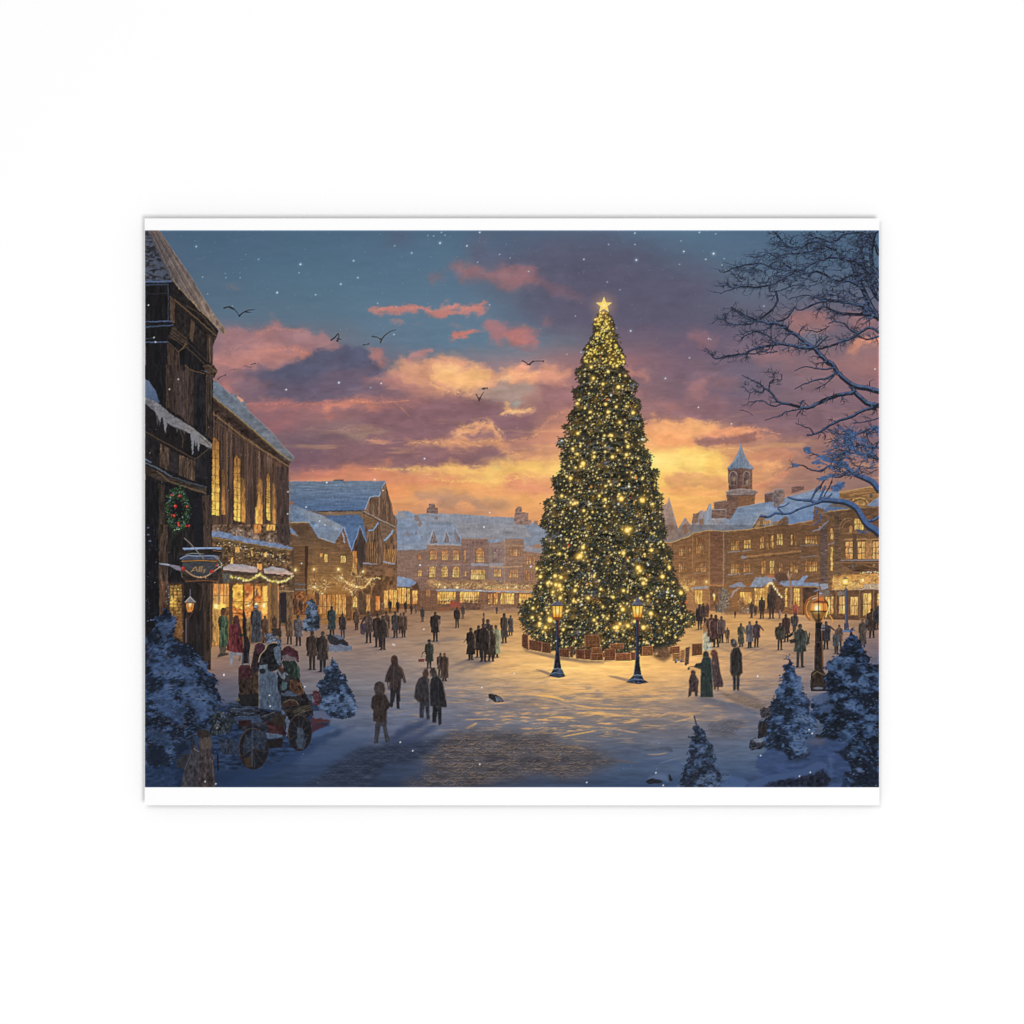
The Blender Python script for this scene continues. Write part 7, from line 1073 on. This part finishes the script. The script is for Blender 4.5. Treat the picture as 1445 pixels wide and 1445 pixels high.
F('R4', '390,800 520,740 460,690 480,610 560,560 640,580 700,640 800,620 840,560 800,520 830,480 960,500 1100,520 1060,570 1000,580 1090,650 1120,720 1060,720 1040,830 390,830', (54,70,104), soft=.8, rag=(1.5, 8), tex=(.06, 12, 4)); F('R4', '470,680 490,610 560,570 660,590 690,650 640,690 560,700 500,720', (60,78,112), soft=3, a=.5); F('R4', '680,660 800,640 835,600 830,560 760,620', (40,48,64), soft=2, rag=(2.5, 6), a=.8); F('R4', '820,500 900,480 960,510 900,540 820,530', (96,92,106), soft=2.5, a=.6); F('R4', '400,800 560,740 760,710 880,650 920,650 960,700 930,720 800,740 560,790 440,830', (64,82,118), soft=1.2, a=.9); F('R4', '500,830 560,790 800,745 930,700 970,760 960,830', (34,38,50), soft=1.6, rag=(2.5, 6), tex=(.14, 3, 4)); F('R4', '960,600 990,640 980,760 965,740', (72,92,126), soft=1.5, a=.6, rag=(1.5, 4)); F('R4', '1140,690 1180,685 1200,720 1160,720', (84,102,134), soft=.8, rag=(1, 3)); F('R4', '850,200 960,180 965,230 900,260 850,240', (78,92,122), rag=(2, 5), soft=1, a=.8); F('R4', '900,270 960,240 1000,280 960,320 900,310', (64,82,114), rag=(2, 5), soft=1, a=.8)
element('rock', 'dark snow capped rock and stump at the foot of the tall fir'); F('R4', '415,540 425,500 470,480 520,500 525,545 480,570 430,570', (52,56,70), rag=(1, 4), tex=(.2, 3, 2)); F('R4', '440,500 480,482 520,500 500,520 460,515', (104,116,140), rag=(.8, 4)); F('R4', '478,390 500,370 540,380 535,480 480,490', (48,44,48), tex=(.16, 2, 5), rag=(.6, 4)); F('R4', '490,300 520,270 560,290 560,340 500,350', (60,58,66), rag=(1.5, 4), tex=(.2, 3, 2)); L('R4', '470,325 500,310', 1, (120,116,120))
element('fir_tree', 'little young fir standing at the bottom edge right of centre'); L('N4', '1250,340 1275,430 1290,500', 2, (58,64,80), w1=2.6); fir(P('N4', '1262,400 1290,420 1320,440 1330,510 1370,540 1385,600 1400,650 1385,680 1420,710 1445,740 1500,745 1500,830 1140,830 1160,740 1180,690 1215,650 1205,600 1230,560 1215,540 1240,510 1210,480 1250,470 1245,430'), (38,44,56), (52,66,90), (70,86,114), 480, 2.9, (92,106,132), thr=(-.05, .5), seed=122)
for s in ('1210,475 1230,490', '1380,545 1365,580', '1250,340 1262,400'): L('N4', s, 1.2, (60,66,80))
element('rock', 'dark stone half buried in snow at the bottom edge'); F('N4', '915,785 960,760 1030,775 1030,795 940,800', (38,42,52), rag=(.8, 4)); F('N4', '1075,740 1090,735 1100,780 1080,785', (42,46,56), rag=(.6, 3)); 
resume(SQUARE); F('N4', '920,765 1000,730 1060,735 1080,790 1030,775 960,760', (92,108,138), soft=1, a=.7, own=False); F('R4', '220,800 280,750 380,760 420,790 380,830 220,830', (70,92,130), soft=1, a=.8, own=False)
element('bundle', 'small dark bundle dropped on the snow'); F('M4', '1103,190 1120,185 1160,195 1190,210 1210,240 1170,248 1140,240 1105,212', (52,54,60), rag=(.4, 3)); F('M4', '1150,205 1180,208 1200,238 1160,243', (112,126,148)); L('M4', '1090,232 1105,230', 1, (230,226,214))

# quieter, darker inks for the figures, the cart and the snow around it
_k = np.isin(OWN, [i for i, e in enumerate(ELEMENTS) if e[0] in ('cart', 'bundle') or (e[0] == 'person' and e[1] and 'on the cart' in e[1]) or (e[1] and 'of the cart' in e[1])]) & (PYY > 900); CAN[_k] *= .84
_ids = [i for i, e in enumerate(ELEMENTS) if e[0] in ('person', 'cart', 'bundle', 'planter', 'rock')]
_k = np.isin(OWN, _ids); _r = CAN[_k]; _g = _r.mean(1, keepdims=True); _r = _g + (_r - _g) * .66; _n = fbm(1.8, 2.6, 140, 2)[_k][:, None] * .05 + fbm(4, 5, 141, 2)[_k][:, None] * .045
CAN[_k] = np.clip(_r * (.93 + _n), 22, 255)
# ------------------------------------------------------------------ birds
for k, ss, w, c in [('L1', ('655,698 690,688 720,700 745,728 760,750', '760,750 785,728 820,712 865,708', '800,722 840,728', '690,690 720,708'), 2.0, (46,44,46)), ('M1', ('315,890 345,895 370,908', '370,932 385,900 410,875 440,855 475,845'), 2.1, (66,62,56)), ('M1', ('35,915 62,895 82,872 88,900 78,920', '78,905 104,912'), 2.2, (52,52,54)), ('M1', ('252,950 290,940', '255,945 285,945'), 1.7, (76,74,76)),
        ('N1', ('82,1055 105,1066 128,1082 150,1065 180,1057 225,1058', '128,1080 160,1052'), 1.7, (38,36,40)), ('N2', ('116,0 140,2',), 1, (40,38,42)), ('M2', ('1022,200 1040,240', '1040,240 1058,205 1075,182', '1034,222 1058,232'), 1.7, (52,46,50)), ('M2', ('1062,162 1078,156 1096,158', '1070,166 1086,162'), 1.5, (52,46,50)),
        ('L2', ('695,35 740,26 775,36', '715,30 750,40'), 1.0, (116,92,96)), ('L2', ('795,5 830,14 860,8', '830,14 845,22'), 1.1, (104,86,92)), ('L2', ('612,100 630,82 665,68',), 1.5, (70,62,66)), ('L1', ('840,1080 866,1074',), 1.4, (66,60,66))]:
    element('bird', None)
    for s in ss: L(k, s, w, c, sm=3, w1=w * .4)
    if w > 1.3: q = P(k, ss[0]); dab(q[-1][0], q[-1][1], w * 1.0, w * .8, .5, c, .95, 2)
# ------------------------------------------------------------------ bare tree reaching in from the right
element('bare_tree', 'leafless tree with snow dusted branches reaching in from the right edge')
BK = (36,38,47); SN = (76,94,126)
SNOWQ = []
def twig(x, y, ang, ln, w, depth):
    n = 4; px, py = x, y; a = ang; cv = rnd.uniform(-.3, .3)
    for i in range(n):
        a += cv + rnd.uniform(-.28, .28); nx = px + math.cos(a) * ln / n; ny = py + math.sin(a) * ln / n * .85
        ww = w * (1 - .17 * i); seg(px, py, nx, ny, ww, ww * .86, jit(BK, 5), .95)
        if abs(math.cos(a)) > .5 and rnd.random() < .5: SNOWQ.append((px, py - ww * .5, nx, ny - ww * .5, ww * .75))
        if depth and rnd.random() < .6: twig(nx, ny, a + rnd.choice([-1, 1]) * rnd.uniform(.4, 1.0), ln * rnd.uniform(.4, .75), ww * .72, depth - 1)
        px, py = nx, ny
def flush():
    for x0, y0, x1, y1, w in SNOWQ: seg(x0, y0, x1, y1, w, w * .9, jit(SN, 10), .75)
    SNOWQ.clear()
def branch(k, s, w0, w1, tw=1.0, snow=.8, ln=15, depth=1):
    q = smooth(P(k, s), 4); n = len(q) - 1
    q = [(x + rnd.uniform(-.5, .5), y + rnd.uniform(-.5, .5)) for x, y in q]
    W_ = [w0 + (w1 - w0) * i / n for i in range(n + 1)]
    for i in range(n): seg(*q[i], *q[i + 1], W_[i], W_[i + 1], BK)
    on = True
    for i in range(n):
        if rnd.random() < .25: on = rnd.random() < snow
        dx, dy = q[i + 1][0] - q[i][0], q[i + 1][1] - q[i][1]; L_ = math.hypot(dx, dy) + 1e-6; fl = abs(dx) / L_
        if on and fl > .25: SNOWQ.append((q[i][0], q[i][1] - W_[i] * .28, q[i + 1][0], q[i + 1][1] - W_[i + 1] * .28, W_[i] * .5 * fl))
        elif on: seg(q[i][0] - W_[i] * .2, q[i][1], q[i + 1][0] - W_[i] * .2, q[i + 1][1], W_[i] * .25, W_[i] * .25, (66,80,106), .7)
        a = math.atan2(dy, dx)
        for j in range(int(rng.poisson(L_ / 9.5 * tw))):
            t = rnd.random(); ta = a + rnd.choice([-1, 1]) * rnd.uniform(.3, 1.0)
            if math.cos(ta) > .1 and rnd.random() < .75: ta = math.pi - ta
            twig(q[i][0] + dx * t, q[i][1] + dy * t, ta, rnd.uniform(.5, 1.35) * ln, max(.85, W_[i] * .36), depth)
    flush()
R1 = [('1300,560 1260,480 1220,440 1160,390 1110,370', 6, 5), ('1300,770 1230,650 1190,560 1150,480 1120,390', 7, 4.5), ('1300,640 1240,540 1200,420 1190,330 1160,260', 5, 2.4), ('1290,760 1240,740 1200,690 1100,660 1000,650 940,640', 5.5, 3), ('1240,740 1150,742 1060,735 1000,720 930,690 880,710', 4.5, 1.4), ('1300,330 1270,250 1230,200 1180,180', 5, 2.4), ('1290,180 1240,190 1200,260 1170,330', 4, 2), ('1300,480 1255,400 1250,300 1270,200', 5.4, 4),
      ('1120,375 1060,360 1000,350 930,360 860,390 790,430 740,450', 4.6, 2.2), ('740,450 690,420 640,380 600,350 550,325 500,345 460,350', 2.6, 1.4), ('740,440 660,440 580,420 520,400 460,395 390,405 340,420 300,430 250,455 215,440', 2.4, 1), ('1000,300 940,270 880,245 830,250 780,280 730,290 690,280', 4.4, 2), ('690,285 650,250 610,200 580,175', 2.6, 1.6), ('980,250 930,230 860,215 830,190', 3, 1.4), ('1000,240 1060,200 1120,185 1190,178', 3, 2), ('940,245 880,300 800,320 700,330 640,335 610,320', 2.2, 1),
      ('720,455 680,480 640,500 590,530 520,550 450,555 380,550 320,560 280,545 240,540', 3, 1), ('1150,540 1090,510 1020,520 950,480 880,450 820,460 760,450', 3.6, 2), ('560,540 560,580 620,580 680,560 740,540 800,545', 1.8, 1), ('600,590 612,640 590,690 550,730 510,760 470,785 420,805 360,810 300,805 250,780 200,765', 2.8, 1.2), ('940,650 880,660 820,690 760,710 730,690', 3, 1.4), ('720,700 690,750 650,780 600,790 560,830 500,850 430,870 370,900', 2.4, 1), ('1300,860 1240,830 1160,870 1120,900 1060,920 1000,945 940,965 880,980', 3.6, 2), ('1160,870 1100,840 1060,800 1000,790 960,800', 2.4, 1), ('1300,890 1260,900 1220,910 1170,890 1130,880', 2.6, 1.4), ('960,820 920,845 880,860 840,850 800,850', 1.6, .8),
      ('960,1075 900,1010 860,970 800,930 740,880 700,860 650,820 600,800 540,800 480,780 420,760 360,730 300,690', 6, 1.4), ('850,970 780,965 700,950 620,940 550,955 480,965 430,985 390,1010 330,1015 260,1025 190,1040 150,1000 125,970', 4.2, 1.2), ('610,990 550,1000 500,990 450,1010 400,1000', 1.8, .8), ('620,950 580,920 540,880 480,860 430,850 370,880', 2, .8), ('860,970 900,940 940,900 955,890', 2, 1.2), ('450,790 380,750 330,720 290,700', 1.8, .8), ('320,560 290,575 260,580 225,598', 1.2, .6), ('1130,470 1080,490 1020,520', 2, 1.2), ('900,640 860,620 800,610 740,620 690,640', 1.8, .8), ('1140,620 1100,590 1050,580 980,590', 1.6, .8)]
for s, a, b in R1: branch('R1', s, a * 1.12, b * 1.3, 1.9, .75, 15, 2 if a > 2 else 1)
R2 = [('1300,180 1230,160 1160,150 1110,130 1060,90 1020,50 990,0 960,-20', 7.5, 5), ('1300,275 1230,265 1180,230 1150,200 1130,170', 7, 5), ('1130,185 1060,200 980,220 900,255 830,290 770,290 710,270 640,260 600,230 570,190 530,160', 5.4, 2.4), ('530,165 480,120 430,100 370,70', 2.2, 1), ('520,160 510,190 460,180 420,190 390,150', 1.6, .8), ('555,170 560,120 590,90 580,60 545,40', 1.6, .8), ('560,130 600,100 640,100 635,60', 1.3, .8), ('640,265 590,280 540,260 500,240 450,250 410,250', 2, 1), ('780,295 720,310 660,320 640,345 590,355 530,375', 2, .9), ('790,290 760,320 740,350', 1.8, .9), ('1000,60 950,90 880,100 820,120 770,140 730,165', 3, 1), ('1000,20 930,30 860,20 800,10 730,40', 2.6, 1), ('1000,70 960,110 920,140 870,160', 1.8, .8), ('1270,290 1190,310 1120,350 1040,375 970,410 910,450 860,470 820,475', 4.4, 2), ('860,470 830,430 790,420 740,395', 2, 1), ('910,455 940,480 930,510', 1.4, .7), ('360,305 400,315 445,340', 1, .5), ('1260,300 1300,270', 4, 4)]
for s, a, b in R2: branch('R2', s, a * 1.05, b * 1.2, .8, .85, 11)
for s, a, b in [('1300,420 1260,430 1200,450 1140,480 1100,500', 3, 1.4), ('1300,360 1240,380 1180,390 1130,400', 2, 1), ('1300,560 1240,560 1180,540 1130,560 1080,590 1020,620 960,640 900,620 850,600 800,570', 4, 1.6), ('1300,640 1240,620 1180,600 1100,600 1020,630', 3.6, 1.6), ('1300,520 1260,580 1230,630', 2.6, 1.4), ('1090,690 1020,690 960,690 900,720 830,710 780,680 710,680', 3.6, 1.6), ('1100,720 1040,760 980,760 930,770 880,770', 3, 1.4), ('940,770 900,830 860,880 840,920', 2.4, 2), ('980,790 960,840 930,890', 2, 1.4), ('830,600 800,590 790,570', 1.6, 1)]: branch('R2', s, a, b, .6, .95, 12)
for k, s, w0, w1 in [('R2', '1300,850 1260,800 1200,770 1130,740 1090,700', 9, 5), ('f1', '1445,660 1400,620 1320,570 1260,500 1220,430 1170,350 1100,300 1000,260 900,250 820,240 700,240', 10.5, 6), ('f1', '700,250 640,270 580,240 480,235 380,225 290,195', 5, 2.2), ('f1', '640,280 540,310 420,350 320,400 220,410 130,400 60,440 0,450', 2.6, 3.2), ('f1', '220,400 160,330 240,310 300,270', 2.4, 1.4), ('f1', '560,240 610,190 640,100 690,50', 2.2, 1.8), ('f1', '690,220 730,130 760,60', 2.8, 3), ('f1', '850,150 800,200 760,210', 2, 1.6), ('f1', '670,330 640,420 640,460', 2, 1.6), ('f1', '700,420 690,490 620,550', 2.2, 1.4), ('f1', '1445,450 1380,490 1320,500', 4, 3), ('f1', '0,440 -60,440', 3, 2), ('f1', '1170,610 1230,640 1280,650', 2, 1.6)]:
    q = smooth(P(k, s), 5); n = len(q) - 1
    for i in range(n): w = w0 + (w1 - w0) * i / n; seg(*q[i], *q[i + 1], w, w, (44,48,60))
    for i in range(n):
        w = w0 + (w1 - w0) * i / n
        if rnd.random() < .93: seg(q[i][0], q[i][1] - w * .3, q[i + 1][0], q[i + 1][1] - w * .3, w * .68, w * .68, jit((70,92,130), 6), .95); seg(q[i][0], q[i][1] - w * .45, q[i + 1][0], q[i + 1][1] - w * .45, w * .25, w * .25, (92,112,148), .5)
for s in ('1060,440 1090,430 1140,440 1150,480 1120,530 1150,560 1100,570 1060,530', '1100,560 1150,570 1200,610 1190,620 1120,590', '980,650 1040,640 1090,660 1080,680 1000,680', '880,620 930,610 1010,650 980,665 900,640', '780,560 830,555 850,600 810,600', '700,675 740,665 760,685 720,692', '840,660 900,650 900,672 850,675', '960,740 1010,735 1010,760 960,762', '1240,420 1300,410 1300,440 1250,450', '1150,490 1230,500 1220,530 1160,520', '1200,560 1260,580 1290,620 1220,600', '1020,790 1080,800 1040,850 990,860 980,830', '900,760 960,750 960,785 880,780'): F('R2', s, (72,94,132), rag=(1.4, 5), soft=.3, tex=(.08, 5, 3))
for i in range(150):
    x, y = P('R2', f'{rnd.uniform(1000,1300)},{rnd.uniform(430,760)}')[0]; twig(x, y, rnd.uniform(2.2, 4.4), rnd.uniform(8, 20), rnd.uniform(.8, 1.7), 1)
for x, y in inside(P('R1', '600,180 1300,170 1300,700 900,640 620,560 400,560 300,480 420,400 620,360'), 240): twig(x, y, rnd.uniform(2.3, 4.2), rnd.uniform(8, 18), rnd.uniform(.8, 1.5), 2)
for x, y in inside(P('R1', '240,420 500,380 560,440 520,560 300,560') + P('R1', '300,420'), 60): twig(x, y, rnd.uniform(2.2, 4.2), rnd.uniform(4, 9), rnd.uniform(.5, .8), 1)
for k, s, n in (('R1', '370,900 640,860 660,960 420,1000', 40), ('R1', '250,680 500,760 460,820 220,800', 46), ('R1', '120,960 220,1010 400,1000 420,1060 200,1060', 30), ('R2', '380,80 520,130 520,200 380,190', 30), ('R2', '540,40 640,60 640,140 560,150', 22)):
    for x, y in inside(P(k, s), n): twig(x, y, rnd.uniform(0, 6.28), rnd.uniform(4, 8), rnd.uniform(.5, .8), 1)
flush()
for x, y in inside(P('R1', '560,300 800,230 1300,250 1300,740 1000,700 640,560 360,570 240,520 240,430 420,380'), 260): dab(x, y, rnd.uniform(1.2, 3.6), rnd.uniform(.6, 1.3), rnd.uniform(-.5, .5), jit((74,90,120), 8), rnd.uniform(.35, .8), 1.4)
for x, y in inside(P('R2', '1040,420 1300,400 1300,700 1100,740 900,700 780,620 900,600'), 140): dab(x, y, rnd.uniform(1.5, 4.5), rnd.uniform(.8, 1.9), rnd.uniform(-.6, .6), jit((70,92,130), 8), rnd.uniform(.5, .9), 1.5)
# ------------------------------------------------------------------ drifting flakes all over the print
for i in range(1500):
    x = rnd.uniform(206, 1239); y = rnd.uniform(600, 1105)
    if y > 900 and rnd.random() < .55: continue
    r = rnd.choice([.35, .4, .45, .5, .6, .8]); dab(x, y, r, r * .9, 0, (206,206,206) if y < 900 else (170,182,200), rnd.uniform(.12, .55), 1.6, own=False)
for k, s in (('L3','1183,265 655,1020'),('L4','965,198 970,272 655,62 790,915 1205,140 527,785 600,800'),('M3','640,277 1075,18 665,712 465,820 455,815 1393,285'),('M4','1060,145 505,517 1045,667 1280,50 590,575'),('N3','140,288 310,792 570,315'),('R3','478,1030'),('R4','478,70 848,457 498,608 835,722 828,432 762,748'),('L2','1355,800 1090,862 1088,1012 345,97 285,165 1080,168 1437,120'),('L1','142,677 180,897 190,928 1018,592'),('c1','1290,395 1365,210 475,880'),('b1','550,97 290,410 1165,62 1270,200 530,640 460,590'),('R2','75,288 300,400 1275,28'),('N4','990,725 1040,810 520,790'),('M2','670,637 90,120 375,125 330,780')):
    for p in P(k, s): glow(p[0], p[1], 3, (190,200,212), .45); dab(p[0], p[1], 1.1, 1.1, 0, (226,230,234), .9, 1.6, own=False)
np.clip(CAN, 0, 255, out=CAN)

def _sharpen(amt, r):
    for c in range(3): CAN[..., c] += amt * (CAN[..., c] - blur(CAN[..., c], r))
_sharpen(.75, 2)
np.clip(CAN, 14, 253, out=CAN)
# ---------------------------------------------------------------------------
# the scene: one poster on a plain white backdrop, 1 mm of the sheet = 0.001 m
# ---------------------------------------------------------------------------
import bpy
scene = bpy.context.scene
C = scene.collection
MM = .001; CX = CY = 722.5                 # the camera looks at this point of the lattice
def X(x): return (x - CX) * MM
def Z(y): return (CY - y) * MM
LIGHT = 1.282                              # white of the sheet under the lamps
DEPTH = .020                              # the sheet's face stands this far off the backdrop

def nodes(name):
    m = bpy.data.materials.new(name); m.use_nodes = True
    return m, m.node_tree.nodes, m.node_tree.links, m.node_tree.nodes['Principled BSDF']
def plain(name, col, rough, grain, scale):
    m, n, l, b = nodes(name)
    t = n.new('ShaderNodeTexNoise'); t.inputs['Scale'].default_value = scale; t.inputs['Detail'].default_value = 4
    co = n.new('ShaderNodeTexCoord'); l.new(co.outputs['Object'], t.inputs['Vector'])
    r = n.new('ShaderNodeValToRGB'); r.color_ramp.elements[0].color = (*[c * (1 - grain) for c in col], 1); r.color_ramp.elements[1].color = (*[min(1, c * (1 + grain)) for c in col], 1)
    l.new(t.outputs['Fac'], r.inputs['Fac']); l.new(r.outputs['Color'], b.inputs['Base Color'])
    b.inputs['Roughness'].default_value = rough; b.inputs['Specular IOR Level'].default_value = .1
    return m
M_WALL = plain('backdrop_white', (.784, .784, .784), .9, .002, 6)
M_PAPER = plain('poster_paper', (.758, .758, .758), .8, .006, 900)
M_SHADOW_BACKING = plain('shadow_backing_dark', (.06, .06, .06), .9, .05, 200)  # near black so the added backing keeps the sheet's edge shadow dark
M_INK, n, l, b = nodes('printed_ink')
at = n.new('ShaderNodeAttribute'); at.attribute_name = 'ink'
tn = n.new('ShaderNodeTexNoise'); tn.inputs['Scale'].default_value = 1400; tn.inputs['Detail'].default_value = 2
co = n.new('ShaderNodeTexCoord'); l.new(co.outputs['Object'], tn.inputs['Vector'])
mr = n.new('ShaderNodeMapRange'); mr.inputs['To Min'].default_value = .97; mr.inputs['To Max'].default_value = 1.03; l.new(tn.outputs['Fac'], mr.inputs['Value'])
vm = n.new('ShaderNodeVectorMath'); vm.operation = 'SCALE'; l.new(at.outputs['Color'], vm.inputs[0]); l.new(mr.outputs['Result'], vm.inputs['Scale'])
l.new(vm.outputs['Vector'], b.inputs['Base Color']); b.inputs['Roughness'].default_value = .85; b.inputs['Specular IOR Level'].default_value = .0

def mesh_object(name, verts, quads, mat, parent=None, cols=None):
    me = bpy.data.meshes.new(name)
    me.vertices.add(len(verts)); me.vertices.foreach_set('co', np.ascontiguousarray(verts, np.float32).ravel())
    me.loops.add(quads.size); me.loops.foreach_set('vertex_index', np.ascontiguousarray(quads, np.int32).ravel())
    me.polygons.add(len(quads)); me.polygons.foreach_set('loop_start', np.arange(0, quads.size, 4, dtype=np.int32))
    if cols is not None:
        a = me.color_attributes.new('ink', 'FLOAT_COLOR', 'POINT'); a.data.foreach_set('color', np.ascontiguousarray(cols, np.float32).ravel())
    me.polygons.foreach_set('use_smooth', np.zeros(len(quads), bool)); me.materials.append(mat); me.update(calc_edges=True); me.validate()
    o = bpy.data.objects.new(name, me); C.objects.link(o); o.parent = parent
    return o
def box(name, x0, x1, y0, y1, z0, z1, mat, parent=None):
    v = np.array([(x, y, z) for x in (x0, x1) for y in (y0, y1) for z in (z0, z1)])
    q = np.array([(0, 1, 3, 2), (4, 6, 7, 5), (0, 4, 5, 1), (2, 3, 7, 6), (0, 2, 6, 4), (1, 5, 7, 3)])
    return mesh_object(name, v, q, mat, parent)

wall = mesh_object('backdrop', np.array([(-9, 0, -7), (9, 0, -7), (9, 0, 7), (-9, 0, 7)]), np.array([(0, 1, 2, 3)]), M_WALL)
wall['kind'] = 'structure'
poster = bpy.data.objects.new('poster', None); C.objects.link(poster); poster.empty_display_size = .05
base = np.array((X(722.5), 0, Z(1136.4)))
poster.location = base
poster['label'] = 'white bordered paper poster of a snowy town square at dusk around a huge lit fir'
poster['category'] = 'poster'
T = .0012                                  # thickness of the sheet
sheet = box('paper_sheet', X(204) - base[0], X(1241) - base[0], -DEPTH, -DEPTH + T, Z(1136.4) - base[2], Z(308.2) - base[2], M_PAPER, poster)
board = box('added_shadow_backing', X(207) - base[0], X(1238) - base[0], -DEPTH + T, -.0002, Z(1133.4) - base[2], Z(311.2) - base[2], M_SHADOW_BACKING, poster)  # added, unseen: holds the sheet off and deepens the soft shadow round it
sheet['label'] = 'plain white paper sheet showing as strips above and below the picture'

# ink lattice
h, w = H // S, W // S
P2 = np.pad(CAN, ((1, 1), (1, 1), (0, 0)), mode='edge')
vc = (P2[0:H + 1:S, 0:W + 1:S] + P2[1:H + 2:S, 0:W + 1:S] + P2[0:H + 1:S, 1:W + 2:S] + P2[1:H + 2:S, 1:W + 2:S]) / 4 / 255.0
vc = np.clip(vc, 0, 1)
lin = np.where(vc <= .04045, vc / 12.92, ((vc + .055) / 1.055) ** 2.4) / LIGHT
rgba = np.concatenate([lin, np.ones_like(lin[..., :1])], -1).reshape(-1, 4)
gx, gy = np.meshgrid(np.arange(w + 1), np.arange(h + 1))
FACE = -DEPTH - .00012
pos = np.stack([X(PX0 + gx) - base[0], np.full(gx.shape, FACE), Z(PY0 + gy) - base[2]], -1).reshape(-1, 3)
own = OWN[::S, ::S].copy()
own[0, :] = own[-1, :] = own[:, 0] = own[:, -1] = -1         # the outermost ring of ink is the picture's own edge
def ink(name, k, parent):
    ys, xs = np.nonzero(own == k)
    if len(ys) == 0: return None
    a = ys * (w + 1) + xs
    q = np.stack([a + w + 1, a + w + 2, a + 1, a], -1)
    u, inv = np.unique(q, return_inverse=True)
    return mesh_object(name, pos[u], inv.reshape(-1, 4), M_INK, parent, rgba[u])
picture = ink('printed_picture', -1, poster)
picture['label'] = 'full width colour print of a dusk winter square with a giant lit fir'
for k, (name, lab) in enumerate(ELEMENTS):
    o = ink(name, k, picture)
    if o and lab: o['label'] = lab

# ------------------------------------------------------------------ studio light, camera
world = bpy.data.worlds.new('World'); scene.world = world; world.use_nodes = True
bg = world.node_tree.nodes['Background']; bg.inputs['Color'].default_value = (1, 1, 1, 1); bg.inputs['Strength'].default_value = .46
def area(name, loc, target, size, watts):
    L_ = bpy.data.lights.new(name, 'AREA'); L_.shape = 'SQUARE'; L_.size = size; L_.energy = watts
    o = bpy.data.objects.new(name, L_); C.objects.link(o); o.location = loc
    d = np.array(target, float) - np.array(loc, float)
    from mathutils import Vector
    o.rotation_euler = Vector(d).to_track_quat('-Z', 'Y').to_euler()
    return o
area('softbox', (1.3, -7.0, -1.7), (0, 0, 0), 2.0, 292)
area('softbox', (-.9, -7.0, 1.3), (0, 0, 0), 2.0, 178)
cam = bpy.data.cameras.new('camera'); co_ = bpy.data.objects.new('camera', cam); C.objects.link(co_)
co_.location = (0, -4.5, 0); co_.rotation_euler = (math.radians(90), 0, 0)
cam.sensor_width = 36; cam.lens = 36 * (4.5 - DEPTH) / 1.445; cam.clip_end = 60
scene.camera = co_
scene.render.engine = 'CYCLES'
scene.view_settings.view_transform = 'Standard'; scene.view_settings.look = 'None'
scene.view_settings.exposure = 0; scene.view_settings.gamma = 1; scene.view_settings.use_curve_mapping = False
